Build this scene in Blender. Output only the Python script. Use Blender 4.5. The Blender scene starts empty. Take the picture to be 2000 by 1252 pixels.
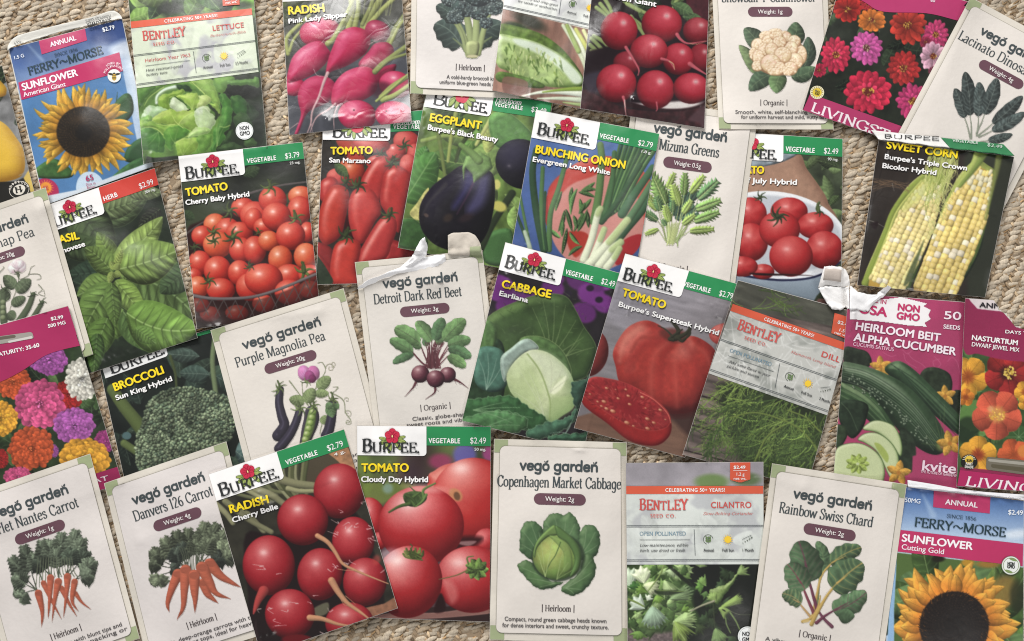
import bpy, math, random
import numpy as np

S = bpy.context.scene
# ---------------------------------------------------------------- camera, light, exposure
TILT = math.radians(7.5); DIST = .49; FPX = 1480.       # a phone held above the rug, leaning back a little
cam = bpy.data.cameras.new('camera'); camo = bpy.data.objects.new('camera', cam); S.collection.objects.link(camo)
cam.sensor_width = 36; cam.lens = FPX / 2000 * 36; cam.clip_start = .01; cam.clip_end = 20
CP = np.array([0, -DIST * math.sin(TILT), DIST * math.cos(TILT)])
camo.location = CP; camo.rotation_euler = (TILT, 0, 0); S.camera = camo
W = bpy.data.worlds.new('World'); S.world = W; W.use_nodes = True
W.node_tree.nodes['Background'].inputs[0].default_value = (.96, .97, 1, 1); W.node_tree.nodes['Background'].inputs[1].default_value = .33
def area(name, loc, size, power, col, aim=(0, 0, 0)):
    l = bpy.data.lights.new(name, 'AREA'); l.shape = 'RECTANGLE'; l.size, l.size_y = size; l.energy = power; l.color = col
    o = bpy.data.objects.new(name, l); S.collection.objects.link(o); o.location = loc
    from mathutils import Vector
    o.rotation_euler = (Vector(aim) - Vector(loc)).to_track_quat('-Z', 'Y').to_euler()
area('window_light', (-.55, 1.75, 1.3), (1.3, .9), 66, (1, .985, .965))
area('room_light', (1.1, -1.9, 1.7), (1.0, .8), 22, (1, .975, .94))
S.view_settings.view_transform = 'Standard'; S.view_settings.look = 'None'; S.view_settings.exposure = 0; S.view_settings.gamma = 1
S.view_settings.use_curve_mapping = False
S.cycles.filter_width = 1.1
try: S.cycles.use_denoising = True
except Exception: pass

# ---------------------------------------------------------------- print painter (numpy): the pictures printed on the packets
_rng = np.random.RandomState(7)
_TAB = _rng.rand(256, 256)
def vnoise(X, Y, sc, seed=0):
    x = X / sc + seed * 17.31; y = Y / sc + seed * 9.77
    xi = np.floor(x).astype(int); yi = np.floor(y).astype(int)
    fx = x - xi; fy = y - yi
    fx = fx * fx * (3 - 2 * fx); fy = fy * fy * (3 - 2 * fy)
    g = lambda a, b: _TAB[a & 255, b & 255]
    return (g(xi, yi) * (1 - fx) + g(xi + 1, yi) * fx) * (1 - fy) + (g(xi, yi + 1) * (1 - fx) + g(xi + 1, yi + 1) * fx) * fy
def fbm(X, Y, sc, seed=0, o=3):
    s = 0; a = .55; t = 0
    for k in range(o):
        s = s + a * vnoise(X, Y, sc / 2 ** k, seed + k * 3); t += a; a *= .55
    return s / t
OX, OY, KK = 0., 0., 1.
def tile(i, j):                       # read coordinates from one 4x enlargement of the photograph
    global OX, OY, KK
    OX, OY, KK = 500. * i, 313. * j, 4.
def zoomed(ox, oy, k):
    global OX, OY, KK
    OX, OY, KK = float(ox), float(oy), float(k)
def plain():
    global OX, OY, KK
    OX, OY, KK = 0., 0., 1.
def tp(pts):
    a = np.array(pts, float).reshape(-1, 2)
    return a / KK + np.array([OX, OY])
def spline(p, closed=False, n=6):
    p = np.asarray(p, float); m = len(p)
    if m < 3: return p
    if closed: q = np.vstack([p[-1], p, p[0], p[1]])
    else: q = np.vstack([2 * p[0] - p[1], p, 2 * p[-1] - p[-2]])
    t = np.linspace(0, 1, n, endpoint=False)[:, None]
    out = []
    for i in range(m if closed else m - 1):
        a, b, c, d = q[i], q[i + 1], q[i + 2], q[i + 3]
        out.append(.5 * (2 * b + (c - a) * t + (2 * a - 5 * b + 4 * c - d) * t ** 2 + (3 * b - a - 3 * c + d) * t ** 3))
    if not closed: out.append(p[-1:])
    return np.vstack(out)
def A3(c): return np.array(c, float)
def box(a, r):
    r = int(r)
    if r < 1: return a
    for ax in (0, 1):
        p = np.pad(a, [(r + 1, r) if k == ax else (0, 0) for k in range(a.ndim)], mode='edge')
        c = np.cumsum(p, axis=ax)
        n = a.shape[ax]
        a = (np.take(c, range(2 * r + 1, 2 * r + 1 + n), axis=ax) - np.take(c, range(0, n), axis=ax)) / (2 * r + 1)
    return a
LX, LY, LZ = -.42, -.52, .74
class Ras:
    def __init__(s, x0, y0, x1, y1, bg, op=True):
        s.x0, s.y0 = int(x0), int(y0); s.w, s.h = int(x1 - x0) + 1, int(y1 - y0) + 1
        s.a = np.zeros((s.h, s.w, 3)) + A3(bg); s.al = np.full((s.h, s.w), 1. if op else 0.)
        s.rs = np.random.RandomState(abs(int(x0 * 31 + y0)) % 99991)
    def win(s, xa, ya, xb, yb, m=3):
        i0 = max(0, int(xa - s.x0 - m)); i1 = min(s.w, int(xb - s.x0 + m) + 1)
        j0 = max(0, int(ya - s.y0 - m)); j1 = min(s.h, int(yb - s.y0 + m) + 1)
        if i1 <= i0 or j1 <= j0: return None
        Y, X = np.mgrid[j0:j1, i0:i1].astype(float)
        return (slice(j0, j1), slice(i0, i1)), X + s.x0, Y + s.y0
    def put(s, sl, m, col):
        m = np.clip(m, 0, 1); s.al[sl] = np.maximum(s.al[sl], m)
        s.a[sl] = s.a[sl] * (1 - m[..., None]) + np.clip(col, 0, 255) * m[..., None]
    def full(s): return s.win(s.x0, s.y0, s.x0 + s.w, s.y0 + s.h)
    def grad(s, p0, c0, p1, c1):
        p = tp([p0, p1]); d = p[1] - p[0]; sl, X, Y = s.full()
        t = np.clip(((X - p[0, 0]) * d[0] + (Y - p[0, 1]) * d[1]) / (d @ d), 0, 1)[..., None]
        s.a[sl] = A3(c0) * (1 - t) + A3(c1) * t
    def tex(s, sc, amt, seed=0, st=(1, 1), ang=0, col=None):      # mottling, streaks
        sl, X, Y = s.full(); c, q = math.cos(math.radians(ang)), math.sin(math.radians(ang))
        n = fbm((X * c + Y * q) / st[0], (-X * q + Y * c) / st[1], sc, seed) - .5
        if col is None: s.a[sl] *= (1 + 2 * amt * n)[..., None]
        else: s.put(sl, np.clip(n * 4 * amt, 0, 1), A3(col))
    def blobs(s, n, size, cols, area=None, soft=8, seed=1):      # out-of-focus background patches
        r = np.random.RandomState(seed)
        if area is None: xa, ya, xb, yb = s.x0, s.y0, s.x0 + s.w, s.y0 + s.h
        else: (xa, ya), (xb, yb) = tp([area[:2], area[2:]])
        for k in range(n):
            x, y = r.uniform(xa, xb), r.uniform(ya, yb); z = size / KK * r.uniform(.5, 1.4)
            s._ell(x, y, z, z * r.uniform(.4, 1), r.uniform(0, 180), A3(cols[r.randint(len(cols))]) * r.uniform(.85, 1.12), soft)
    def _ell(s, cx, cy, rx, ry, rot, col, soft=1., op=1.):
        R = max(rx, ry) + soft; w = s.win(cx - R, cy - R, cx + R, cy + R)
        if w is None: return
        sl, X, Y = w; c, q = math.cos(math.radians(rot)), math.sin(math.radians(rot))
        u = ((X - cx) * c + (Y - cy) * q) / rx; v = (-(X - cx) * q + (Y - cy) * c) / ry
        d = (np.hypot(u, v) - 1) * min(rx, ry)
        m = np.clip(.5 - d / max(soft, .5), 0, 1); s.put(sl, m * m * (3 - 2 * m) * op, A3(col))
    def E(s, cx, cy, rx, ry=None, rot=0, col=(0, 0, 0), soft=4, op=1.):
        (cx, cy), = tp([cx, cy]); s._ell(cx, cy, rx / KK, (ry or rx) / KK, rot, col, soft / KK, op)
    def B(s, cx, cy, rx, ry=None, rot=0, c=((90, 10, 10), (190, 40, 35), (225, 90, 75)), hl=(-.3, -.4, .3, .5), L=None, nz=.06, soft=4, ribs=0, amb=.15, sq=2.):
        (cx, cy), = tp([cx, cy]); rx /= KK; ry = (ry / KK) if ry else rx
        R = max(rx, ry) + 2; w = s.win(cx - R, cy - R, cx + R, cy + R)
        if w is None: return
        sl, X, Y = w; a = math.radians(rot); co, q = math.cos(a), math.sin(a)
        u = ((X - cx) * co + (Y - cy) * q) / rx; v = (-(X - cx) * q + (Y - cy) * co) / ry
        r = (np.abs(u) ** sq + np.abs(v) ** sq) ** (1 / sq); m = np.clip(.5 - (r - 1) * min(rx, ry) / max(soft / KK, .5), 0, 1)
        nzv = np.sqrt(np.clip(1 - r * r, 0, 1))
        nx, ny = u * co - v * q, u * q + v * co
        lx, ly, lz = L or (LX, LY, LZ)
        k = np.clip((nx * lx + ny * ly + nzv * lz + amb) / (1 + amb), 0, 1)
        if nz: k = k + (fbm(X, Y, max(rx, 3) * .7, int(cx) % 50) - .5) * nz * 3.2 + (vnoise(X, Y, 1.7, int(cy) % 30) - .5) * nz * .9 + .13 * np.clip(-(nx * lx + ny * ly) - .35, 0, 1) * r
        if ribs: k = k * (1 - .16 * np.cos(np.arctan2(v, u + 1e-6) * ribs) * np.clip(r * 1.2, 0, 1))
        k = np.clip(k, 0, 1)[..., None]; lo, mi, hi = map(A3, c)
        col = np.where(k < .6, lo + (mi - lo) * (k / .6), mi + (hi - mi) * ((k - .6) / .4))
        if nz and rx > 8: col = col * (1 + (fbm(X, Y, rx * .5, int(cy) % 40)[..., None] - .5) * np.array([.05, .28, .2]))
        if hl:
            g = np.exp(-(((nx - hl[0]) ** 2 + (ny - hl[1]) ** 2) / hl[2] ** 2))[..., None] * hl[3]
            col = col + (A3((255, 246, 240)) - col) * (np.exp(-(((nx - hl[0]) / 1.5) ** 2 + (ny - hl[1]) ** 2) / (hl[2] * .33) ** 2)[..., None] * min(.75, hl[3] * 1.3) if rx > 7 else 0)
            col = col + (A3((255, 240, 232)) - col) * g
        s.put(sl, m, col)
    def sdf(s, p, X, Y):
        d = np.full(X.shape, 1e9); ins = np.zeros(X.shape, bool)
        for i in range(len(p)):
            a, b = p[i], p[(i + 1) % len(p)]; e = b - a; L2 = e @ e + 1e-9
            t = np.clip(((X - a[0]) * e[0] + (Y - a[1]) * e[1]) / L2, 0, 1)
            d = np.minimum(d, (X - a[0] - t * e[0]) ** 2 + (Y - a[1] - t * e[1]) ** 2)
            if a[1] != b[1]:
                cr = ((a[1] > Y) != (b[1] > Y)) & (X < (b[0] - a[0]) * (Y - a[1]) / (b[1] - a[1]) + a[0]); ins ^= cr
        d = np.sqrt(d); return np.where(ins, -d, d)
    def P(s, pts, col, sm=True, soft=4, infl=0, lo=None, hi=None, edge=None, nz=.0, nsc=30, op=1., L=None, grad=None, hl=0, sk=1., ruf=0):
        p = tp(pts); p = spline(p, True, 5) if sm else p
        if ruf:
            p = spline(p, True, 3); e = np.roll(p, -1, 0) - np.roll(p, 1, 0); e /= np.hypot(e[:, 0], e[:, 1])[:, None] + 1e-6; ph = np.cumsum(np.hypot(*(np.roll(p, -1, 0) - p).T)); p = p + np.column_stack([-e[:, 1], e[:, 0]]) * (ruf / KK * (np.sin(ph / 3.1 + p[0, 0]) * .6 + np.sin(ph / 1.3) * .3 + s.rs.uniform(-.3, .3, len(p))))[:, None]
        w = s.win(p[:, 0].min(), p[:, 1].min(), p[:, 0].max(), p[:, 1].max())
        if w is None: return
        sl, X, Y = w; d = s.sdf(p, X, Y); m = np.clip(.5 - d / max(soft / KK, .6), 0, 1) * op
        C = np.zeros(X.shape + (3,)) + A3(col)
        if grad is not None:
            g = tp([grad[0], grad[2]]); e = g[1] - g[0]
            t = np.clip(((X - g[0, 0]) * e[0] + (Y - g[0, 1]) * e[1]) / (e @ e), 0, 1)[..., None]; C = A3(grad[1]) * (1 - t) + A3(grad[3]) * t
        if infl:
            R = infl / KK; h = np.clip(-d / R, 0, 1); z = R * np.sqrt(np.clip(1 - (1 - h) ** 2, 0, 1)); z = box(box(z, max(1, R / 7)), max(1, R / 9))
            gy, gx = np.gradient(z) if min(z.shape) > 1 else (z * 0, z * 0)
            nn = 1 / np.sqrt(1 + gx * gx + gy * gy); lx, ly, lz = L or (LX, LY, LZ)
            k = (-gx * lx - gy * ly + lz) * nn
            lo_, hi_ = A3(lo if lo is not None else A3(col) * .45), A3(hi if hi is not None else np.minimum(A3(col) * 1.25 + 10, 255))
            f = np.clip((k - lz) / (1.02 - lz), 0, 1)[..., None]; b = np.clip((lz - k) / (lz + .25), 0, 1)[..., None]
            C = C + (hi_ - C) * (f * sk); C = C + (lo_ - C) * (b * sk)
            if hl: C = C + (A3((255, 245, 240)) - C) * (np.clip((k - .93) / .07, 0, 1) ** 2 * hl)[..., None]
        if nz: C = C * (1 + 2 * nz * (fbm(X, Y, nsc / KK, len(p)) - .5))[..., None]
        if edge is not None:
            e = np.clip(1 - np.abs(d) / (edge[1] / KK), 0, 1)[..., None] * (edge[2] if len(edge) > 2 else .8); C = C + (A3(edge[0]) - C) * e
        s.put(sl, m, C)
    def N(s, pts, w0, w1, col, soft=3, tube=.35, op=1., sm=True, n=5):
        p = tp(pts); p = spline(p, False, n) if sm and len(p) > 2 else p
        w0, w1 = w0 / KK / 2, w1 / KK / 2; W = max(w0, w1) + 1
        w = s.win(p[:, 0].min() - W, p[:, 1].min() - W, p[:, 0].max() + W, p[:, 1].max() + W)
        if w is None: return
        sl, X, Y = w; best = np.full(X.shape, 1e9); rat = np.full(X.shape, 9.); side = np.zeros(X.shape)
        n_ = len(p) - 1
        for i in range(n_):
            a, b = p[i], p[i + 1]; e = b - a; L2 = e @ e + 1e-9
            t = np.clip(((X - a[0]) * e[0] + (Y - a[1]) * e[1]) / L2, 0, 1)
            dx, dy = X - a[0] - t * e[0], Y - a[1] - t * e[1]; d = np.hypot(dx, dy)
            wd = np.maximum(w0 + (w1 - w0) * (i + t) / n_, .18)
            dd = d - wd; c = dd < best; best = np.where(c, dd, best); rat = np.where(c, d / wd, rat)
            side = np.where(c, (dx * LX + dy * LY) / (wd + .2), side)
        m = np.clip(.5 - best / max(soft / KK, .6), 0, 1) * op
        k = 1 + tube * np.clip(side, -1, 1) - tube * .5 * np.clip(rat, 0, 1) ** 2
        s.put(sl, m, A3(col) * k[..., None])
    def F(s, x0, y0, x1, y1, wd, col, vein=None, bend=0., ser=None, nv=6, pr=(1., .8), lit=.22, edge=None, vw=1., wav=.0, op=1., soft=4, tip=None, crink=.1, vs=.55):
        (a, b), (c, d) = tp([(x0, y0), (x1, y1)]); wd = wd / KK; L = math.hypot(c - a, d - b)
        if L < .8: return
        R = wd + abs(bend) * L + 3
        w = s.win(min(a, c) - R, min(b, d) - R, max(a, c) + R, max(b, d) + R)
        if w is None: return
        sl, X, Y = w; ux, uy = (c - a) / L, (d - b) / L
        q = ((X - a) * ux + (Y - b) * uy) / L; t = (-(X - a) * uy + (Y - b) * ux) - bend * 4 * q * (1 - q) * L
        qq = np.clip(q, 0, 1); prof = np.sin(np.pi * qq ** pr[0]) ** pr[1]
        wl = wd * prof
        if ser:
            ph = qq * ser[1] - np.abs(t) / (wd + 1e-6) * .6
            wl = wl * (1 - ser[0] * (ph - np.floor(ph)))
        if wav: wl = wl * (1 + wav * np.sin(qq * 21 + np.sign(t) * 1.3 + a))
        dist = np.where((q > 0) & (q < 1), np.abs(t) - wl, 9)
        m = np.clip(.5 - dist / max(soft / KK, .6), 0, 1) * op
        tn = t / (wl + .3)
        C = np.zeros(X.shape + (3,)) + A3(col)
        if tip is not None: C = C + (A3(tip) - C) * (qq ** 1.5)[..., None]
        nl = -uy * LX + ux * LY
        k = 1 + lit * np.clip(tn * 1.2, -1, 1) * np.sign(nl + 1e-6) - lit * .6 * np.abs(tn) ** 3
        vph = qq * nv - np.abs(tn) * 1.1 * vs * nv / 4 + 1.3 * (vnoise(X, Y, max(wd * .8, 3), int(b) % 60) - .5)
        vv = np.abs(vph - np.round(vph))
        k = k * (1 + crink * .5 * (np.cos(2 * np.pi * vph)) + crink * 1.6 * (fbm(X, Y, max(wd * .5, 2), int(a) % 40) - .5) * 2)
        C = C * k[..., None]
        if vein is not None:
            mv = np.clip(1 - np.abs(t) / (max(.5, .05 * wd) * vw), 0, 1)
            sv = np.clip(1 - vv * L / nv / (.9 * vw), 0, 1) * .45 * (np.abs(tn) < .9)
            C = C + (A3(vein) - C) * np.clip(np.maximum(mv * .9, sv), 0, 1)[..., None]
        if edge is not None:
            e = np.clip(1 - np.abs(dist) / (edge[1] / KK), 0, 1)[..., None] * .7; C = C + (A3(edge[0]) - C) * e
        s.put(sl, m, C)
    def petals(s, cx, cy, rings, sq=1., rot=0, jit=.12, edge=None):   # ring: (number, inner radius, outer radius, width, colour, dark root)
        r = s.rs; c0, q0 = math.cos(math.radians(rot)), math.sin(math.radians(rot))
        def xy(rad, an):
            x, y = rad * math.cos(an), rad * math.sin(an) * sq
            return cx + x * c0 - y * q0, cy + x * q0 + y * c0
        for n, r0, r1, wd, col, sh in rings:
            of = r.rand() * 6
            od = np.arange(n); r.shuffle(od)
            for k in od:
                an = of + k * 2 * math.pi / n + r.uniform(-.5, .5) * jit * 4 / n ** .3 * .5; R1 = r1 * (1 + r.uniform(-jit, jit) * .6)
                x0, y0 = xy(r0, an); x1, y1 = xy(R1, an + r.uniform(-.06, .06))
                cc = np.clip(A3(col) * r.uniform(.86, 1.1), 0, 255)
                s.F(x0, y0, x1, y1, wd * r.uniform(.85, 1.1), cc * sh, None, r.uniform(-.05, .05), None, 3, (1.55, .6), .12, edge or (cc * .55, 3), crink=.05, tip=cc * 1.05)
    def speck(s, n, cx, cy, rx, ry, size, cols, rot=0, soft=2, ball=False, pw=.5):
        r = s.rs; c, q = math.cos(math.radians(rot)), math.sin(math.radians(rot))
        for k in range(n):
            a = r.uniform(0, 6.283); d = r.rand() ** pw; u, v = d * math.cos(a) * rx, d * math.sin(a) * ry
            x, y = cx + u * c - v * q, cy + u * q + v * c; z = size * r.uniform(.6, 1.3); co = A3(cols[r.randint(len(cols))]) * r.uniform(.9, 1.1)
            if ball: s.B(x, y, z, z, 0, (co * (.45 if co.mean() < 150 else .84), co, np.minimum(co * (1.35 if co.mean() < 150 else 1.06) + 10, 255)), None, nz=0)
            else: s.E(x, y, z, z * r.uniform(.6, 1), r.uniform(0, 180), co, soft)
    def calyx(s, cx, cy, R, col=(70, 95, 45), n=5, rot=0, stem=None):
        r = s.rs
        for k in range(n):
            an = math.radians(rot) + k * 6.283 / n + r.uniform(-.25, .25); l = R * r.uniform(.75, 1.2)
            s.N([cx, cy, cx + .55 * l * math.cos(an), cy + .5 * l * math.sin(an), cx + l * math.cos(an + .35), cy + l * math.sin(an + .35)], R * .34, R * .08, A3(col) * r.uniform(.8, 1.25), 3, .5)
        if stem: s.N([cx, cy, (cx + stem[0]) / 2 + R * .1, (cy + stem[1]) / 2, stem[0], stem[1]], R * .3, R * .24, A3(col) * .9, 3, .5)
    def tooth(s, x0, y0, x1, y1, w, n, col, vein, fw=.16, lit=.2):   # a leaf with forward pointing teeth
        if math.hypot(x1 - x0, y1 - y0) < 2: return
        r = s.rs; d = np.array([x1 - x0, y1 - y0], float); nn = np.array([-d[1], d[0]]) / np.hypot(*d); o = np.array([x0, y0], float)
        for sd in (1, -1):
            p = [o, o + d]; q = []
            for k in range(n):
                t = (k + .35) / n; wd = w * math.sin(math.pi * (.12 + .8 * t) ** .9) ** .7
                q += [o + d * (t - .3 / n) + nn * sd * wd * .6, o + d * min(t + fw, 1.04) + nn * sd * wd * r.uniform(.85, 1.12)]
            p = [o] + q + [o + d]
            k = 1 + lit * (1 if (nn * sd) @ np.array([LX, LY]) > 0 else -1) * .6
            s.P(np.array(p).ravel(), A3(col) * k, False, infl=w * .5, nz=.12, nsc=w * .6)
        s.N([x0, y0, x1, y1], w * .12, w * .05, vein, 4, 0, .8)
        for k in range(n):
            t = (k + .2) / n; b = o + d * t
            for sd in (1, -1): e = o + d * min(t + fw, 1) + nn * sd * w * .6 * math.sin(math.pi * (.12 + .8 * t)); s.N([b[0], b[1], e[0], e[1]], w * .06, w * .03, vein, 4, 0, .5)
    def fan(s, x, y, an, R, sp, n, col, vein, lobes=3, curl=.25):     # parsley-like fan leaf
        r = s.rs; p = [(x, y)]; n = max(3, n // 2 + 1); m = n * 2
        for k in range(m + 1):
            t = k / m; a = math.radians(an + (t - .5) * sp); lob = 1 - .22 * abs(math.sin(t * math.pi * lobes)) ** .5 * (1 if lobes > 1 else 0)
            q = R * (lob if k % 2 == 0 else lob * .84) * r.uniform(.95, 1.05) * (1 - .12 * abs(2 * t - 1)); p.append((x + q * math.cos(a), y + q * math.sin(a)))
        c = A3(col) * r.uniform(.92, 1.08); s.P(np.array(p).ravel(), c, True, infl=R * .3, lo=c * .62, hi=np.minimum(c * 1.18 + 8, 255), nz=.16, nsc=R * .4)
        for k in range(5):
            a = math.radians(an + (k / 4 - .5) * sp * .75); s.N([x, y, x + R * .8 * math.cos(a), y + R * .8 * math.sin(a)], R * .035, R * .015, vein, 4, 0, .6)
    def ribs(s, x, y, ends, w, col, op=.7):
        for a, b in ends: s.N([x, y, (x + a) / 2 + (b - y) * .06, (y + b) / 2 - (a - x) * .06, a, b], w, w * .35, col, 5, .1, op)
    def finish(s, blur=1, grain=.03):
        if blur: s.a = s.a * .75 + box(s.a, 1) * .25
        sl, X, Y = s.full()
        s.a *= (1 + grain * (s.rs.rand(s.h, s.w) - .5) * 2)[..., None]
        s.a = np.clip(s.a, 0, 255); return s
    def at(s, x, y):
        x = np.clip(x - s.x0, 0, s.w - 1.001); y = np.clip(y - s.y0, 0, s.h - 1.001)
        i, j = x.astype(int), y.astype(int); fx, fy = (x - i)[..., None], (y - j)[..., None]
        f = lambda a: (a[j, i] * (1 - fx) + a[j, i + 1] * fx) * (1 - fy) + (a[j + 1, i] * (1 - fx) + a[j + 1, i + 1] * fx) * fy
        return f(s.a), f(s.al[..., None])[..., 0]
# ---------------------------------------------------------------- from places in the photograph to places on the rug
def world(px, py, z):
    px, py, z = np.broadcast_arrays(np.asarray(px, float), np.asarray(py, float), np.asarray(z, float))
    dx, dy = px - 1000, 626 - py; ct, st = math.cos(TILT), math.sin(TILT)
    d = np.stack([dx, dy * ct + FPX * st, dy * st - FPX * ct], -1); s = (z - CP[2]) / d[..., 2]
    return CP + d * s[..., None]
def lin(c):
    c = np.clip(np.asarray(c, float) / 255, 0, 1); return np.where(c <= .04045, c / 12.92, ((c + .055) / 1.055) ** 2.4)
def sm(a, n):                                   # smooth an array by repeated neighbour averages, free edges
    for _ in range(n):
        p = np.pad(a, 1, mode='edge'); a = .5 * a + .125 * (p[:-2, 1:-1] + p[2:, 1:-1] + p[1:-1, :-2] + p[1:-1, 2:])
    return a
# height map of everything laid down so far (photo pixels, 4 px cells)
HX0, HY0, HC = -420, -420, 4
HM = np.zeros((520, 720)); HCOV = np.zeros((520, 720))
def hsamp(x, y):
    i = np.clip((x - HX0) / HC, 0, HM.shape[1] - 1.01); j = np.clip((y - HY0) / HC, 0, HM.shape[0] - 1.01)
    a, b = i.astype(int), j.astype(int); fx, fy = i - a, j - b
    return (HM[b, a] * (1 - fx) + HM[b, a + 1] * fx) * (1 - fy) + (HM[b + 1, a] * (1 - fx) + HM[b + 1, a + 1] * fx) * fy
# ---------------------------------------------------------------- materials
def mat(name, rough, bump=.12, scale=240., crink=0., coat=0., spec=.5, mott=.05):
    m = bpy.data.materials.new(name); m.use_nodes = True; t = m.node_tree; N, L = t.nodes, t.links; b = N['Principled BSDF']
    at = N.new('ShaderNodeAttribute'); at.attribute_name = 'Col'; tc = N.new('ShaderNodeTexCoord')
    n1 = N.new('ShaderNodeTexNoise'); n1.inputs['Scale'].default_value = scale; n1.inputs['Detail'].default_value = 4
    n2 = N.new('ShaderNodeTexNoise'); n2.inputs['Scale'].default_value = 28; n2.inputs['Detail'].default_value = 3
    L.new(tc.outputs['Object'], n1.inputs['Vector']); L.new(tc.outputs['Object'], n2.inputs['Vector'])
    mr = N.new('ShaderNodeMapRange'); mr.inputs['To Min'].default_value = 1 - mott; mr.inputs['To Max'].default_value = 1 + mott
    n0 = N.new('ShaderNodeTexNoise'); n0.inputs['Scale'].default_value = 17; n0.inputs['Detail'].default_value = 5; L.new(tc.outputs['Object'], n0.inputs['Vector']); ma = N.new('ShaderNodeMath'); ma.operation = 'MULTIPLY_ADD'; ma.inputs[1].default_value = 1.6; L.new(n0.outputs['Fac'], ma.inputs[0])
    m2 = N.new('ShaderNodeMath'); m2.operation = 'SUBTRACT'; m2.inputs[1].default_value = .8; L.new(n1.outputs['Fac'], m2.inputs[0]); L.new(m2.outputs[0], ma.inputs[2]); L.new(ma.outputs[0], mr.inputs['Value'])
    mx = N.new('ShaderNodeVectorMath'); mx.operation = 'SCALE'; L.new(at.outputs['Color'], mx.inputs[0]); L.new(mr.outputs['Result'], mx.inputs['Scale'])
    L.new(mx.outputs['Vector'], b.inputs['Base Color'])
    rr = N.new('ShaderNodeMapRange'); rr.inputs['To Min'].default_value = rough - .1; rr.inputs['To Max'].default_value = rough + .1
    L.new(n2.outputs['Fac'], rr.inputs['Value']); L.new(rr.outputs['Result'], b.inputs['Roughness'])
    b.inputs['Specular IOR Level'].default_value = spec; b.inputs['Coat Weight'].default_value = coat; b.inputs['Coat Roughness'].default_value = .15
    bp = N.new('ShaderNodeBump'); bp.inputs['Strength'].default_value = bump; bp.inputs['Distance'].default_value = .0006
    L.new(n1.outputs['Fac'], bp.inputs['Height']); last = bp
    b2 = N.new('ShaderNodeBump'); b2.inputs['Strength'].default_value = .5; b2.inputs['Distance'].default_value = .002; L.new(n2.outputs['Fac'], b2.inputs['Height']); L.new(last.outputs['Normal'], b2.inputs['Normal']); last = b2
    if crink:
        v = N.new('ShaderNodeTexVoronoi'); v.feature = 'DISTANCE_TO_EDGE'; v.inputs['Scale'].default_value = 55
        ad = N.new('ShaderNodeVectorMath'); ad.operation = 'ADD'; n3 = N.new('ShaderNodeTexNoise'); n3.inputs['Scale'].default_value = 40
        sc = N.new('ShaderNodeVectorMath'); sc.operation = 'SCALE'; sc.inputs['Scale'].default_value = .03; L.new(tc.outputs['Object'], n3.inputs['Vector'])
        L.new(n3.outputs['Color'], sc.inputs[0]); L.new(tc.outputs['Object'], ad.inputs[0]); L.new(sc.outputs['Vector'], ad.inputs[1]); L.new(ad.outputs['Vector'], v.inputs['Vector'])
        cr = N.new('ShaderNodeMapRange'); cr.inputs['From Max'].default_value = .12; L.new(v.outputs['Distance'], cr.inputs['Value'])
        b3 = N.new('ShaderNodeBump'); b3.inputs['Strength'].default_value = crink; b3.inputs['Distance'].default_value = .0015; L.new(cr.outputs['Result'], b3.inputs['Height']); L.new(last.outputs['Normal'], b3.inputs['Normal']); last = b3
    L.new(last.outputs['Normal'], b.inputs['Normal'])
    return m
MATS = dict(matte=mat('uncoated_paper', .72, .2, 420, 0, 0, .35, .035), gloss=mat('coated_paper', .32, .05, 300, .02, .0, .42, .03), film=mat('film_coated_paper', .24, .05, 260, .05, .0, .5, .03))
RUGMAT = mat('jute_fibre', .9, .45, 900, 0, 0, .1, .2)
# ---------------------------------------------------------------- lettering
_GL = {}
_fc = bpy.data.curves.new('type_sample', 'FONT'); _fo = bpy.data.objects.new('type_sample', _fc); S.collection.objects.link(_fo)
def _eval(body):
    _fc.body = body; bpy.context.view_layer.update(); dg = bpy.context.evaluated_depsgraph_get()
    me = bpy.data.meshes.new_from_object(_fo.evaluated_get(dg)); v = np.zeros(len(me.vertices) * 3); me.vertices.foreach_get('co', v)
    me.calc_loop_triangles(); t = np.zeros(len(me.loop_triangles) * 3, int); me.loop_triangles.foreach_get('vertices', t); bpy.data.meshes.remove(me)
    return v.reshape(-1, 3)[:, :2], t.reshape(-1, 3)
_H, _ = _eval('H'); CAP = _H[:, 1].max(); _HH, _ = _eval('HH'); HW = _HH[:, 0].max()
def halve(v, t):                                # finer triangles, so that lettering follows the bends of the paper
    e = np.sort(np.vstack([t[:, [0, 1]], t[:, [1, 2]], t[:, [2, 0]]]), 1); u, k = np.unique(e, axis=0, return_inverse=True); k = k.ravel() + len(v); n = len(t); a, b, c = k[:n], k[n:2 * n], k[2 * n:]
    return np.vstack([v, (v[u[:, 0]] + v[u[:, 1]]) / 2]), np.vstack([np.column_stack([t[:, 0], a, c]), np.column_stack([t[:, 1], b, a]), np.column_stack([t[:, 2], c, b]), np.column_stack([a, b, c])])
def glyph(c):
    if c not in _GL:
        if c == ' ': w, _ = _eval('H H'); _GL[c] = (np.zeros((0, 2)), np.zeros((0, 3), int), w[:, 0].max() - HW)
        else: v, t = halve(*halve(*_eval(c))); w, _ = _eval('H' + c + 'H'); _GL[c] = (v, t, w[:, 0].max() - HW)
    return _GL[c]
SER = {}
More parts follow.
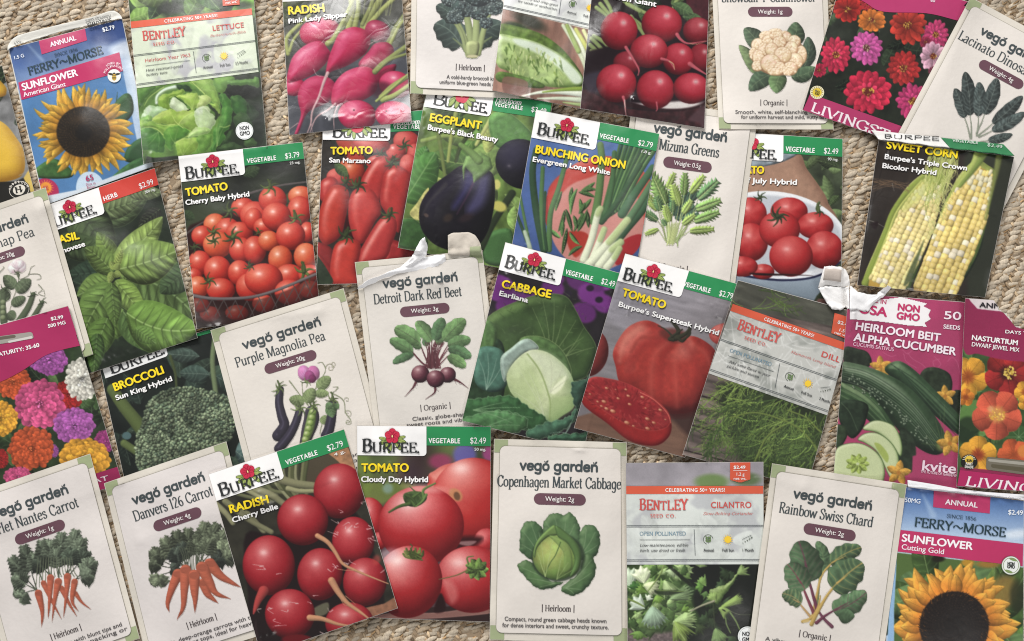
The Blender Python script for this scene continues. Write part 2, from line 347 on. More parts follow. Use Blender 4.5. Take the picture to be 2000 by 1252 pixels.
for _l in '''A 72|l1 6 0 36 100|l2 36 100 68 0|l 18 34 56 34
B 64|lb 14 0 14 100|c 14 99 36 99 50 90 50 75 38 55 14 53|c 14 53 40 53 56 42 56 26 42 2 14 1
C 70|c 63 76 50 97 36 99 14 80 8 50 14 20 36 1 50 3 65 24|l 64 72 64 97
D 74|lb 14 0 14 100|c 14 99 38 98 60 84 66 50 60 16 38 2 14 1
E 60|lb 14 0 14 100|l 14 97 53 97|l 14 52 42 52|l 14 3 55 3|l 52 100 52 80|l 54 0 54 22|l 42 62 42 42
F 57|lb 14 0 14 100|l 14 97 53 97|l 14 50 42 50|l 52 100 52 78|l 42 60 42 40
G 76|c 63 76 50 97 36 99 14 80 8 50 14 20 36 1 52 4 62 14|l 64 72 64 97|l 64 42 64 2|l 50 42 74 42
H 78|lb 14 0 14 100|lb 64 0 64 100|l 14 52 64 52
I 30|lb 15 0 15 100
J 42|l1 28 100 28 20|c 28 20 20 2 6 0
K 70|lb 14 0 14 100|l 60 99 16 46|l2 28 60 64 0
L 58|lb 14 0 14 100|l 14 3 53 3|l 52 0 52 26
M 92|lb 13 0 14 100|l 16 100 46 6|l 46 6 76 100|lb 78 0 77 100
N 78|lb 14 0 14 100|l 14 100 64 0|l2 64 0 64 100
O 78|c 39 99 14 84 8 50 14 16 39 1 64 16 70 50 64 84 39 99
P 60|lb 14 0 14 100|c 14 99 38 99 54 90 54 72 42 50 14 48
Q 78|c 39 99 14 84 8 50 14 16 39 1 64 16 70 50 64 84 39 99|l 40 14 68 -16
R 66|lb 14 0 14 100|c 14 99 38 99 52 90 52 74 40 53 14 51|l2 30 51 60 0
S 56|c 47 78 40 96 27 99 10 88 10 72 26 56 42 42 48 26 42 6 26 1 12 6 8 24|l 47 72 47 96|l 8 2 8 26
T 64|lb 32 0 32 100|l 5 97 59 97|l 6 100 6 78|l 58 100 58 78
U 74|l1 14 100 14 30|c 14 30 20 6 38 1 56 8 60 30|l2 60 30 60 100
V 70|l1 6 100 36 0|l2 36 0 65 100
W 100|l1 4 100 28 0|l 28 0 48 92|l 48 92 68 0|l2 68 0 94 100
X 70|lb 8 100 62 0|lb 8 0 62 100
Y 68|l1 6 100 34 48|l1 62 100 34 48|l2 34 50 34 0
Z 62|l 8 97 56 97|l 56 99 6 1|l 6 3 56 3
a 54|c 10 54 18 65 30 66 40 56 40 40|l 40 46 40 4|l 40 2 52 2|c 40 38 20 34 8 24 8 10 18 1 30 4 40 16
b 58|l1 14 100 14 2|c 14 50 26 64 38 65 50 50 52 33 48 12 34 1 14 10
c 50|c 43 50 36 64 26 66 12 54 8 33 14 10 28 1 44 16
d 60|l1 46 100 46 0|c 46 50 34 64 22 65 10 50 8 33 12 12 24 1 46 12
e 52|l 9 38 46 38|c 45 38 42 60 28 66 14 56 8 33 14 10 30 1 45 14
f 36|l2 16 80 16 0|c 16 80 21 97 30 99 37 92|l 4 64 31 64
g 56|c 44 50 34 65 24 66 10 52 8 34 12 14 24 4 44 18|l 44 66 44 -10|c 44 -10 36 -28 20 -28 8 -20
h 62|lb 14 100 14 0|c 14 46 26 64 40 64 47 52 48 40|lb 48 42 48 0
i 30|lb 15 66 15 0|d 15 90
j 28|l1 16 66 16 -10|c 16 -10 10 -26 0 -26|d 16 90
k 58|lb 14 100 14 0|l 46 64 16 28|l2 26 40 50 0
l 30|lb 15 100 15 0
m 90|lb 14 66 14 0|c 14 46 24 64 36 64 43 54 44 40|l2 44 42 44 0|c 44 46 54 64 66 64 73 54 74 40|l2 74 42 74 0
n 62|lb 14 66 14 0|c 14 46 26 64 40 64 47 52 48 40|l2 48 42 48 0
o 58|c 29 66 12 54 8 33 12 12 29 1 46 12 50 33 46 54 29 66
p 58|lb 14 66 14 -28|c 14 50 26 64 38 65 50 50 52 33 48 12 34 1 14 10
q 58|lb 46 66 46 -28|c 46 50 34 64 22 65 10 50 8 33 12 12 24 1 46 12
r 44|lb 14 66 14 0|c 14 44 24 62 34 66 41 58
s 44|c 38 52 30 65 20 66 9 56 12 44 24 36 36 27 38 14 28 1 16 2 7 16
t 36|l 16 88 16 12|c 16 12 21 1 33 7|l 3 64 32 64
u 62|l1 14 66 14 24|c 14 24 18 4 30 2 46 18|l1 48 66 48 0
v 54|l1 6 66 27 0|l1 48 66 27 0
w 80|l1 4 66 22 0|l 22 0 40 60|l 40 60 58 0|l1 76 66 58 0
x 54|lb 6 66 46 0|lb 8 0 46 66
y 54|l1 6 66 27 4|l1 48 66 27 4|c 27 4 20 -18 10 -27 4 -24
z 48|l 6 64 42 64|l 42 64 5 2|l 5 2 43 2
0 58|c 29 99 10 80 8 50 10 20 29 1 48 20 50 50 48 80 29 99
1 40|l2 20 100 20 0|l 7 88 20 99
2 54|c 9 78 18 97 30 99 44 86 42 66 24 34 8 4|l 8 3 48 3
3 52|c 8 82 20 98 36 96 42 78 34 56 20 54|c 20 54 42 50 46 26 36 4 20 1 7 14
4 58|l2 40 100 40 0|l 40 100 5 28|l 5 28 54 28
5 52|l 14 97 44 97|l 14 97 12 54|c 12 54 28 62 44 48 44 22 30 2 16 2 7 12
6 56|c 46 94 26 84 10 52 9 26 26 1 44 8 48 30 36 52 20 48 10 30
7 50|l 6 97 46 97|l 46 97 18 0
8 56|c 28 99 12 90 12 72 28 54 46 36 46 12 28 1 10 12 10 36 28 54 44 72 44 90 28 99
9 56|c 10 6 30 16 46 48 47 74 30 99 12 92 8 70 20 48 36 52 46 70
- 38|l 5 36 33 36
_ 80|l 2 36 78 36
~ 84|c 4 36 16 58 34 60 50 44 66 34 80 52
, 24|l 13 8 7 -14
. 24|d 12 6
' 22|l 11 100 10 72
! 26|l 13 100 13 30|d 13 6
: 24|d 12 58|d 12 8
+ 60|l 8 50 52 50|l 30 28 30 72
| 24|l 12 112 12 -18
$ 56|c 47 78 40 93 27 95 10 84 10 72 26 56 42 42 48 26 42 10 26 5 12 10 8 24|l 28 112 28 -12'''.split('\n'):
    _k, _r = _l.split(' ', 1); _p = _r.split('|'); SER[_k] = (float(_p[0]), [(q.split()[0], np.array([float(v) for v in q.split()[1:]]).reshape(-1, 2)) for q in _p[1:]])
RND = {}
_O = 'c 30 62 13 54 8 34 13 13 30 6 47 13 52 34 47 54 30 62'
for _l in ('''v 58|l 8 62 29 6|l 50 62 29 6
e 61|l 10 35 51 35|c 52 35 48 55 31 62 14 54 8 34 14 12 31 5 49 13
g 66|''' + _O + '''|l 53 62 53 -6|c 53 -6 46 -24 30 -27 12 -21
o 60|''' + _O + '''
O 60|''' + _O + '''|f 26 74 16 92|f 30 74 50 98
a 66|''' + _O + '''|l 53 62 53 6
r 42|l 11 62 11 6|c 11 36 20 56 36 60
d 66|''' + _O + '''|l 53 98 53 6
N 64|l 11 62 11 6|c 11 36 18 58 34 61 49 52 52 34|l 52 34 52 6|f 30 74 20 92|f 34 74 54 98''').split('\n'):
    _k, _r = _l.split(' ', 1); _p = _r.split('|'); RND[_k] = (float(_p[0]), [(q.split()[0], np.array([float(v) for v in q.split()[1:]]).reshape(-1, 2)) for q in _p[1:]])
RND[' '] = SER[' '] = (34., [])
DZ = 8e-6
class Acc:                                      # one printed layer or piece: gathers faces in photo pixels plus a height
    def __init__(s): s.v, s.c, s.t, s.q, s.n, s.k = [], [], [], [], 0, 0
    def add(s, xy, z, col, tris=None, quads=None):
        xy = np.asarray(xy, float); m = len(xy); z = np.broadcast_to(np.asarray(z, float), (m,)); c = np.broadcast_to(lin(col), (m, 3))
        s.v.append(np.column_stack([xy, z])); s.c.append(c)
        if tris is not None and len(tris): s.t.append(np.asarray(tris) + s.n)
        if quads is not None and len(quads): s.q.append(np.asarray(quads) + s.n)
        s.n += m
    def z(s): s.k += 1; return s.k * DZ
    def grid(s, G, col, z=0., flip=False):       # G: (rows, columns, 2)
        r, c = G.shape[:2]; i = np.arange(r * c).reshape(r, c); q = np.stack([i[:-1, :-1], i[1:, :-1], i[1:, 1:], i[:-1, 1:]], -1).reshape(-1, 4)
        s.add(G.reshape(-1, 2), np.reshape(z, -1) if np.ndim(z) else z, np.reshape(col, (-1, 3)) if np.ndim(col) > 1 else col, None, q)
    def quad(s, c4, col, z=None, step=6.):
        p = np.asarray(c4, float).reshape(4, 2); n = max(2, int(np.hypot(*(p[1] - p[0])) / step) + 2); m = max(2, int(np.hypot(*(p[3] - p[0])) / step) + 2)
        a = np.linspace(0, 1, n)[None, :, None]; b = np.linspace(0, 1, m)[:, None, None]
        s.grid((p[0] * (1 - a) + p[1] * a) * (1 - b) + (p[3] * (1 - a) + p[2] * a) * b, col, s.z() if z is None else z)
    def rrect(s, c4, rad, col, z=None, step=7.):   # rounded rectangle in a px quad, corner radius in px
        p = np.asarray(c4, float).reshape(4, 2); w, h = np.hypot(*(p[1] - p[0])), np.hypot(*(p[3] - p[0])); rad = np.broadcast_to(np.array(rad, float), (4,))
        ys = np.unique(np.concatenate([np.linspace(0, h, int(h / step) + 3)] + [r * (1 - np.cos(np.linspace(0, np.pi / 2, 7))) for r in rad] + [h - r * (1 - np.cos(np.linspace(0, np.pi / 2, 7))) for r in rad]))
        def ins(y, rt, rb):
            o = np.zeros_like(y); m = y < rt; o[m] = rt - np.sqrt(np.maximum(rt * rt - (rt - y[m]) ** 2, 0)); m = y > h - rb; o[m] = rb - np.sqrt(np.maximum(rb * rb - (rb - h + y[m]) ** 2, 0)); return o
        l = ins(ys, rad[0], rad[3]); r_ = w - ins(ys, rad[1], rad[2]); n = int(w / step) + 3; t = np.linspace(0, 1, n)
        X = (l[:, None] * (1 - t) + r_[:, None] * t) / w; Y = np.repeat(ys[:, None] / h, n, 1); X, Y = X[..., None], Y[..., None]
        s.grid((p[0] * (1 - X) + p[1] * X) * (1 - Y) + (p[3] * (1 - X) + p[2] * X) * Y, col, s.z() if z is None else z)
    def disc(s, cx, cy, rx, ry, col, rot=0., z=None, n=20):
        a = np.linspace(0, 2 * np.pi, n, endpoint=False); c, q = math.cos(math.radians(rot)), math.sin(math.radians(rot)); V = [(cx, cy)]; T = []
        for k, f in enumerate((.5, 1.)): V += [(cx + f * (rx * math.cos(t) * c - ry * math.sin(t) * q), cy + f * (rx * math.cos(t) * q + ry * math.sin(t) * c)) for t in a]
        for k in range(n):
            b = (k + 1) % n; T += [(0, 1 + b, 1 + k), (1 + k, 1 + b, 1 + n + b), (1 + k, 1 + n + b, 1 + n + k)]
        s.add(V, s.z() if z is None else z, col, T)
    def line(s, p0, p1, w, col):
        p0, p1 = np.array(p0, float), np.array(p1, float); d = (p1 - p0) / (np.hypot(*(p1 - p0)) + 1e-9); n = np.array([-d[1], d[0]]) * w / 2; s.quad([p0 + n, p1 + n, p1 - n, p0 - n], col)
    def text(s, body, p0, p1, h, col, font='b', wgt=.0, shadow=None, italic=0., track=0.):
        """baseline from p0 to p1 (photo px), cap height h px; font b: plain sans, s: serif drawn as strokes, r: rounded"""
        p0, p1 = np.array(p0, float), np.array(p1, float); L = np.hypot(*(p1 - p0)); ux = (p1 - p0) / L; uy = np.array([ux[1], -ux[0]])
        gl = []; x = 0.
        D = {'s': SER, 'r': RND}.get(font)
        for c in body:
            if D is not None:
                a, st = D.get(c, D.get(c.lower(), D[' '])); gl.append((x, st)); x += a * (1 + track)
            else:
                v, t, a = glyph(c); gl.append((x, (v, t))); x += a * (1 + track)
        sx = L / x if D is None else L / x; sy = h / (CAP if D is None else 100.)
        def put(xy, tris, z, colr):
            q = p0 + (xy[:, :1] + italic * xy[:, 1:]) * ux + xy[:, 1:] * uy; s.add(q, z, colr, tris)
        for rep in (([shadow] if shadow else []) + [None]):
            cc = col if rep is None else rep; off = np.zeros(2) if rep is None else np.array([.07, -.09]) * h
            if D is None:
                w = wgt * h; offs = [(0, 0)] if not wgt else [(-w, 0), (w, 0), (0, w * .7), (0, -w * .7)]
                for o in offs:
                    z = s.z()
                    for x0, (v, t) in gl:
                        if len(v): put((v + [x0, 0]) * [sx, sy] + np.array(o) + off, t, z, cc)
            else:
                z0 = s.k; mx = 0
                for x0, st in gl:
                    k = 0
                    for ty, P in st:
                        P = (P + [x0, 0]) * [sx, sy] + off
                        for (v, t) in self_ribbon(ty, P, h, font, wgt): k += 1; put(v, t, (z0 + k) * DZ, cc)
                    mx = max(mx, k)
                s.k = z0 + mx
def self_ribbon(ty, P, h, font, wgt):
    out = []
    thick, thin = (wgt or .17, (wgt or .17) * .42) if font == 's' else (wgt or .17, wgt or .17)
    if ty == 'd':
        a = np.linspace(0, 2 * np.pi, 9)[:-1]; r = h * thick * .62; return [(np.vstack([P[0], P[0] + r * np.column_stack([np.cos(a), np.sin(a)])]), [(0, k + 1, (k + 1) % 8 + 1) for k in range(8)])]
    if ty == 'f':
        d = P[1] - P[0]; n = np.array([-d[1], d[0]]); t = np.linspace(0, 1, 6)[:, None]; w = np.sin(np.pi * t ** .8) * .26
        v = np.vstack([P[0] + d * t + n * w, P[0] + d * t - n * w]); return [(v, [f for k in range(5) for f in ((k, 6 + k, 7 + k), (k, 7 + k, k + 1))])]
    q = spline(P, False, 6) if ty == 'c' else np.linspace(P[0], P[1], 3)
    d = np.gradient(q, axis=0); d /= (np.hypot(d[:, 0], d[:, 1])[:, None] + 1e-9); n = np.column_stack([-d[:, 1], d[:, 0]])
    th = np.arctan2(d[:, 1], d[:, 0]); thin = max(thin, .62 * thick) if h < 9 else thin; w = h * (thin + (thick - thin) * np.abs(np.sin(th - math.radians(12))) ** 1.4) / 2; m = len(q)
    v = np.vstack([q + n * w[:, None], q - n * w[:, None]]); t = [f for k in range(m - 1) for f in ((k, m + k, m + k + 1), (k, m + k + 1, k + 1))]; out.append((v, t))
    if font == 'r':
        a = np.linspace(0, 2 * np.pi, 13)[:-1]
        for e in (q[0], q[-1]): out.append((np.vstack([e, e + h * thick / 2 * np.column_stack([np.cos(a), np.sin(a)])]), [(0, k + 1, (k + 1) % 12 + 1) for k in range(12)]))
    elif ty[1:] in ('1', '2', 'b'):
        for e, f in ((P[0], '1b'), (P[-1], '2b')):
            if ty[1] in f: a, b = h * (.025 + thick * .62), h * thin * .5; y = e[1] + (b if e[1] < P[:, 1].mean() else -b); out.append((np.array([[e[0] - a, y - b], [e[0] + a, y - b], [e[0] + a, y + b], [e[0] - a, y + b]]), [(0, 1, 2), (0, 2, 3)]))
    return out
# ---------------------------------------------------------------- objects
def link_mesh(name, V, C, T, Q, m, parent=None, smooth=True, base=None):
    me = bpy.data.meshes.new(name); nt, nq = len(T), len(Q)
    loops = np.concatenate([np.asarray(T, int).reshape(-1), np.asarray(Q, int).reshape(-1)]) if nt + nq else np.zeros(0, int)
    st = np.concatenate([np.arange(nt) * 3, nt * 3 + np.arange(nq) * 4])
    me.vertices.add(len(V)); me.vertices.foreach_set('co', np.asarray(V, np.float32).ravel())
    me.loops.add(len(loops)); me.loops.foreach_set('vertex_index', loops.astype(np.int32))
    me.polygons.add(nt + nq); me.polygons.foreach_set('loop_start', st.astype(np.int32))
    if smooth: me.polygons.foreach_set('use_smooth', np.ones(nt + nq, bool))
    a = me.color_attributes.new('Col', 'FLOAT_COLOR', 'POINT'); a.data.foreach_set('color', np.column_stack([C, np.ones(len(C))]).astype(np.float32).ravel())
    me.update(calc_edges=True); me.validate(); me.materials.append(m)
    o = bpy.data.objects.new(name, me); S.collection.objects.link(o)
    if parent is not None: o.parent = parent
    return o
GROUP = 'seed packets spread over the rug'
class Pk:
    def __init__(s, label, TL, TR, BR, BL, mt='gloss', thick=.0011, bulge=.003, paper=(206, 201, 194), seed=1, rad=0, wob=.0015, lift=0., curl=0., name='seed_packet', cut=None):
        s.c = np.array([TL, TR, BR, BL], float); s.mt = MATS[mt]; s.paper = paper if mt != 'matte' or paper != (206, 201, 194) else (209, 202, 190); s.parts = {}; s.order = []; s.rad = rad; s.cut = cut
        A, b = [], []
        for (u, v), (x, y) in zip(((0, 0), (1, 0), (1, 1), (0, 1)), s.c):
            A += [[u, v, 1, 0, 0, 0, -u * x, -v * x], [0, 0, 0, u, v, 1, -u * y, -v * y]]; b += [x, y]
        s.Hm = np.append(np.linalg.solve(A, b), 1).reshape(3, 3); s.Hi = np.linalg.inv(s.Hm)
        NU, NV = s.NU, s.NV = 44, 62
        U, V = np.meshgrid(np.linspace(0, 1, NU + 1), np.linspace(0, 1, NV + 1)); s.U, s.V = U, V
        p = s.uv(U, V); x, y = p[..., 0], p[..., 1]
        sup = hsamp(x, y); h = sup.copy()
        # the sheet sags over whatever lies beneath: a taut membrane pushed up by the support
        for it in range(130):
            h = np.maximum(sup, sm(h, 1))
        h = sm(h, 3); h = np.maximum(h, sup + .00015)
        r = np.random.RandomState(seed * 7 + 3)
        wv = np.zeros_like(h)
        for _ in range(3):
            k = r.uniform(.6, 2.2, 2) * np.array([1, 1.2]); wv += np.sin(2 * np.pi * (k[0] * U + k[1] * V * r.choice([-1, 1])) + r.uniform(0, 6))
        s.hb = h.copy()
        env = (4 * U * (1 - U)) ** .9 * (4 * V * (1 - V)) ** .9
        s.ht = h + thick + bulge * env * (.65 + .35 * np.exp(-((V - .65) / .25) ** 2)) + wob * (wv / 3 + .5) * (.35 + .65 * env)
        for _ in range(9 if mt == 'film' else 3 if mt == 'gloss' else 4):
            a0, c0 = r.uniform(0, 3.14), r.rand(2); d = (U - c0[0]) * math.cos(a0) + (V - c0[1]) * 1.4 * math.sin(a0); al = -(U - c0[0]) * math.sin(a0) + (V - c0[1]) * 1.4 * math.cos(a0)
            s.ht += r.choice([-1, 1]) * r.uniform(.5, 1.2) * (.0006 if mt == 'film' else .0003) * np.exp(-(d / r.uniform(.04, .09)) ** 2) * np.exp(-(al / r.uniform(.15, .4)) ** 2) * (.2 + .8 * env)
        s.ht = np.maximum(s.ht, s.hb + .0004)
        for a_, b_ in ((0, 0), (1, 0), (0, 1), (1, 1)):      # corners that have lifted a little
            q_ = r.uniform(0, .0032) * np.clip(1 - (np.abs(U - a_) + 1.4 * np.abs(V - b_)) / .42, 0, 1) ** 1.7; s.ht += q_; s.hb = s.hb + q_
        if curl: s.ht += curl * np.maximum(0, np.abs(U - .5) * 2 - .6) ** 2 * np.maximum(0, np.abs(V - .5) * 2 - .5) ** 2 * 12; s.hb += curl * np.maximum(0, np.abs(U - .5) * 2 - .6) ** 2 * np.maximum(0, np.abs(V - .5) * 2 - .5) ** 2 * 12
        if mt == 'matte': s.ht -= .0011 * np.clip((U - .86) / .14, 0, 1) ** 1.3 + .0006 * np.clip((.1 - U) / .1, 0, 1); s.ht = np.maximum(s.ht, s.hb + .0003)
        if lift: s.ht += lift * env
        # write to the height map
        x0, x1 = int((s.c[:, 0].min() - HX0) / HC), int((s.c[:, 0].max() - HX0) / HC) + 2; y0, y1 = int((s.c[:, 1].min() - HY0) / HC), int((s.c[:, 1].max() - HY0) / HC) + 2
        x0, y0 = max(x0, 0), max(y0, 0); x1, y1 = min(x1, HM.shape[1]), min(y1, HM.shape[0])
        gy, gx = np.mgrid[y0:y1, x0:x1]; u, v = s.inv(gx * HC + HX0, gy * HC + HY0); ins = (u >= -.01) & (u <= 1.01) & (v >= -.01) & (v <= 1.01)
        if cut is not None: ins &= Ras.sdf(None, np.array(cut, float), gx * HC + HX0, gy * HC + HY0) > 0
        hh = s.h(u, v); HM[y0:y1, x0:x1] = np.where(ins, hh + .0003, HM[y0:y1, x0:x1]); HCOV[y0:y1, x0:x1] = np.maximum(HCOV[y0:y1, x0:x1], ins)
        ctr = world(*s.uv(.5, .5), float(s.hb[NV // 2, NU // 2]))
        o = bpy.data.objects.new(name, None); S.collection.objects.link(o); o.location = ctr; o.empty_display_size = .02
        o['label'] = label; o['category'] = 'seed packet'; o['group'] = GROUP; s.o, s.ctr = o, ctr
        s.body()
    def uv(s, u, v):
        u, v = np.broadcast_arrays(np.asarray(u, float), np.asarray(v, float)); q = np.stack([u, v, np.ones_like(u)], -1) @ s.Hm.T; return q[..., :2] / q[..., 2:]
    def inv(s, x, y):
        q = np.stack([x, y, np.ones_like(np.asarray(x, float))], -1) @ s.Hi.T; return q[..., 0] / q[..., 2], q[..., 1] / q[..., 2]
    def h(s, u, v):                                # Catmull-Rom height of the top surface
        f, H = np.clip(u, 0, 1) * s.NU, np.pad(s.ht, 2, mode='edge'); g = np.clip(v, 0, 1) * s.NV
        i = np.minimum(f.astype(int), s.NU - 1); j = np.minimum(g.astype(int), s.NV - 1); a, b = f - i, g - j
        def w(t): return (-.5 * t + t * t - .5 * t ** 3, 1 - 2.5 * t * t + 1.5 * t ** 3, .5 * t + 2 * t * t - 1.5 * t ** 3, -.5 * t * t + .5 * t ** 3)
        wa, wb = w(a), w(b); o = 0
        for m in range(4):
            for n in range(4): o = o + wb[m] * wa[n] * H[j + 1 + m, i + 1 + n]
        return o
    def inset(s, v):
        if not s.rad: return np.zeros_like(v)
        w = np.hypot(*(s.c[1] - s.c[0])); y = v * np.hypot(*(s.c[3] - s.c[0])); r = s.rad; return np.where(y < r, (r - np.sqrt(np.maximum(r * r - (r - y) ** 2, 0))), 0) / w
    def body(s):
        U = s.inset(s.V) + s.U * (1 - 2 * s.inset(s.V)); p = s.uv(U, s.V); r, c = U.shape; e = .0007
        top = world(p[..., 0], p[..., 1], s.h(U, s.V)).reshape(-1, 3); bot = world(p[..., 0], p[..., 1], s.hb).reshape(-1, 3)
        i = np.arange(r * c).reshape(r, c); q = np.stack([i[:-1, :-1], i[1:, :-1], i[1:, 1:], i[:-1, 1:]], -1).reshape(-1, 4); n = r * c
        ring = np.concatenate([i[0, :-1], i[:-1, -1], i[-1, :0:-1], i[:0:-1, 0]]); nx = np.roll(ring, -1)
        side = np.stack([ring, nx, nx + n, ring + n], -1)
        V = np.vstack([top, bot, top[ring], bot[ring]]); m = len(ring); k = np.arange(m); side = np.stack([2 * n + k, 2 * n + (k + 1) % m, 2 * n + m + (k + 1) % m, 2 * n + m + k], -1)
        C = np.tile(lin(s.paper), (len(V), 1)); qq = np.vstack([q, q[:, ::-1] + n, side]); pf = p.reshape(-1, 2); pv = np.vstack([pf, pf, pf[ring], pf[ring]])
        if s.cut is not None: qq = qq[s.keep(pv[qq].mean(1))]
        link_mesh('paper_pouch', V - s.ctr, C, np.zeros((0, 3), int), qq, s.mt, s.o)
    def keep(s, c): return Ras.sdf(None, np.array(s.cut, float), c[:, 0], c[:, 1]) > 0
    def part(s, name, parent=None, lev=2, key=None):
        k = name + (key or '')
        if k not in s.parts: s.parts[k] = [Acc(), parent, lev, name]; s.order.append(k)
        return s.parts[k][0]
    def picture(s, fn, v0=0., v1=1., u0=0., u1=1., step=1.25, name='printed_picture', tone=1.):
        """the full-bleed photograph printed on the packet: dense grid whose vertices carry the painted colours"""
        w, h = np.hypot(*(s.c[1] - s.c[0])), np.hypot(*(s.c[3] - s.c[0])); e = .5 / w
        nu, nv = int(w * (u1 - u0) / step), int(h * (v1 - v0) / step); b = np.linspace(v0 + (e if v0 == 0 else 0), v1 - (e if v1 == 1 else 0), nv)
        a = np.linspace(u0 + (e if u0 == 0 else 0), u1 - (e if u1 == 1 else 0), nu); U, V = np.meshgrid(a, b)
        if s.rad: U = s.inset(V) + .004 + U * (1 - 2 * s.inset(V) - .008)
        p = s.uv(U, V)
        r = Ras(p[..., 0].min() - 3, p[..., 1].min() - 3, p[..., 0].max() + 3, p[..., 1].max() + 3, (128, 128, 128)); fn(r); r.finish(); plain()
        r.a = tone_map(r.a, tone); s.ras = r
        col, _ = r.at(p[..., 0], p[..., 1]); s.part(name, None, 1).grid(p, col)
        s.pic_part = name
    def drawing(s, fn, bx, name='plant_drawing', step=1.2):
        """a drawing without background: only the faces that carry ink"""
        r = Ras(*bx, s.panel, False); fn(r); r.finish(1, .02); plain(); r.a = tone_map(r.a, .8)
        x, y = np.meshgrid(np.arange(bx[0], bx[2], step), np.arange(bx[1], bx[3], step)); col, al = r.at(x, y); al = np.clip(al * 1.3, 0, 1)
        col = np.array(s.panel, float) * (1 - al[..., None]) + col * al[..., None]
        rr, cc = x.shape; i = np.arange(rr * cc).reshape(rr, cc); q = np.stack([i[:-1, :-1], i[1:, :-1], i[1:, 1:], i[:-1, 1:]], -1).reshape(-1, 4)
        u, v = s.inv(x, y); ok = ((al > .12) & (u > .01) & (u < .99) & (v > .01) & (v < .99)).ravel(); q = q[ok[q].sum(1) >= 3]; use = np.unique(q); mp = np.zeros(rr * cc, int); mp[use] = np.arange(len(use))
        s.part(name, None, 5).add(np.stack([x, y], -1).reshape(-1, 2)[use], 0, col.reshape(-1, 3)[use], None, mp[q])
    def done(s):
        objs = {}
        for nm in s.order:
            a, par, lev, name = s.parts[nm]
            if not a.v: continue
            P = np.vstack(a.v); C = np.vstack(a.c); u, v = s.inv(P[:, 0], P[:, 1])
            ok = (u > -.02) & (u < 1.02) & (v > -.02) & (v < 1.02)
            uu, vv = np.clip(u, .002, .998), np.clip(v, .002, .998); q = s.uv(uu, vv)
            z = s.h(uu, vv) + lev * .00019 + P[:, 2]
            X = world(q[:, 0], q[:, 1], z) - s.ctr
            T = np.vstack(a.t) if a.t else np.zeros((0, 3), int); Q = np.vstack(a.q) if a.q else np.zeros((0, 4), int)
            T = T[ok[T].all(1)] if len(T) else T; Q = Q[ok[Q].all(1)] if len(Q) else Q
            if s.cut is not None:
                T = T[s.keep(P[T][..., :2].mean(1))] if len(T) else T; Q = Q[s.keep(P[Q][..., :2].mean(1))] if len(Q) else Q
            objs[nm] = link_mesh(name, X, C, T, Q, s.mt, objs.get(par, s.o) if par else s.o)
        s.objs = objs; return s
    def loose(s, name, G, z, col, parent=None, thick=.00022):
        """a free bit of paper that belongs to the packet: grid in photo px with its own heights (metres above what lies below)"""
        G = np.asarray(G, float); Z = np.asarray(z, float); r, c = G.shape[:2]; base = hsamp(G[..., 0], G[..., 1]); top = world(G[..., 0], G[..., 1], base + Z + thick).reshape(-1, 3); bot = world(G[..., 0], G[..., 1], base + Z).reshape(-1, 3)
        i = np.arange(r * c).reshape(r, c); q = np.stack([i[:-1, :-1], i[1:, :-1], i[1:, 1:], i[:-1, 1:]], -1).reshape(-1, 4); n = r * c
        ring = np.concatenate([i[0, :-1], i[:-1, -1], i[-1, :0:-1], i[:0:-1, 0]]); nx = np.roll(ring, -1)
        C = np.tile(lin(np.reshape(col, (-1, 3)) if np.ndim(col) > 1 else np.tile(np.array(col, float), (n, 1))), (2, 1))
        return link_mesh(name, np.vstack([top, bot]) - s.ctr, C, np.zeros((0, 3), int), np.vstack([q, q[:, ::-1] + n, np.stack([ring, nx, nx + n, ring + n], -1)]), MATS['matte'], parent or s.o)
def tone_map(a, k=1.):
    """printing on paper: ink blacks are dark grey, colours a little muted"""
    a = 255 * (np.clip(a, 0, 255) / 255) ** (1 + .3 * k); g = a.mean(-1, keepdims=True); return np.clip(9 * k + (g + (a - g) * (1 - .19 * k)) * (1 - 9 * k / 255), 0, 255)
def lerp2(c4, s, t):
    p = np.asarray(c4, float).reshape(4, 2); return (p[0] * (1 - s) + p[1] * s) * (1 - t) + (p[3] * (1 - s) + p[2] * s) * t
# ---------------------------------------------------------------- the printed pictures (coordinates read from 4x enlargements)
RED = ((95, 12, 14), (196, 40, 34), (228, 92, 72))
G1, G2, G3, GD = (62, 92, 44), (98, 140, 60), (150, 186, 92), (28, 38, 26)
def leafy(r, n, area, cols, size, seed=1, vein=(150, 180, 110)):
    q = np.random.RandomState(seed)
    for k in range(n):
        x, y = q.uniform(area[0], area[2]), q.uniform(area[1], area[3]); an = q.uniform(0, 6.28); l = size * q.uniform(.6, 1.4)
        r.F(x, y, x + l * math.cos(an), y + l * math.sin(an), l * q.uniform(.2, .34), A3(cols[q.randint(len(cols))]) * q.uniform(.8, 1.15), vein, q.uniform(-.1, .1), None, 6, (.8, .7), .25)

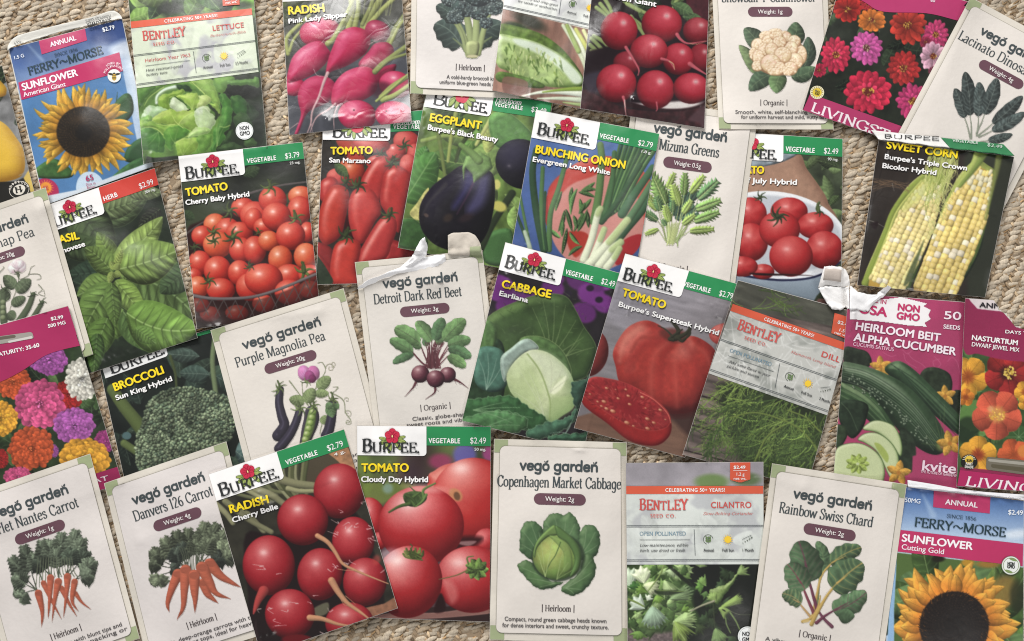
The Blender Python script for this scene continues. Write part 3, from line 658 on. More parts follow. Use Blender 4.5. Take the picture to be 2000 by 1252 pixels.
def art_squash(r):
    tile(0, 0); r.tex(20, .3, 2); leafy(r, 6, (-100, 500, 120, 1200), [(40, 55, 35), (55, 70, 42)], 160, 3)
    r.P([-300, 600, -100, 560, 30, 660, 50, 720, 0, 760, -300, 800], (214, 172, 40), infl=60, lo=(150, 105, 15), hi=(240, 205, 80))
    r.P([-300, 900, -60, 930, 40, 970, 130, 1080, 185, 1180, 190, 1330, 120, 1400, -80, 1430, -300, 1400], (226, 186, 48), infl=130, lo=(165, 118, 20), hi=(246, 214, 92))
    tile(0, 1); r.P([-300, 180, 120, 165, 200, 130, 210, 180, 280, 330, 0, 420, -300, 420], (42, 40, 34), False)
    r.P([185, 140, 225, 70, 275, 240, 240, 250], (214, 186, 90), False)
    for k in range(24): r.E(150 + k * 4, 118 - k * 2, 3, 3, 0, (150, 150, 160), 2, .6)

def sunflower(r, cx, cy, Ro, Ri, sq, n, colp, root, disc, rings, spread=.55, seed=1, wd=1., tipc=None):
    q = np.random.RandomState(seed)
    for lay in range(3):
        for k in range(n):
            a = (k + .33 * lay + q.uniform(-.3, .3)) * 6.283 / n; R1 = Ro * (1 - .07 * lay) * q.uniform(.88, 1.1)
            r0 = Ri * .86; c = A3(colp) * q.uniform(.82, 1.12)
            r.F(cx + r0 * math.cos(a), cy + r0 * math.sin(a) * sq, cx + R1 * math.cos(a + q.uniform(-.1, .1)), cy + R1 * math.sin(a + q.uniform(-.07, .07)) * sq, Ro * .074 * wd * q.uniform(.8, 1.25), A3(root) * q.uniform(.9, 1.1), tuple(c * .72), q.uniform(-.16, .16), None, 2, (.86, .85), .2, (c * .55, 4), .9, crink=.05, tip=tipc or c)
    for a, b, rr in rings: r.E(cx, cy, Ri * rr, Ri * rr * sq, 0, a, b)
    for k in range(1500):                                    # phyllotaxis seeds
        d = Ri * math.sqrt((k + .5) / 1500) * .99; an = k * 2.39996
        c = A3(disc[k % len(disc)]) * (.55 + .6 * q.rand()) * (.75 + .45 * d / Ri if d > Ri * .3 else .62)
        r.E(cx + d * math.cos(an), cy + d * math.sin(an) * sq, Ri * .018, Ri * .014, 0, c, 2, .8)

def art_sunflower_a(r):
    tile(0, 0); r.grad((500, 250), (44, 78, 142), (640, 640), (170, 190, 212)); r.tex(60, .35, 4, (3, 1), -12, (226, 232, 238))

    r.P([60, 380, 230, 300, 180, 520, 60, 480], (70, 104, 165), True, 60, op=.7); r.P([700, 230, 960, 150, 1000, 330, 700, 330], (48, 80, 145), True, 60, op=.8)
    r.P([860, 370, 990, 310, 1030, 420, 900, 440], (225, 230, 235), True, 50, op=.7); r.P([980, 420, 1060, 400, 1090, 900, 1040, 800], (200, 212, 224), True, 40, op=.8)
    r.N([210, 340, 330, 470], 6, 30, (150, 175, 205), 20, 0, .6)
    r.P([165, 775, 960, 555, 1115, 1320, 1160, 1420, 330, 1640], (84, 136, 186), False)
    r.P([100, 600, 165, 775, 250, 1250, 330, 1650, 200, 1650], (176, 190, 208), False); r.tex(40, .1, 6)
    r.P([900, 800, 980, 730, 1030, 760, 1040, 880, 960, 960, 880, 900], (62, 100, 58), infl=40); r.P([1000, 1150, 1120, 1080, 1140, 1250, 980, 1260], (60, 98, 60), infl=40)
    r.F(1160, 1330, 850, 1420, 60, (70, 118, 62), (150, 180, 120)); r.P([265, 1330, 420, 1240, 560, 1330, 540, 1390, 300, 1390], (70, 112, 56), infl=30, nz=.2)
    r.P([1000, 1280, 1130, 1230, 1140, 1330, 960, 1420, 830, 1430], (66, 110, 62), infl=30, nz=.2)
    for x in (555, 690, 735, 790, 910): r.N([x, 790, x + 8, 720], 8, 3, (60, 95, 60), 3, .2)
    sunflower(r, 650, 1030, 385, 208, .95, 30, (240, 200, 74), (170, 116, 26), [(74, 58, 36), (50, 40, 28), (96, 72, 36)], [((44, 34, 24), 14, 1.0)], 1, 3, .95)
    r.E(655, 1045, 62, 58, 0, (30, 25, 20), 40, .9); r.E(630, 930, 70, 30, 0, (120, 84, 40), 60, .3)
    tile(0, 1); r.B(350, 250, 110, 108, 0, ((190, 40, 95),) * 3, None, nz=0); r.E(358, 215, 44, 44, 0, (238, 160, 50))
    for k in range(18):
        a = k * 6.283 / 18; r.N([358 + 38 * math.cos(a), 215 + 38 * math.sin(a), 358 + 62 * math.cos(a), 215 + 62 * math.sin(a)], 7, 3, (238, 160, 50), 2, 0)
    r.E(708, 225, 112, 138, -12, (196, 214, 228), 3)
    r.P([280, 345, 380, 275, 600, 232, 1130, 30, 1195, 10, 1300, 60, 500, 300, 300, 380], (205, 214, 222), False)

def art_sunflower_b(r):
    tile(3, 3); r.grad((1500, 50), (62, 108, 176), (1480, 480), (196, 214, 232)); r.tex(70, .4, 5, (3, 1), 8, (232, 238, 242))
    r.N([1210, 110, 1290, 270], 8, 50, (176, 200, 226), 30, 0, .6)
    r.P([1000, 560, 2100, 690, 2100, 1400, 980, 1400], (96, 124, 62), False)
    leafy(r, 26, (980, 700, 2100, 1250), [(92, 128, 60), (120, 150, 74), (70, 96, 46), (100, 130, 80)], 380, 8, (150, 176, 110))
    r.P([900, -60, 2200, -60, 2200, 700, 1000, 545], (120, 160, 206), False, grad=((1500, 50), (62, 108, 176), (1480, 480), (196, 214, 232))); r.P([1860, 400, 2000, 380, 2000, 440, 1880, 450], (224, 232, 240), soft=40, op=.8); r.N([1210, 110, 1290, 270], 8, 50, (176, 200, 226), 30, 0, .6)
    r.E(1330, 610, 50, 25, 0, (40, 38, 20), 20); r.E(1560, 640, 50, 30, 0, (196, 150, 40), 20); r.E(1720, 650, 90, 30, 0, (170, 130, 50), 30); r.E(1830, 880, 110, 150, 30, (168, 132, 62), 60, .8); r.E(1950, 900, 60, 120, 0, (56, 62, 34), 50, .8)
    sunflower(r, 1455, 1135, 490, 265, 1., 27, (240, 178, 60), (208, 124, 34), [(52, 40, 34), (36, 28, 26), (74, 56, 40)], [((38, 29, 26), 16, 1.02)], 1, 5, 1.5, (242, 190, 76))
    q = np.random.RandomState(4)
    for k in range(220):
        a = q.uniform(0, 6.28); d = q.uniform(235, 285); r.N([1455 + d * .94 * math.cos(a), 1135 + d * .94 * math.sin(a), 1455 + d * math.cos(a + .05), 1135 + d * math.sin(a + .05)], 6, 3, (56, 38, 28) if q.rand() < .8 else (120, 78, 34), 2, .2)
    r.P([970, 560, 1005, 560, 1000, 740, 985, 1000, 985, 1300, 930, 1300], (150, 188, 222), False)

def art_lettuce(r):
    tile(0, 0); r.a[:] = A3((58, 84, 44)); r.tex(16, .35, 3)
    for x, y, a, b, w in ((1000, 160, 1200, 80, 70), (1090, 40, 1180, -80, 60), (1480, 60, 1560, -60, 60), (1880, -20, 1700, 60, 40), (1530, 90, 1740, 40, 40), (1200, -40, 1350, 60, 60)): r.F(x, y, a, b, w, (128, 164, 74), (170, 196, 120))
    leafy(r, 12, (960, -260, 2000, 120), [(70, 110, 48), (110, 150, 66), (44, 66, 36), (140, 172, 90)], 240, 5, (160, 190, 120))
    r.E(1330, 60, 90, 50, 0, (30, 38, 24), 60, .9); r.E(1900, 40, 70, 30, 0, (34, 42, 28), 40, .7)
    zoomed(255, 150, 7.407); r.P([60, 160, 1880, -60, 1990, 1400, 100, 1400], (44, 58, 36), False)
    r.E(1650, 230, 260, 90, 0, (34, 38, 30), 90); r.E(1820, 700, 120, 300, 0, (34, 44, 32), 90); r.E(400, 1130, 300, 70, 0, (38, 46, 34), 80)
    D = [([80, 170, 500, 90, 1100, 30, 1200, 200, 1280, 400, 1100, 330, 900, 200, 700, 110, 480, 140, 260, 330, 130, 450, 90, 400], (104, 150, 60), (140, 180, 84)),
      ([80, 180, 340, 130, 360, 160, 240, 290, 160, 420, 100, 500], (88, 134, 56), (120, 164, 76)), ([860, 60, 1150, 20, 1240, 220, 1290, 400, 1150, 340, 1060, 240, 960, 150], (140, 176, 80), (176, 204, 108)),
      ([1250, 0, 1500, 0, 1460, 90, 1400, 120, 1350, 230, 1250, 200, 1190, 60], (110, 154, 66), (146, 186, 90)), ([1400, 60, 1740, 30, 1800, 0, 1860, 40, 1840, 160, 1730, 120, 1480, 120], (96, 140, 66), (130, 172, 90)), ([1450, 300, 1560, 270, 1660, 340, 1690, 500, 1640, 560, 1500, 520], (66, 112, 54), (110, 152, 80)),
      ([1690, 370, 1780, 440, 1860, 540, 1760, 640, 1690, 560], (50, 72, 44), None), ([1490, 620, 1530, 540, 1600, 515, 1680, 540, 1760, 700, 1720, 900, 1560, 800], (66, 96, 54), (90, 120, 70)), ([1370, 860, 1480, 760, 1480, 900, 1400, 960, 1330, 1000], (58, 84, 46), None), ([1290, 1010, 1440, 950, 1540, 970, 1620, 1040, 1400, 1100, 1270, 1060], (62, 88, 50), (90, 120, 70)), ([1640, 930, 1740, 880, 1830, 950, 1780, 1000, 1660, 1000], (70, 100, 52), None), ([100, 1110, 240, 1130, 180, 1260, 120, 1240], (92, 132, 56), None),
      ([640, 130, 800, 120, 900, 200, 760, 210], (52, 84, 44), None), ([380, 320, 450, 260, 560, 240, 740, 180, 780, 230, 700, 280, 560, 300, 560, 470, 470, 460, 400, 400], (140, 178, 62), (184, 208, 100)),
      ([560, 300, 700, 270, 940, 230, 1000, 330, 1160, 300, 1120, 380, 960, 440, 900, 480, 820, 400, 700, 300], (158, 190, 78), (202, 218, 124)), ([1000, 270, 1150, 290, 1120, 400, 960, 460, 990, 360], (186, 206, 120), (214, 226, 156)),
      ([580, 330, 640, 300, 800, 420, 830, 490, 700, 530, 620, 480, 570, 420], (204, 220, 178), (228, 236, 212)), ([200, 480, 260, 420, 400, 430, 540, 480, 420, 560, 300, 620, 200, 640, 160, 580], (172, 204, 150), (230, 238, 222)), ([150, 600, 250, 560, 330, 600, 270, 660, 150, 660], (130, 172, 90), None),
      ([310, 640, 400, 540, 560, 470, 700, 500, 800, 480, 900, 470, 960, 560, 960, 700, 800, 760, 640, 700, 480, 680], (160, 192, 80), (198, 216, 116)), ([700, 700, 800, 560, 960, 500, 1000, 640, 960, 760, 860, 780], (152, 188, 80), (186, 210, 120)),
      ([960, 460, 1100, 420, 1150, 490, 1120, 530, 1000, 500], (196, 214, 160), (224, 234, 208)), ([920, 540, 990, 450, 1100, 470, 1160, 530, 1220, 580, 1220, 680, 1140, 770, 1000, 790, 960, 700], (192, 214, 160), (234, 241, 224)),
      ([130, 640, 300, 650, 480, 700, 700, 690, 860, 780, 900, 820, 760, 900, 640, 960, 500, 960, 440, 800, 300, 740, 130, 770], (140, 182, 74), (176, 206, 106)), ([490, 780, 640, 710, 760, 730, 850, 800, 760, 900, 640, 950, 610, 1060, 540, 1040, 500, 930], (96, 152, 58), (136, 184, 84)),
      ([130, 780, 250, 730, 400, 790, 490, 890, 500, 1000, 470, 1100, 380, 1090, 250, 1060, 160, 1040], (78, 136, 54), (124, 178, 92)), ([840, 840, 960, 730, 1160, 760, 1080, 830, 940, 860, 850, 890], (166, 200, 118), (206, 222, 160)),
      ([660, 960, 760, 900, 960, 880, 1000, 900, 980, 1010, 860, 1130, 700, 1150], (150, 186, 74), (184, 210, 108)), ([960, 870, 1100, 840, 1180, 850, 1170, 950, 1130, 1050, 1000, 1100, 980, 1000], (112, 160, 66), (150, 190, 94)),
      ([1280, 260, 1360, 250, 1440, 340, 1470, 500, 1440, 720, 1360, 800, 1370, 880, 1300, 980, 1240, 1010, 1240, 1090, 1150, 1090, 1200, 900, 1190, 800, 1290, 640, 1320, 450], (82, 140, 58), (128, 178, 90)), ([1130, 390, 1250, 410, 1290, 540, 1230, 630, 1210, 520, 1130, 430], (52, 70, 40), None), ([1130, 385, 1260, 400, 1290, 520, 1260, 510, 1180, 420], (158, 192, 84), None)]
    r.P([100, 170, 500, 90, 1150, 40, 1300, 400, 1320, 800, 1180, 1080, 700, 1140, 150, 1080], (104, 144, 62), soft=20, nz=.25, nsc=120)
    for p, c, h in D: r.P(p, c, infl=110, sk=.8, ruf=9, hi=h, lo=tuple(A3(c) * .74), nz=.17, nsc=90, edge=(tuple(np.minimum(A3(h or c) * 1.08 + 6, 255)), 10, .45), soft=12)
    r.N([375, 380, 390, 280, 500, 190, 640, 150], 40, 60, (208, 222, 204), 20, .3); r.N([380, 350, 420, 260, 520, 200, 640, 170], 10, 16, (120, 160, 70), 10, 0, .7)
    r.N([640, 285, 760, 370, 815, 420], 16, 10, (58, 92, 38), 8, 0); r.P([810, 490, 870, 460, 870, 480, 830, 495], (30, 48, 20), False); r.N([880, 70, 980, 160, 1070, 250], 8, 14, (196, 216, 120), 10, 0)
    for p in ([130, 770, 250, 730, 380, 760, 470, 840], [370, 680, 480, 700, 640, 690], [310, 640, 380, 560, 520, 500], [690, 690, 760, 600, 900, 510], [840, 850, 760, 890, 650, 960], [600, 560, 660, 660, 760, 740], [200, 420, 270, 300, 400, 200, 480, 150], [1290, 720, 1370, 730, 1440, 700], [660, 940, 760, 900, 860, 900]): r.N(p, 8, 12, (206, 220, 130), 10, 0, .75)
    q = np.random.RandomState(3)
    for x, y, e in ((1100, 780, ((1000, 480), (1060, 500), (1150, 560), (960, 600))), (400, 800, ((180, 900), (240, 1000), (400, 1060))), (760, 1140, ((700, 960), (820, 920), (940, 920))), (1250, 1000, ((1340, 300), (1400, 420), (1400, 650))), (900, 460, ((760, 300), (860, 260), (960, 260))), (640, 960, ((560, 800), (700, 740))), (260, 620, ((220, 480), (320, 450))), (1000, 200, ((1150, 60), (1200, 200)))): r.ribs(x, y, e, 14, (196, 216, 140), .3)

def art_pink(r):
    tile(1, 0); r.a[:] = A3((92, 92, 84)); r.tex(20, .3, 4)
    leafy(r, 14, (200, -320, 1200, 260), [(58, 66, 40), (76, 84, 46), (44, 46, 36)], 220, 4, (100, 110, 70))
    r.P([230, 640, 1230, 330, 1240, 800, 1230, 1060, 240, 1060], (84, 86, 94), False); r.tex(26, .2, 9, (1, 3)); r.E(640, 620, 160, 90, 0, (48, 40, 48), 80, .8)
    st = (166, 172, 104)
    for p, w in (([250, 420, 240, 300, 330, 200, 420, 120], 34), ([262, 400, 300, 300, 400, 190], 24), ([720, 240, 750, 60, 720, -80], 50), ([770, 220, 800, 60, 790, -80], 44), ([840, 210, 930, 60, 1010, -60], 56), ([860, 220, 990, 70, 1110, -40], 40), ([830, 190, 900, 40, 930, -60], 34), ([740, 60, 720, 120, 640, 260, 560, 330], 46), ([1030, 350, 1090, 220, 1160, 120], 44), ([1050, 340, 1120, 200, 1180, 140], 28)):
        r.N(p, w, w * .8, A3(st) * r.rs.uniform(.8, 1.1), 5, .4)
    for k in range(18): r.N([700 + 22 * k, -40, 690 + 20 * k + r.rs.uniform(-30, 30), 120], 7, 5, A3((190, 196, 130)) * r.rs.uniform(.6, 1.1), 5, .2, .6)
    pk = ((112, 12, 48), (196, 30, 84), (224, 86, 130))
    def rad(cx, cy, rx, ry, rot, tip=None, c=pk): r.B(cx, cy, rx, ry, rot, c, (-.28, -.45, .3, .3), nz=.05, sq=2.2)
    rad(500, 250, 160, 110, -10); rad(950, 240, 100, 80, 20, None, ((96, 12, 42), (158, 22, 70), (190, 60, 100))); rad(300, 680, 90, 70, 0)
    for p in ([560, 340, 620, 280, 760, 0, 750, -100],): r.N(p, 46, 30, st, 5, .4)
    r.P([1020, 330, 1075, 380, 1060, 470, 960, 540, 860, 560, 800, 500, 880, 400, 930, 340], (170, 24, 74), infl=70, lo=(90, 10, 40), hi=(212, 70, 118)); r.P([930, 560, 1090, 500, 1060, 600, 980, 680], (140, 18, 60), infl=30)
    r.P([560, 380, 580, 420, 540, 500, 430, 590, 300, 640, 245, 640, 250, 560, 290, 440, 390, 350, 500, 320], (206, 48, 100), infl=110, lo=(130, 16, 58), hi=(232, 120, 156), hl=.25)
    r.P([660, 250, 760, 210, 860, 240, 895, 320, 850, 420, 720, 510, 590, 560, 545, 600, 560, 480, 610, 340], (200, 34, 88), infl=110, lo=(120, 12, 52), hi=(226, 92, 136), hl=.2)
    r.P([480, 590, 590, 620, 640, 720, 560, 800, 450, 850, 390, 900, 330, 1040, 300, 1050, 350, 900, 330, 800, 330, 720, 380, 630], (192, 34, 88), infl=80, lo=(120, 14, 54), hi=(220, 84, 128))
    r.P([700, 560, 820, 520, 910, 540, 950, 620, 930, 720, 820, 790, 700, 820, 600, 820, 590, 740, 620, 640], (202, 38, 92), infl=90, lo=(120, 12, 52), hi=(228, 92, 136), hl=.2)
    r.B(1090, 660, 130, 105, 10, pk, (-.1, -.5, .25, .35)); r.E(980, 700, 90, 60, 0, (80, 20, 44), 50, .7)
    r.B(790, 900, 150, 118, 5, pk, (-.2, -.4, .3, .3)); r.B(1080, 900, 150, 110, 5, pk, (-.2, -.4, .3, .25))
    for p, w in (([930, 560, 1000, 490, 1180, 360, 1240, 330], 46), ([950, 550, 1040, 470, 1180, 420], 26), ([980, 760, 1060, 680, 1180, 600], 46), ([990, 780, 1090, 740, 1220, 650], 44), ([940, 790, 1050, 700, 1200, 570], 20)): r.N(p, w, w * .8, A3((158, 168, 96)) * r.rs.uniform(.9, 1.1), 5, .45)
    rt = (206, 168, 168)
    for p, a, b in (([560, 570, 530, 640, 490, 760, 440, 870, 430, 960, 400, 1040], 26, 6), ([620, 810, 560, 860, 470, 920, 420, 1040], 18, 5), ([640, 820, 610, 900, 610, 1010], 12, 4), ([490, 770, 430, 900, 440, 1030], 10, 3), ([450, 540, 480, 590, 560, 600], 5, 3), ([880, 350, 930, 320, 1000, 290], 5, 3), ([500, 750, 560, 800, 640, 830], 6, 3), ([330, 960, 260, 1010], 6, 3)): r.N(p, a, b, rt, 3, .3)
    r.E(765, 860, 6, 6, 0, (60, 20, 30)); r.E(1018, 870, 6, 6, 0, (70, 20, 30))
    for k in range(9): r.N([290 + k * 22, 560 - k * 14 + r.rs.uniform(-8, 8), 310 + k * 22, 520 - k * 14], 7, 3, (226, 120, 154), 4, 0, .6)

def art_romaine(r):
    tile(2, 0); r.a[:] = A3((150, 112, 96)); r.tex(30, .3, 3, (1, 5), 8); r.tex(7, .14, 8, (1, 6), 4)
    r.P([-200, -200, 700, 0, 600, 230, -100, 60], (214, 218, 208), False)
    r.E(140, 170, 130, 50, 25, (56, 60, 44), 50, .9); r.E(40, 240, 120, 60, 20, (58, 78, 40), 30)
    r.P([-100, 190, 60, 210, 240, 270, 380, 370, 470, 470, 540, 570, 560, 640, 520, 680, 420, 640, 250, 500, 0, 330, -100, 320], (108, 136, 60), infl=40, lo=(50, 72, 30), hi=(160, 182, 96), nz=.3, nsc=40)
    r.P([-120, 280, 40, 290, 220, 340, 400, 440, 520, 560, 555, 640, 480, 680, 300, 680, 150, 640, -20, 560, -120, 500], (168, 190, 120), infl=60, lo=(96, 124, 56), hi=(226, 234, 214), nz=.2, nsc=50)
    r.P([20, 300, 200, 340, 380, 440, 520, 570, 545, 640, 480, 650, 380, 540, 200, 420, 40, 350], (216, 226, 212), soft=20, op=.85)
    q = np.random.RandomState(5)
    for k in range(110):
        x, y = q.uniform(-60, 380), q.uniform(330, 640)
        if y > 340 + x * .2: r.N([x, y, x + q.uniform(-20, 30), y + q.uniform(20, 60)], q.uniform(8, 18), 4, A3([(196, 212, 130), (84, 118, 44), (140, 170, 70), (214, 222, 160)][q.randint(4)]), 7, .3, .7)
    r.P([-100, 560, 100, 600, 250, 660, 200, 690, -100, 640], (96, 128, 50), infl=20, nz=.3); r.P([-60, 600, 120, 640, 80, 740, -60, 720], (140, 96, 84), op=.8)
    for p, c in (([400, 200, 480, 330, 560, 480, 610, 640], (214, 222, 190)), ([450, 210, 530, 330, 590, 480, 640, 560], (224, 230, 206)), ([500, 230, 560, 330, 640, 470], (212, 216, 120)), ([560, 240, 610, 340, 660, 430], (226, 228, 170)), ([430, 200, 470, 290, 520, 400], (170, 190, 110))): r.N(p, 30, 40, c, 8, .35)
    for p, c, w in (([80, 750, 240, 720, 420, 720, 600, 740], (222, 228, 210), 60), ([240, 720, 400, 700, 600, 690], (150, 176, 70), 40), ([200, 770, 400, 770, 620, 790], (206, 216, 190), 50), ([400, 800, 620, 830], (176, 196, 130), 40)): r.N(p, 10, w, c, 8, .3)

def rootline(r, p, a, b, c=(214, 170, 130)): r.N(p, a, b, c, 3, .4)
def art_crimson(r):
    tile(2, 0); r.a[:] = A3((44, 30, 34)); r.tex(18, .3, 2)
    leafy(r, 12, (680, -260, 1500, 160), [(70, 96, 56), (96, 120, 70), (48, 62, 44)], 200, 9, (140, 160, 110))
    r.P([1380, -100, 1580, -100, 1570, 260, 1490, 150, 1380, 110], (84, 36, 44), nz=.2)
    for p in ([660, 60, 700, 90, 740, 120], [690, 30, 740, 90, 760, 110], [880, 10, 960, 60, 1060, 110], [900, 30, 1000, 90], [700, -50, 760, 50, 780, 100], [1260, 80, 1280, 20, 1330, -40], [620, 300, 680, 360, 760, 460, 780, 510], [610, 350, 680, 420, 740, 520], [620, 400, 700, 480, 750, 530], [640, 280, 730, 340, 780, 420, 790, 500], [960, 160, 1010, 200, 1060, 260], [930, 130, 990, 210, 1030, 270]): r.N(p, 34, 28, (146, 164, 100), 5, .45)
    r.F(1330, 130, 1490, 150, 40, (74, 100, 62), (120, 140, 96)); r.F(1250, 30, 1420, 110, 50, (84, 110, 70), (130, 150, 100))
    r.P([540, 690, 680, 720, 800, 810, 900, 850, 1200, 880, 1520, 800, 1500, 1010, 1100, 960, 520, 860], (70, 34, 38), False, nz=.4, nsc=40); r.tex(14, .12, 5, (4, 1), 12)
    r.E(1060, 690, 500, 170, 8, (52, 22, 28), 10); r.E(1080, 640, 470, 190, 12, (206, 200, 196), 14); r.P([600, 400, 1540, 330, 1540, 760, 1300, 790, 900, 800, 640, 690], (40, 20, 28), soft=20)
    r.P([560, 600, 700, 560, 720, 700, 600, 720], (70, 66, 84), soft=30, op=.7); r.P([1500, 990, 1515, 820, 1380, 930, 1460, 960], (96, 70, 76), soft=20, op=.7)
    cr = ((88, 8, 22), (166, 22, 44), (206, 74, 90))
    for x, y, rx, ry, c in ((1450, 240, 115, 105, ((80, 10, 22), (140, 24, 40), (190, 80, 90))), (1480, 450, 100, 110, ((70, 8, 20), (140, 20, 38), (170, 50, 64))), (900, 490, 110, 90, ((70, 8, 20), (136, 20, 38), (160, 44, 60))), (1300, 460, 125, 125, cr), (1170, 185, 158, 145, cr), (835, 240, 146, 150, cr), (1070, 400, 148, 132, cr), (815, 650, 157, 150, cr), (1120, 700, 148, 152, cr), (1400, 690, 142, 122, cr)):
        r.B(x, y, rx, ry, 0, c, (.25, -.42, .17, .6), (.1, -.5, .8), nz=.05)
        r.E(x + rx * .25, y - ry * .42, 14, 16, 0, (170, 110, 116), 8, .5)
    rt = (196, 92, 104)
    for p, a, b in (([890, 370, 940, 450, 990, 540, 985, 590], 26, 6), ([1290, 270, 1320, 310, 1380, 340, 1520, 320], 30, 6), ([1170, 460, 1230, 480, 1270, 540], 24, 8), ([1390, 500, 1450, 540, 1550, 600], 36, 6), ([870, 760, 880, 800, 890, 900], 26, 5), ([1130, 800, 1135, 850, 1125, 870], 14, 5)): r.N(p, a, b, rt, 3, .4)
    rootline(r, [1230, 480, 1260, 500, 1270, 545], 10, 5); rootline(r, [880, 780, 884, 850, 892, 905], 8, 3, (226, 200, 190)); rootline(r, [1390, 340, 1440, 345, 1520, 322], 5, 3)

def zflower(r, cx, cy, R, col, kind, sq=.95, rot=0, cen=((226, 190, 70), (120, 40, 30))):
    c = A3(col)
    r.E(cx, cy, R * .82, R * .82 * sq, 0, tuple(c * .45), 6)
    if kind == 'dahlia':
        rg = [(22, .55, 1., .17, c, .7), (20, .42, .86, .16, c * 1.02, .72), (17, .3, .7, .15, c * 1.05, .75), (14, .2, .54, .13, c * 1.08, .75), (11, .1, .38, .11, c * 1.1, .7), (8, .02, .24, .08, c * 1.05, .6)]
    elif kind == 'double':
        rg = [(15, .2, 1., .2, c, .8), (13, .15, .84, .17, c, .8), (11, .12, .66, .14, c * 1.06, .7), (9, .06, .44, .1, np.minimum(c * 1.15 + 12, 255), .7)]
    else:
        rg = [(13, .15, 1., .23, c, .78), (12, .12, .86, .19, c * .96, .72)]
    r.petals(cx, cy, [(n, a * R, b * R, w * R, cc, sh) for n, a, b, w, cc, sh in rg], sq, rot)
    if kind != 'dahlia':
        r.E(cx, cy, R * .2, R * .2 * sq, 0, cen[1], 10); r.speck(34, cx, cy, R * .24, R * .22, R * .035, [cen[0], tuple(A3(cen[0]) * .8), cen[1]])
    else: r.speck(20, cx, cy, R * .14, R * .14, R * .03, [tuple(c * .6), tuple(np.minimum(c * 1.2 + 20, 255))])

def art_livingston(r):
    tile(3, 0); r.a[:] = A3((44, 50, 38)); r.tex(18, .3, 3)
    leafy(r, 34, (280, 60, 1450, 1000), [(52, 66, 46), (70, 88, 58), (38, 48, 36)], 170, 6, (96, 116, 84))
    pk, rd, mg, og = (214, 44, 84), (208, 56, 44), (206, 86, 160), (232, 132, 44)
    zflower(r, 400, 550, 60, pk, 'single'); zflower(r, 620, 70, 120, (204, 48, 40), 'single', .85); zflower(r, 780, 30, 60, (196, 48, 56), 'double')
    zflower(r, 1310, 270, 105, (208, 62, 120), 'double', 1.1); zflower(r, 1230, 330, 50, (190, 50, 90), 'single')
    zflower(r, 1095, 200, 142, (214, 66, 50), 'single', 1.05); zflower(r, 810, 160, 115, og, 'single', .8); zflower(r, 770, 375, 130, mg, 'double', 1.05, 0, ((240, 220, 180), (110, 60, 60)))
    zflower(r, 530, 430, 122, pk, 'double', 1.15); zflower(r, 1060, 535, 132, (188, 46, 46), 'double', 1.05); zflower(r, 780, 715, 190, (212, 40, 78), 'double', .92)
    zflower(r, 1290, 440, 110, (228, 176, 196), 'single', 1.1); zflower(r, 1130, 790, 130, (206, 58, 122), 'double', 1.1); zflower(r, 1300, 560, 50, (150, 60, 90), 'single')
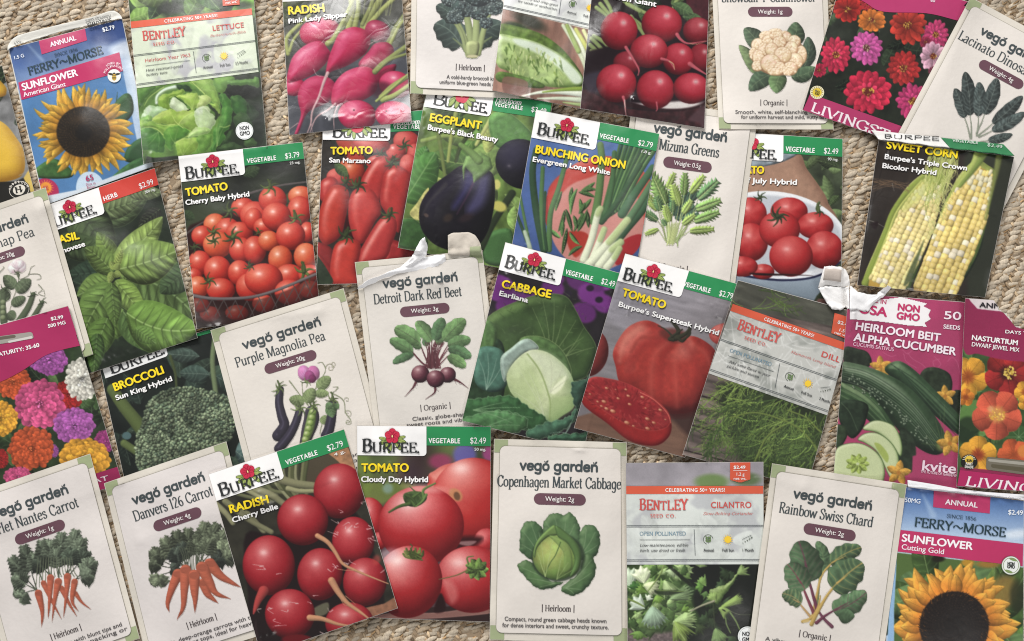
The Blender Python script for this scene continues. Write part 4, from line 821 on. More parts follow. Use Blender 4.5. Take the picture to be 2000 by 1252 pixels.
def art_sanmarzano(r):
    tile(1, 0); r.a[:] = A3((52, 44, 36)); r.tex(18, .3, 2); leafy(r, 10, (500, 1050, 1250, 1300), [(60, 70, 44), (44, 50, 36)], 160, 4, (90, 100, 70))
    pl = ((120, 20, 22), (192, 54, 50), (222, 108, 98))
    tile(1, 1)
    def pod(p, c=(194, 54, 50), i=70, lo=(112, 18, 22), hi=(226, 116, 104), hl=.3): r.P(p, c, infl=i, lo=lo, hi=hi, nz=.05, hl=hl, L=(-.35, -.35, .87))
    tile(1, 0); r.B(1180, 1110, 110, 90, 20, pl, None); r.B(1090, 1190, 75, 70, 0, pl, (-.3, -.5, .2, .5)); r.B(960, 1270, 100, 60, 0, pl, (-.3, -.5, .25, .4)); r.N([700, 1090, 800, 1260], 150, 110, (190, 64, 40), 6, .4); r.B(900, 1120, 150, 70, 10, pl, None); r.B(1240, 1210, 60, 90, 0, pl, None)
    r.calyx(1160, 1140, 60, (70, 90, 50), 6); r.calyx(980, 1200, 50, (70, 90, 50), 5); r.calyx(1085, 1240, 40, (60, 80, 44), 5)
    tile(1, 1)
    r.B(740, 90, 110, 110, 0, ((120, 24, 18), (196, 74, 40), (226, 120, 80)), (-.1, -.4, .25, .3)); r.B(640, 130, 90, 70, 0, pl, None); r.F(610, 20, 720, 130, 40, (82, 106, 60), (130, 150, 100))
    r.B(1190, 40, 70, 90, 0, pl, None); pod([500, 180, 560, 130, 620, 140, 640, 200, 560, 320, 500, 300])
    pod([890, 30, 960, -30, 1050, 0, 1010, 200, 960, 320, 860, 260, 815, 180]); pod([1010, 90, 1080, 40, 1150, 60, 1210, 130, 1170, 320, 1130, 520, 1100, 560, 1020, 420, 970, 330, 985, 180], hl=.4)
    r.P([470, 640, 600, 700, 600, 870, 480, 760], (150, 34, 34), infl=50); r.P([700, 450, 740, 450, 780, 640, 700, 640], (70, 14, 18), soft=20)
    pod([600, 200, 680, 200, 730, 270, 700, 450, 660, 590, 560, 660, 500, 620, 480, 520, 500, 380, 540, 280], (198, 60, 44), 85)
    pod([740, 270, 790, 220, 880, 215, 940, 270, 980, 400, 930, 480, 880, 580, 830, 650, 770, 620, 730, 500, 720, 380], (202, 62, 56), 80)
    pod([1040, 620, 1240, 700, 1240, 760, 1100, 780, 1000, 800], (170, 40, 42), 50); pod([480, 740, 560, 800, 600, 870, 620, 960, 500, 960], (160, 38, 36), 40)
    pod([950, 480, 1020, 430, 1090, 460, 1100, 540, 1060, 660, 1020, 760, 900, 820, 790, 840, 800, 740, 860, 620], (198, 60, 58), 75)
    pod([620, 660, 700, 610, 790, 630, 820, 690, 790, 850, 800, 980, 620, 980, 580, 880, 590, 760], (204, 60, 46), 75)
    r.P([460, 720, 500, 770, 560, 860, 600, 960, 460, 980], (52, 66, 44), nz=.2)
    for x, y, R in ((700, 170, 60), (790, 200, 80), (1040, 430, 70), (700, 590, 80), (1060, 20, 60)): r.calyx(x, y, R, (72, 88, 46), 6, 20, (x + 20, y - R * .8))

def art_eggplant(r):
    tile(1, 0); r.a[:] = A3((104, 130, 60)); r.tex(24, .4, 5)
    leafy(r, 30, (1240, 820, 2300, 2000), [(96, 134, 64), (128, 156, 84), (76, 112, 54), (176, 186, 104)], 300, 7, (170, 190, 110))
    for p, c in (([1300, 1100, 1500, 1060, 1700, 1090], (150, 170, 90)), ([1400, 900, 1450, 1200, 1480, 1400], (120, 136, 70)), ([1570, 840, 1530, 1040, 1500, 1260], (160, 170, 90)), ([1700, 1000, 1600, 1140, 1560, 1260], (72, 88, 44)), ([1850, 900, 1720, 1130], (190, 196, 120))): r.N(p, 34, 26, c, 8, .3)
    r.P([1830, 900, 1980, 880, 2200, 1100, 2080, 1180, 1900, 1160, 1830, 1060], (100, 146, 76), infl=50, nz=.15, edge=((150, 180, 110), 8)); r.F(1270, 1290, 1330, 1140, 60, (84, 140, 60), (150, 180, 120))
    tile(1, 1)
    r.F(1160, 320, 1400, -60, 150, (84, 134, 62), (140, 176, 110), 0, None, 7, (.7, .6)); r.P([1110, 480, 1240, 460, 1330, 560, 1330, 690, 1100, 670], (64, 104, 50), infl=30, nz=.2, edge=((150, 170, 90), 8)); r.P([1200, 420, 1260, 330, 1320, 240, 1350, 230, 1290, 460], (196, 190, 116), nz=.3)
    r.P([1780, 600, 1990, 540, 2000, 800, 1790, 800], (78, 122, 66), infl=40); r.N([2000, 260, 1860, 480, 1760, 700], 60, 40, (52, 66, 40), 10, .3); r.E(1900, 360, 60, 40, 20, (196, 190, 96), 20); r.E(1880, 190, 30, 40, 0, (200, 196, 110), 14)
    r.B(2080, 30, 215, 190, 30, ((14, 12, 20), (26, 22, 36), (60, 56, 80)), (-.5, .1, .1, .15), nz=0)
    eg = [1610, 40, 1760, 60, 1850, 110, 1868, 250, 1850, 420, 1800, 580, 1700, 700, 1540, 710, 1400, 660, 1310, 570, 1275, 460, 1290, 330, 1380, 200, 1500, 110]
    r.P(eg, (24, 18, 30), infl=170, lo=(8, 7, 12), hi=(44, 36, 60), edge=((120, 110, 100), 5, .3))
    r.P([1640, 90, 1720, 150, 1640, 280, 1560, 380, 1530, 360, 1600, 230], (64, 58, 120), soft=60, op=.8); r.P([1740, 140, 1830, 120, 1790, 330, 1680, 420, 1640, 380, 1700, 260], (92, 88, 136), soft=70, op=.75); r.N([1700, 170, 1660, 260, 1570, 420], 16, 8, (116, 60, 96), 12, 0, .5)
    r.N([1480, 190, 1360, 320, 1300, 430], 34, 10, (70, 66, 70), 20, 0, .8); r.E(1330, 430, 20, 14, 30, (120, 96, 80), 10, .7); r.E(1500, 450, 40, 30, -30, (84, 64, 44), 30, .6); r.E(1640, 450, 60, 30, -20, (70, 48, 50), 34, .6)
    r.P([1640, -30, 1760, -60, 1830, -20, 1850, 60, 1790, 110, 1700, 180, 1690, 110, 1640, 60, 1620, 160, 1610, 60], (118, 150, 84), False, infl=30, nz=.15); r.N([1600, -120, 1680, -60, 1740, 0], 40, 70, (124, 156, 84), 6, .4)

def art_onion(r):
    tile(2, 0); r.grad((300, 1000), (92, 122, 176), (0, 1900), (70, 98, 156)); r.tex(30, .1, 2)
    tile(2, 1); 
    r.E(700, 380, 450, 400, -12, (176, 52, 46), 8); r.E(700, 330, 420, 360, -12, (206, 92, 76), 8); r.E(660, 480, 370, 380, -8, (206, 140, 130), 14); r.P([280, 240, 380, 110, 560, 40, 700, 20, 660, 110, 480, 180, 380, 270, 310, 380], (200, 70, 56), soft=14); r.P([440, 560, 560, 560, 600, 620, 500, 760, 430, 640], (186, 58, 40), soft=14); r.P([880, 620, 1010, 580, 980, 700, 830, 820, 800, 740], (184, 44, 50), soft=8)
    q = np.random.RandomState(3)
    for x, y, a, b in ((390, 240, 340, 400), (470, 210, 450, 350), (510, 220, 460, 430), (410, 390, 360, 560), (420, 380, 470, 560), (430, 530, 390, 740), (530, 300, 540, 440), (620, 300, 550, 400), (590, 400, 600, 530), (560, 410, 480, 560), (510, 560, 590, 380), (480, 430, 500, 540), (540, 240, 650, 170), (520, 250, 650, 290), (550, 670, 440, 750), (300, 540, 380, 610), (450, 560, 530, 660), (560, 240, 660, 230), (400, 470, 390, 600), (570, 330, 520, 420)):
        r.F(x, y, a, b, 17, A3((84, 122, 68)) * q.uniform(.7, 1.2), (150, 180, 120), q.uniform(-.1, .1), None, 1, (.9, .7), .4)
    g, gd, wh = (94, 134, 80), (58, 92, 62), (214, 218, 190)
    def stalk(p, w, c=g, n=.35): r.N(p, w, w * .8, c, 5, n)
    for p, w, c in (([120, 640, 60, 480, 0, 330, -20, 250], 26, gd), ([130, 620, 90, 420, 50, 200], 24, g), ([250, 700, 190, 400, 160, 100, 190, -80], 60, gd), ([265, 690, 230, 380, 240, 60], 40, g), ([290, 700, 300, 420, 370, 200, 440, -60], 44, g), ([270, 700, 250, 500, 260, 250], 26, gd)): stalk(p, w, c)
    for k in range(16): r.N([690 + k * 12, 480 - k * 8, 760 + k * 16, 200 - k * 6, 850 + k * 22, -160], 26, 16, A3([g, gd, (120, 156, 96), (74, 112, 70)][k % 4]) * q.uniform(.85, 1.1), 5, .4)
    for p, w, c in (([640, 480, 680, 250, 700, 0, 690, -120], 64, (108, 142, 84)), ([720, 460, 780, 200, 800, -60], 46, (86, 124, 80)), ([860, 420, 960, 260, 1100, 60], 70, (80, 120, 84)), ([800, 640, 900, 520, 1020, 380, 1090, 260], 80, (76, 112, 80)), ([900, 480, 1000, 330, 1090, 180], 60, (100, 136, 96)), ([700, 480, 820, 330, 1000, 40], 50, (70, 104, 70))): stalk(p, w, c)
    for p, w in (([560, 780, 620, 620, 670, 420, 690, 380], 62), ([620, 800, 690, 620, 720, 540], 60), ([590, 830, 760, 640, 900, 470], 74), ([680, 830, 780, 700, 850, 640], 70), ([740, 840, 800, 760, 840, 690], 60)):
        r.N(p, w, w * .75, wh, 6, .3); r.N(p[-4:], w * .7, w * .8, (170, 190, 120), 20, .2, .7)
    r.N([100, 560, 130, 650, 140, 700], 30, 40, (180, 196, 170), 8, .3)

def art_july(r):
    tile(3, 1); r.a[:] = A3((70, 80, 58)); r.tex(20, .35, 3); leafy(r, 20, (300, -240, 640, 420), [(84, 104, 62), (110, 130, 84), (60, 72, 48)], 150, 8, (130, 150, 100))
    r.P([-460, -200, 0, -180, 240, -60, 300, 60, 400, 200, 470, 330, 480, 520, -460, 420], (176, 138, 114), infl=110, lo=(120, 84, 66), hi=(204, 168, 146), nz=.05); r.P([-460, -300, 160, -260, 300, -120, 60, 30, -460, 60], (150, 162, 170), infl=20, nz=.25, nsc=40); r.tex(8, .05, 4)
    r.P([-480, 900, 420, 880, 380, 1060, 240, 1130, -480, 1130], (150, 164, 176), soft=6, grad=((0, 900), (160, 174, 186), (0, 1100), (120, 134, 146)))
    r.E(60, 590, 560, 345, 8, (226, 228, 230), 5); r.E(60, 590, 560, 345, 8, (90, 100, 140), 5, 0.0)
    r.N([-440, 860, 0, 930, 260, 930, 420, 890, 560, 800], 18, 16, (40, 44, 84), 4, 0); r.N([-440, 840, 0, 908, 260, 908, 420, 868, 560, 780], 18, 16, (230, 232, 236), 4, 0)
    r.E(60, 580, 520, 300, 8, (190, 194, 200), 30)
    for x in (420, 440, 470): r.E(x, 1110, 40, 26, 20, (130, 92, 84), 12)
    t = ((110, 14, 18), (186, 36, 40), (214, 88, 84))
    for x, y, a, b in ((165, 400, 145, 110), (-140, 420, 130, 130), (-130, 640, 130, 150), (370, 510, 142, 105), (90, 540, 160, 145), (-40, 870, 90, 60), (-200, 830, 120, 80), (440, 700, 148, 148), (180, 750, 170, 160), (-320, 560, 120, 140)): r.B(x, y, a, b, 0, t, (-.2, -.35, .3, .25), (-.25, -.55, .8), nz=.04, ribs=5 if a < 160 else 0)
    r.P([-120, 880, 340, 900, 200, 900, -60, 900], (40, 14, 16), soft=10); r.calyx(75, 440, 78, (70, 80, 50), 8, 10); r.N([395, 400, 390, 350, 400, 330], 30, 18, (96, 112, 66), 4, .4); r.calyx(395, 400, 50, (84, 100, 56), 5); r.calyx(-60, 290, 50, (70, 84, 50), 6)

def art_corn(r):
    tile(3, 1); r.a[:] = A3((64, 54, 46)); r.tex(40, .3, 2, (1, 4), 12)
    for x in (300, 560, 900, 1240, 1600, 1900): r.N([x, 1300, x + 380, -120], 8, 8, (34, 28, 24), 6, 0)
    r.tex(8, .12, 7, (1, 5), 15); r.P([820, -60, 1100, 0, 1000, 330, 780, 420], (52, 42, 36), soft=60, op=.6)
    r.P([1560, -200, 1940, -200, 1880, 700, 1660, 1160, 1560, 1040], (60, 66, 50), soft=40, op=.9); r.P([1650, 440, 1680, 640, 1560, 900, 1420, 1050, 1330, 1060, 1440, 900, 1560, 640, 1620, 480], (70, 92, 62), infl=30, nz=.15)
    def ear(poly, husk, row0, row1, hw, tipf, seed, kc):
        q = np.random.RandomState(seed); r.P(poly, (160, 170, 84), infl=60, lo=(84, 106, 50), hi=(206, 208, 130), nz=.1)
        for h in husk: r.N(h[0], h[1], h[2], h[3], 8, .3)
        n = 24
        p0, p1 = A3(row0), A3(row1); d = p1 - p0; L = np.hypot(*d); d /= L; nn = np.array([-d[1], d[0]])
        r.N(list(p0 + d * hw * .8) + list(p0 + d * L * .4) + list(p1), hw * 1.5, hw * 1.9, (196, 160, 70), 8, .3, 1, False)
        for i in range(n):
            s_ = (i + .5) / n; w = hw * min(1, (s_ + .07) / .42) ** .5 * (1 - .1 * max(0, s_ - .6))
            m = 8
            for j in range(m):
                t = (j + .5) / m * 2 - 1; th = math.sin(t * 1.35) / math.sin(1.35)
                c = q.normal(0, 2.2, 2) + p0 + d * L * (s_ + .012 * (j % 2) + .01 * math.sin(j * 2 + i * .1) + (1 - abs(th)) * .012) + nn * (-th) * w
                kx = w * (math.cos(t * 1.25)) * 1.2 / m + 5; ky = L / n * .62
                col = A3(kc[0] if q.rand() > .16 else (238, 226, 196)) * q.uniform(.9, 1.06); 
                if s_ < .16 and q.rand() < .5: col = A3((222, 214, 176))
                r.B(c[0], c[1], kx, ky, math.degrees(math.atan2(nn[1], nn[0])), (col * .74, col, np.minimum(col * 1.06 + 8, 255)), (-.2, -.3, .3, .25), nz=.03, sq=3.4)
    ear([1330, 60, 1390, 180, 1300, 420, 1240, 640, 1160, 860, 1100, 980, 880, 980, 740, 960, 860, 640, 950, 440, 1060, 240, 1200, 110],
        [([[760, 950, 880, 680, 960, 430, 1100, 230, 1250, 90]], 0, 0, 0)] and [([760, 960, 890, 660, 980, 400, 1130, 200, 1280, 80], 60, 30, (150, 166, 72)), ([800, 930, 930, 600, 1020, 380, 1200, 160], 24, 14, (198, 202, 110)), ([1090, 980, 1180, 760, 1240, 560], 60, 40, (96, 122, 66))],
        (1300, 170), (925, 985), 148, .5, 4, ((236, 218, 144),))
    r.P([1110, 240, 1240, 120, 1340, 130, 1240, 240, 1160, 330, 1050, 400], (190, 198, 106), soft=26, op=.55)
    r.P([1220, 620, 1180, 760, 1120, 930, 1060, 980, 1100, 860, 1180, 700], (88, 104, 66), soft=14, op=.8)
    ear([1620, 0, 1720, 40, 1780, 110, 1740, 330, 1690, 560, 1600, 800, 1440, 1000, 1340, 1050, 1140, 990, 1260, 700, 1330, 480, 1400, 300, 1490, 120],
        [([1180, 980, 1280, 700, 1360, 470, 1440, 270, 1600, 40], 70, 50, (176, 186, 96)), ([1230, 960, 1320, 700, 1400, 460, 1500, 230, 1620, 80], 40, 24, (214, 212, 140))],
        (1690, 60), (1295, 1040), 170, .62, 9, ((238, 212, 124),))
    r.N([1700, -160, 1640, 0, 1500, 200], 130, 30, (150, 172, 84), 14, .3); r.N([1660, -150, 1600, 30, 1480, 200], 60, 14, (190, 200, 110), 10, .2, .8); r.N([1830, -160, 1790, 60, 1760, 200, 1700, 460], 60, 20, (150, 160, 86), 16, .3, .8)
    q = np.random.RandomState(2)
    for k in range(110):                                     # silk
        x, y = 1330 + q.uniform(-90, 110), q.uniform(-40, 330) ; r.N([1320 + q.uniform(-40, 120), -200 + q.uniform(-30, 60), x + q.uniform(-20, 60), y * .3 - 60, x - (y) * .15, y, x + q.uniform(-110, 60) - y * .12, y + q.uniform(40, 150)], 6, 4, A3([(196, 206, 110), (150, 168, 76), (214, 216, 140)][q.randint(3)]), 3, .2, .7)
    for k in range(16): r.N([820 + q.uniform(-40, 60), q.uniform(140, 260), 960, 150 + q.uniform(0, 60), 1100, 200 + q.uniform(-30, 60)], 4, 2, (140, 110, 80), 3, 0, .6)
    for x, y in ((1330, 260), (1370, 330), (1340, 400), (1290, 480), (1280, 560), (1400, 180), (1440, 60)):
        for k in range(9): r.N([x, y, x + q.uniform(-50, 50), y + q.uniform(-40, 60), x + q.uniform(-60, 60), y + q.uniform(20, 110)], 4, 3, (206, 206, 130), 3, 0, .8)
    r.N([790, 470, 850, 490, 920, 530], 6, 3, (150, 146, 140), 4, 0, .8); r.N([800, 270, 790, 320], 5, 3, (170, 164, 158), 4, 0, .8); r.N([970, 180, 985, 240], 5, 3, (150, 146, 140), 3, 0, .7); r.P([800, 500, 860, 480, 840, 540], (40, 20, 22), soft=10); r.P([1720, 850, 1780, 900, 1740, 1000, 1690, 980], (96, 96, 92), soft=40, op=.5)

def art_basil(r):
    tile(0, 1); r.a[:] = A3((40, 52, 36)); r.tex(20, .3, 2)
    def bl(x0, y0, x1, y1, w, c, v=(150, 176, 116), b=0., lit=.28, e=None):
        c = A3(c) * (1.0, .93, .95); r.F(x0, y0, x1, y1, w, c, v, b, None, 7, (.75, .75), lit, e or (tuple(A3(c) * 1.3), 6), crink=.07, vs=.9); puff(r, x0, y0, x1, y1, w, c, b)
    def puff(r, x0, y0, x1, y1, w, c, b):
        L = math.hypot(x1 - x0, y1 - y0); ux, uy = (x1 - x0) / L, (y1 - y0) / L
        if L < 150: return
        for k in range(6):
            t = .16 + .125 * k; pr = math.sin(math.pi * t ** .75) ** .75 * w; o = b * 4 * t * (1 - t) * L
            for sd in (-1, 1):
                x, y = x0 + ux * (t * L) - uy * (o + sd * pr * .45), y0 + uy * (t * L) + ux * (o + sd * pr * .45); an = math.degrees(math.atan2(uy, ux)) + sd * 48
                r.E(x, y, pr * .42, L * .034, an, np.minimum(A3(c) * 1.55 + 14, 255), 26, r.rs.uniform(.2, .75)); r.N([x0 + ux * (t - .03) * L - uy * o, y0 + uy * (t - .03) * L + ux * o, x + ux * L * .06 - uy * sd * pr * .3, y + uy * L * .06 + ux * sd * pr * .3], 9, 5, A3(c) * .55, 8, 0, .55)
    bl(800, 500, 1180, 180, 130, (86, 112, 70)); bl(760, 420, 1120, 300, 90, (96, 118, 76)); bl(1000, 260, 1280, 250, 60, (110, 130, 90))
    bl(560, 330, 900, 760, 170, (66, 88, 50), (96, 118, 74)); bl(440, 620, 880, 760, 110, (62, 84, 48), (96, 118, 74)); bl(900, 860, 520, 900, 110, (46, 70, 50), (80, 104, 80)); bl(880, 1060, 560, 940, 120, (44, 66, 48), (76, 98, 76)); bl(1250, 380, 1080, 520, 60, (40, 46, 36))
    bl(860, 930, 600, 1060, 100, (96, 128, 60)); bl(940, 900, 1180, 1000, 80, (104, 136, 64)); bl(900, 820, 760, 560, 80, (110, 142, 66)); bl(960, 1160, 820, 1420, 110, (88, 122, 54))
    bl(1000, 900, 1540, 1240, 230, (86, 116, 60), b=-.1); bl(960, 1180, 1200, 1500, 120, (70, 100, 50)); bl(1480, 840, 1250, 1040, 120, (66, 92, 56), (96, 120, 80))
    bl(905, 800, 1270, 440, 110, (122, 152, 76), (176, 198, 130), .05); bl(880, 880, 660, 680, 95, (96, 126, 60), (160, 184, 116), .06)
    bl(930, 850, 1420, 690, 175, (112, 144, 70), (176, 198, 130), .03, .34); bl(880, 960, 640, 1380, 140, (92, 126, 58), (160, 186, 116), .04); bl(900, 940, 1130, 1220, 95, (112, 146, 66), (170, 196, 124), .0); bl(870, 960, 900, 1300, 70, (84, 116, 52), (150, 178, 110))
    for x, y, a, b in ((900, 840, 960, 690), (900, 850, 860, 790), (890, 880, 950, 900), (880, 870, 850, 960), (900, 860, 930, 800)): bl(x, y, a, b, 30, (130, 156, 76), (180, 200, 130))
    tile(0, 2); bl(840, -20, 700, 330, 110, (88, 124, 54)); bl(990, -60, 1560, 60, 200, (104, 146, 62), (170, 198, 124), .12); bl(1060, 60, 1220, 180, 70, (92, 130, 58)); bl(760, 100, 730, 420, 70, (70, 104, 48))

def art_cherrybaby(r):
    tile(0, 1); r.a[:] = A3((44, 46, 38)); r.tex(30, .3, 3); r.blobs(20, 120, [(52, 58, 42), (40, 36, 32), (70, 80, 56), (36, 40, 32)], (1400, 100, 2480, 560), 40, 4)
    r.F(1420, 400, 1520, 460, 40, (64, 82, 52), (90, 104, 76)); r.F(1900, 120, 2030, 60, 50, (66, 84, 54), (96, 110, 80)); r.F(2080, 300, 2300, 420, 60, (58, 72, 48), None); r.F(2200, 330, 2360, 260, 50, (62, 78, 50), None)
    r.P([1460, 560, 1560, 480, 1800, 400, 2000, 350, 2380, 470, 2480, 1250, 1520, 1250, 1450, 900], (60, 24, 20), soft=20); r.N([1450, 580, 1560, 500, 1700, 430], 16, 12, (96, 84, 80), 4, .3); tile(1, 1); r.N([-120, 280, 30, 235, 200, 195, 390, 170], 20, 14, (104, 94, 92), 4, .3)
    t = ((120, 16, 12), (206, 52, 36), (230, 110, 84)); o = ((130, 30, 12), (214, 84, 44), (236, 140, 96))
    tile(0, 1)
    L1 = [(1680, 500, 90, 85), (1900, 370, 95, 80), (1990, 430, 115, 110), (1780, 540, 95, 90), (1870, 570, 105, 90), (2160, 440, 80, 60), (1580, 590, 85, 80), (1700, 660, 115, 105), (1560, 800, 90, 95), (1880, 700, 90, 100), (1990, 700, 90, 110), (1510, 900, 70, 60), (1700, 860, 108, 112), (1870, 880, 90, 100), (1545, 990, 90, 85), (1725, 1010, 112, 90), (1960, 990, 118, 112), (1640, 1200, 80, 60), (1560, 1130, 80, 60), (1850, 1190, 90, 60)]
    for i, (x, y, a, b) in enumerate(L1): r.B(x, y, a, b, 0, t if i % 7 else o, (-.25, -.35, .25, .45), nz=.05)
    tile(1, 1)
    L2 = [(350, 280, 100, 80, 1), (130, 310, 110, 108, 0), (340, 390, 95, 110, 0), (-20, 460, 70, 90, 0), (60, 520, 80, 70, 0), (160, 440, 115, 110, 0), (400, 560, 60, 80, 0), (100, 630, 85, 80, 1), (270, 590, 115, 112, 0), (190, 770, 95, 105, 1), (390, 750, 95, 105, 1), (260, 900, 110, 90, 0), (60, 930, 150, 125, 0), (420, 890, 90, 75, 0), (260, 1030, 115, 100, 0), (60, 1120, 90, 70, 0), (420, 1010, 90, 70, 0)]
    for i, (x, y, a, b, w) in enumerate(L2): r.B(x, y, a, b, 0, o if w else t, (-.25, -.35, .25, .45), nz=.05)
    for x, y, R in ((110, 210, 70), (310, 450, 70), (20, 560, 40), (375, 870, 90)): r.calyx(x, y, R, (96, 112, 52), 5, 40, (x - 15, y - R * .8))
    tile(0, 1)
    for x, y, R in ((1670, 560, 60), (1670, 630, 60), (1820, 600, 80), (1520, 680, 50), (1630, 940, 60), (1950, 830, 50), (1470, 830, 40), (1790, 400, 70)): r.calyx(x, y, R, (84, 98, 52), 6, 10)
    r.P([1480, 1050, 1700, 1095, 2000, 1090, 2280, 1000, 2480, 880, 2480, 1330, 1500, 1330], (52, 18, 16), soft=12, op=.5)
    for k in range(12):
        x = 1480 + k * 90; y = 1075 + 25 * math.sin(k / 11 * 3.1) - max(0, k - 5) * 30; r.N([x, y, x + 60, y + 130], 7, 6, (92, 84, 82), 3, .2); r.N([x + 90, y, x + 20, y + 130], 7, 6, (92, 84, 82), 3, .2)
    r.N([1470, 1050, 1650, 1080, 1850, 1080, 2010, 1060, 2200, 1000, 2480, 885], 26, 22, (122, 112, 112), 4, .45)

def art_zinnia(r):
    tile(0, 2); r.a[:] = A3((54, 72, 42)); r.tex(20, .3, 3); leafy(r, 40, (-60, 180, 980, 1250), [(62, 86, 48), (80, 104, 58), (50, 66, 42)], 200, 5, (110, 130, 90))
    r.F(560, 680, 700, 550, 70, (80, 108, 62), (120, 140, 100)); r.F(640, 690, 730, 560, 60, (78, 106, 60), (120, 140, 100))
    pk, mg, og, ye, rd, wh = (218, 88, 140), (176, 88, 170), (216, 96, 46), (232, 170, 46), (190, 44, 40), (224, 220, 206)
    for x, y, R, c, sq in ((380, 310, 150, mg, .8), (100, 480, 140, og, .95), (540, 580, 120, rd, 1.), (640, 460, 135, wh, 1.25), (310, 650, 205, pk, .95), (0, 770, 145, ye, 1.), (580, 820, 165, (184, 96, 178), .85), (0, 1080, 70, rd, 1.1), (420, 1020, 40, mg, 1.3), (245, 1000, 185, og, .92), (830, 940, 90, (168, 60, 130), 1.), (660, 1070, 205, ye, .75), (140, 1220, 110, pk, .7)): zflower(r, x, y, R, c, 'dahlia', sq)

def art_broccoli(r):
    tile(0, 2); r.a[:] = A3((34, 42, 36)); r.tex(24, .35, 4); leafy(r, 26, (800, 0, 2050, 1250), [(52, 68, 58), (40, 52, 44), (64, 82, 66)], 260, 6, (110, 128, 108))
    r.F(1560, 280, 1300, 260, 60, (70, 88, 78), (130, 146, 130)); r.F(1640, 420, 1400, 410, 70, (70, 90, 80), (130, 146, 130)); r.F(1680, 430, 1900, 560, 70, (60, 80, 70), (120, 136, 120)); r.N([1680, 120, 1660, 330, 1690, 600], 40, 40, (120, 136, 96), 8, .4); r.F(1840, 1040, 2020, 960, 80, (92, 116, 112), (150, 168, 150)); r.F(1840, 1020, 2010, 1150, 60, (80, 104, 100), (150, 168, 150)); r.E(990, 900, 36, 30, 0, (90, 120, 120), 8)
    r.N([880, 540, 960, 660, 1040, 760, 1110, 850], 90, 110, (104, 120, 66), 8, .4); r.N([970, 960, 1060, 1020], 60, 60, (110, 126, 72), 8, .4); r.N([1330, 280, 1370, 420, 1380, 560], 24, 18, (84, 96, 56), 6, .3)
    hd = [1140, 690, 1200, 600, 1320, 540, 1480, 520, 1640, 550, 1780, 600, 1850, 700, 1840, 850, 1780, 950, 1700, 1010, 1500, 1080, 1300, 1140, 1110, 1200, 1060, 1060, 1070, 900, 1110, 800]
    r.P(hd, (70, 84, 62), infl=120, lo=(30, 40, 32), hi=(110, 124, 96))
    q = np.random.RandomState(8); poly = spline(tp(hd), True, 4); n = 0
    for k in range(3400):
        x, y = q.uniform(1050, 1870), q.uniform(510, 1220); p = tp([x, y])
        ins = False
        for i in range(len(poly)):
            a, b = poly[i], poly[i - 1]
            if (a[1] > p[0, 1]) != (b[1] > p[0, 1]) and p[0, 0] < (b[0] - a[0]) * (p[0, 1] - a[1]) / (b[1] - a[1]) + a[0]: ins = not ins
        if not ins: continue
        cl = .72 + .5 * vnoise(np.array([x]), np.array([y]), 70, 3)[0]; c = A3([(112, 126, 98), (96, 110, 84), (130, 142, 112), (84, 100, 80)][q.randint(4)]) * cl
        z = q.uniform(9, 15); r.B(x, y, z, z, 0, (c * .4, c, np.minimum(c * 1.3 + 8, 255)), None, nz=0)

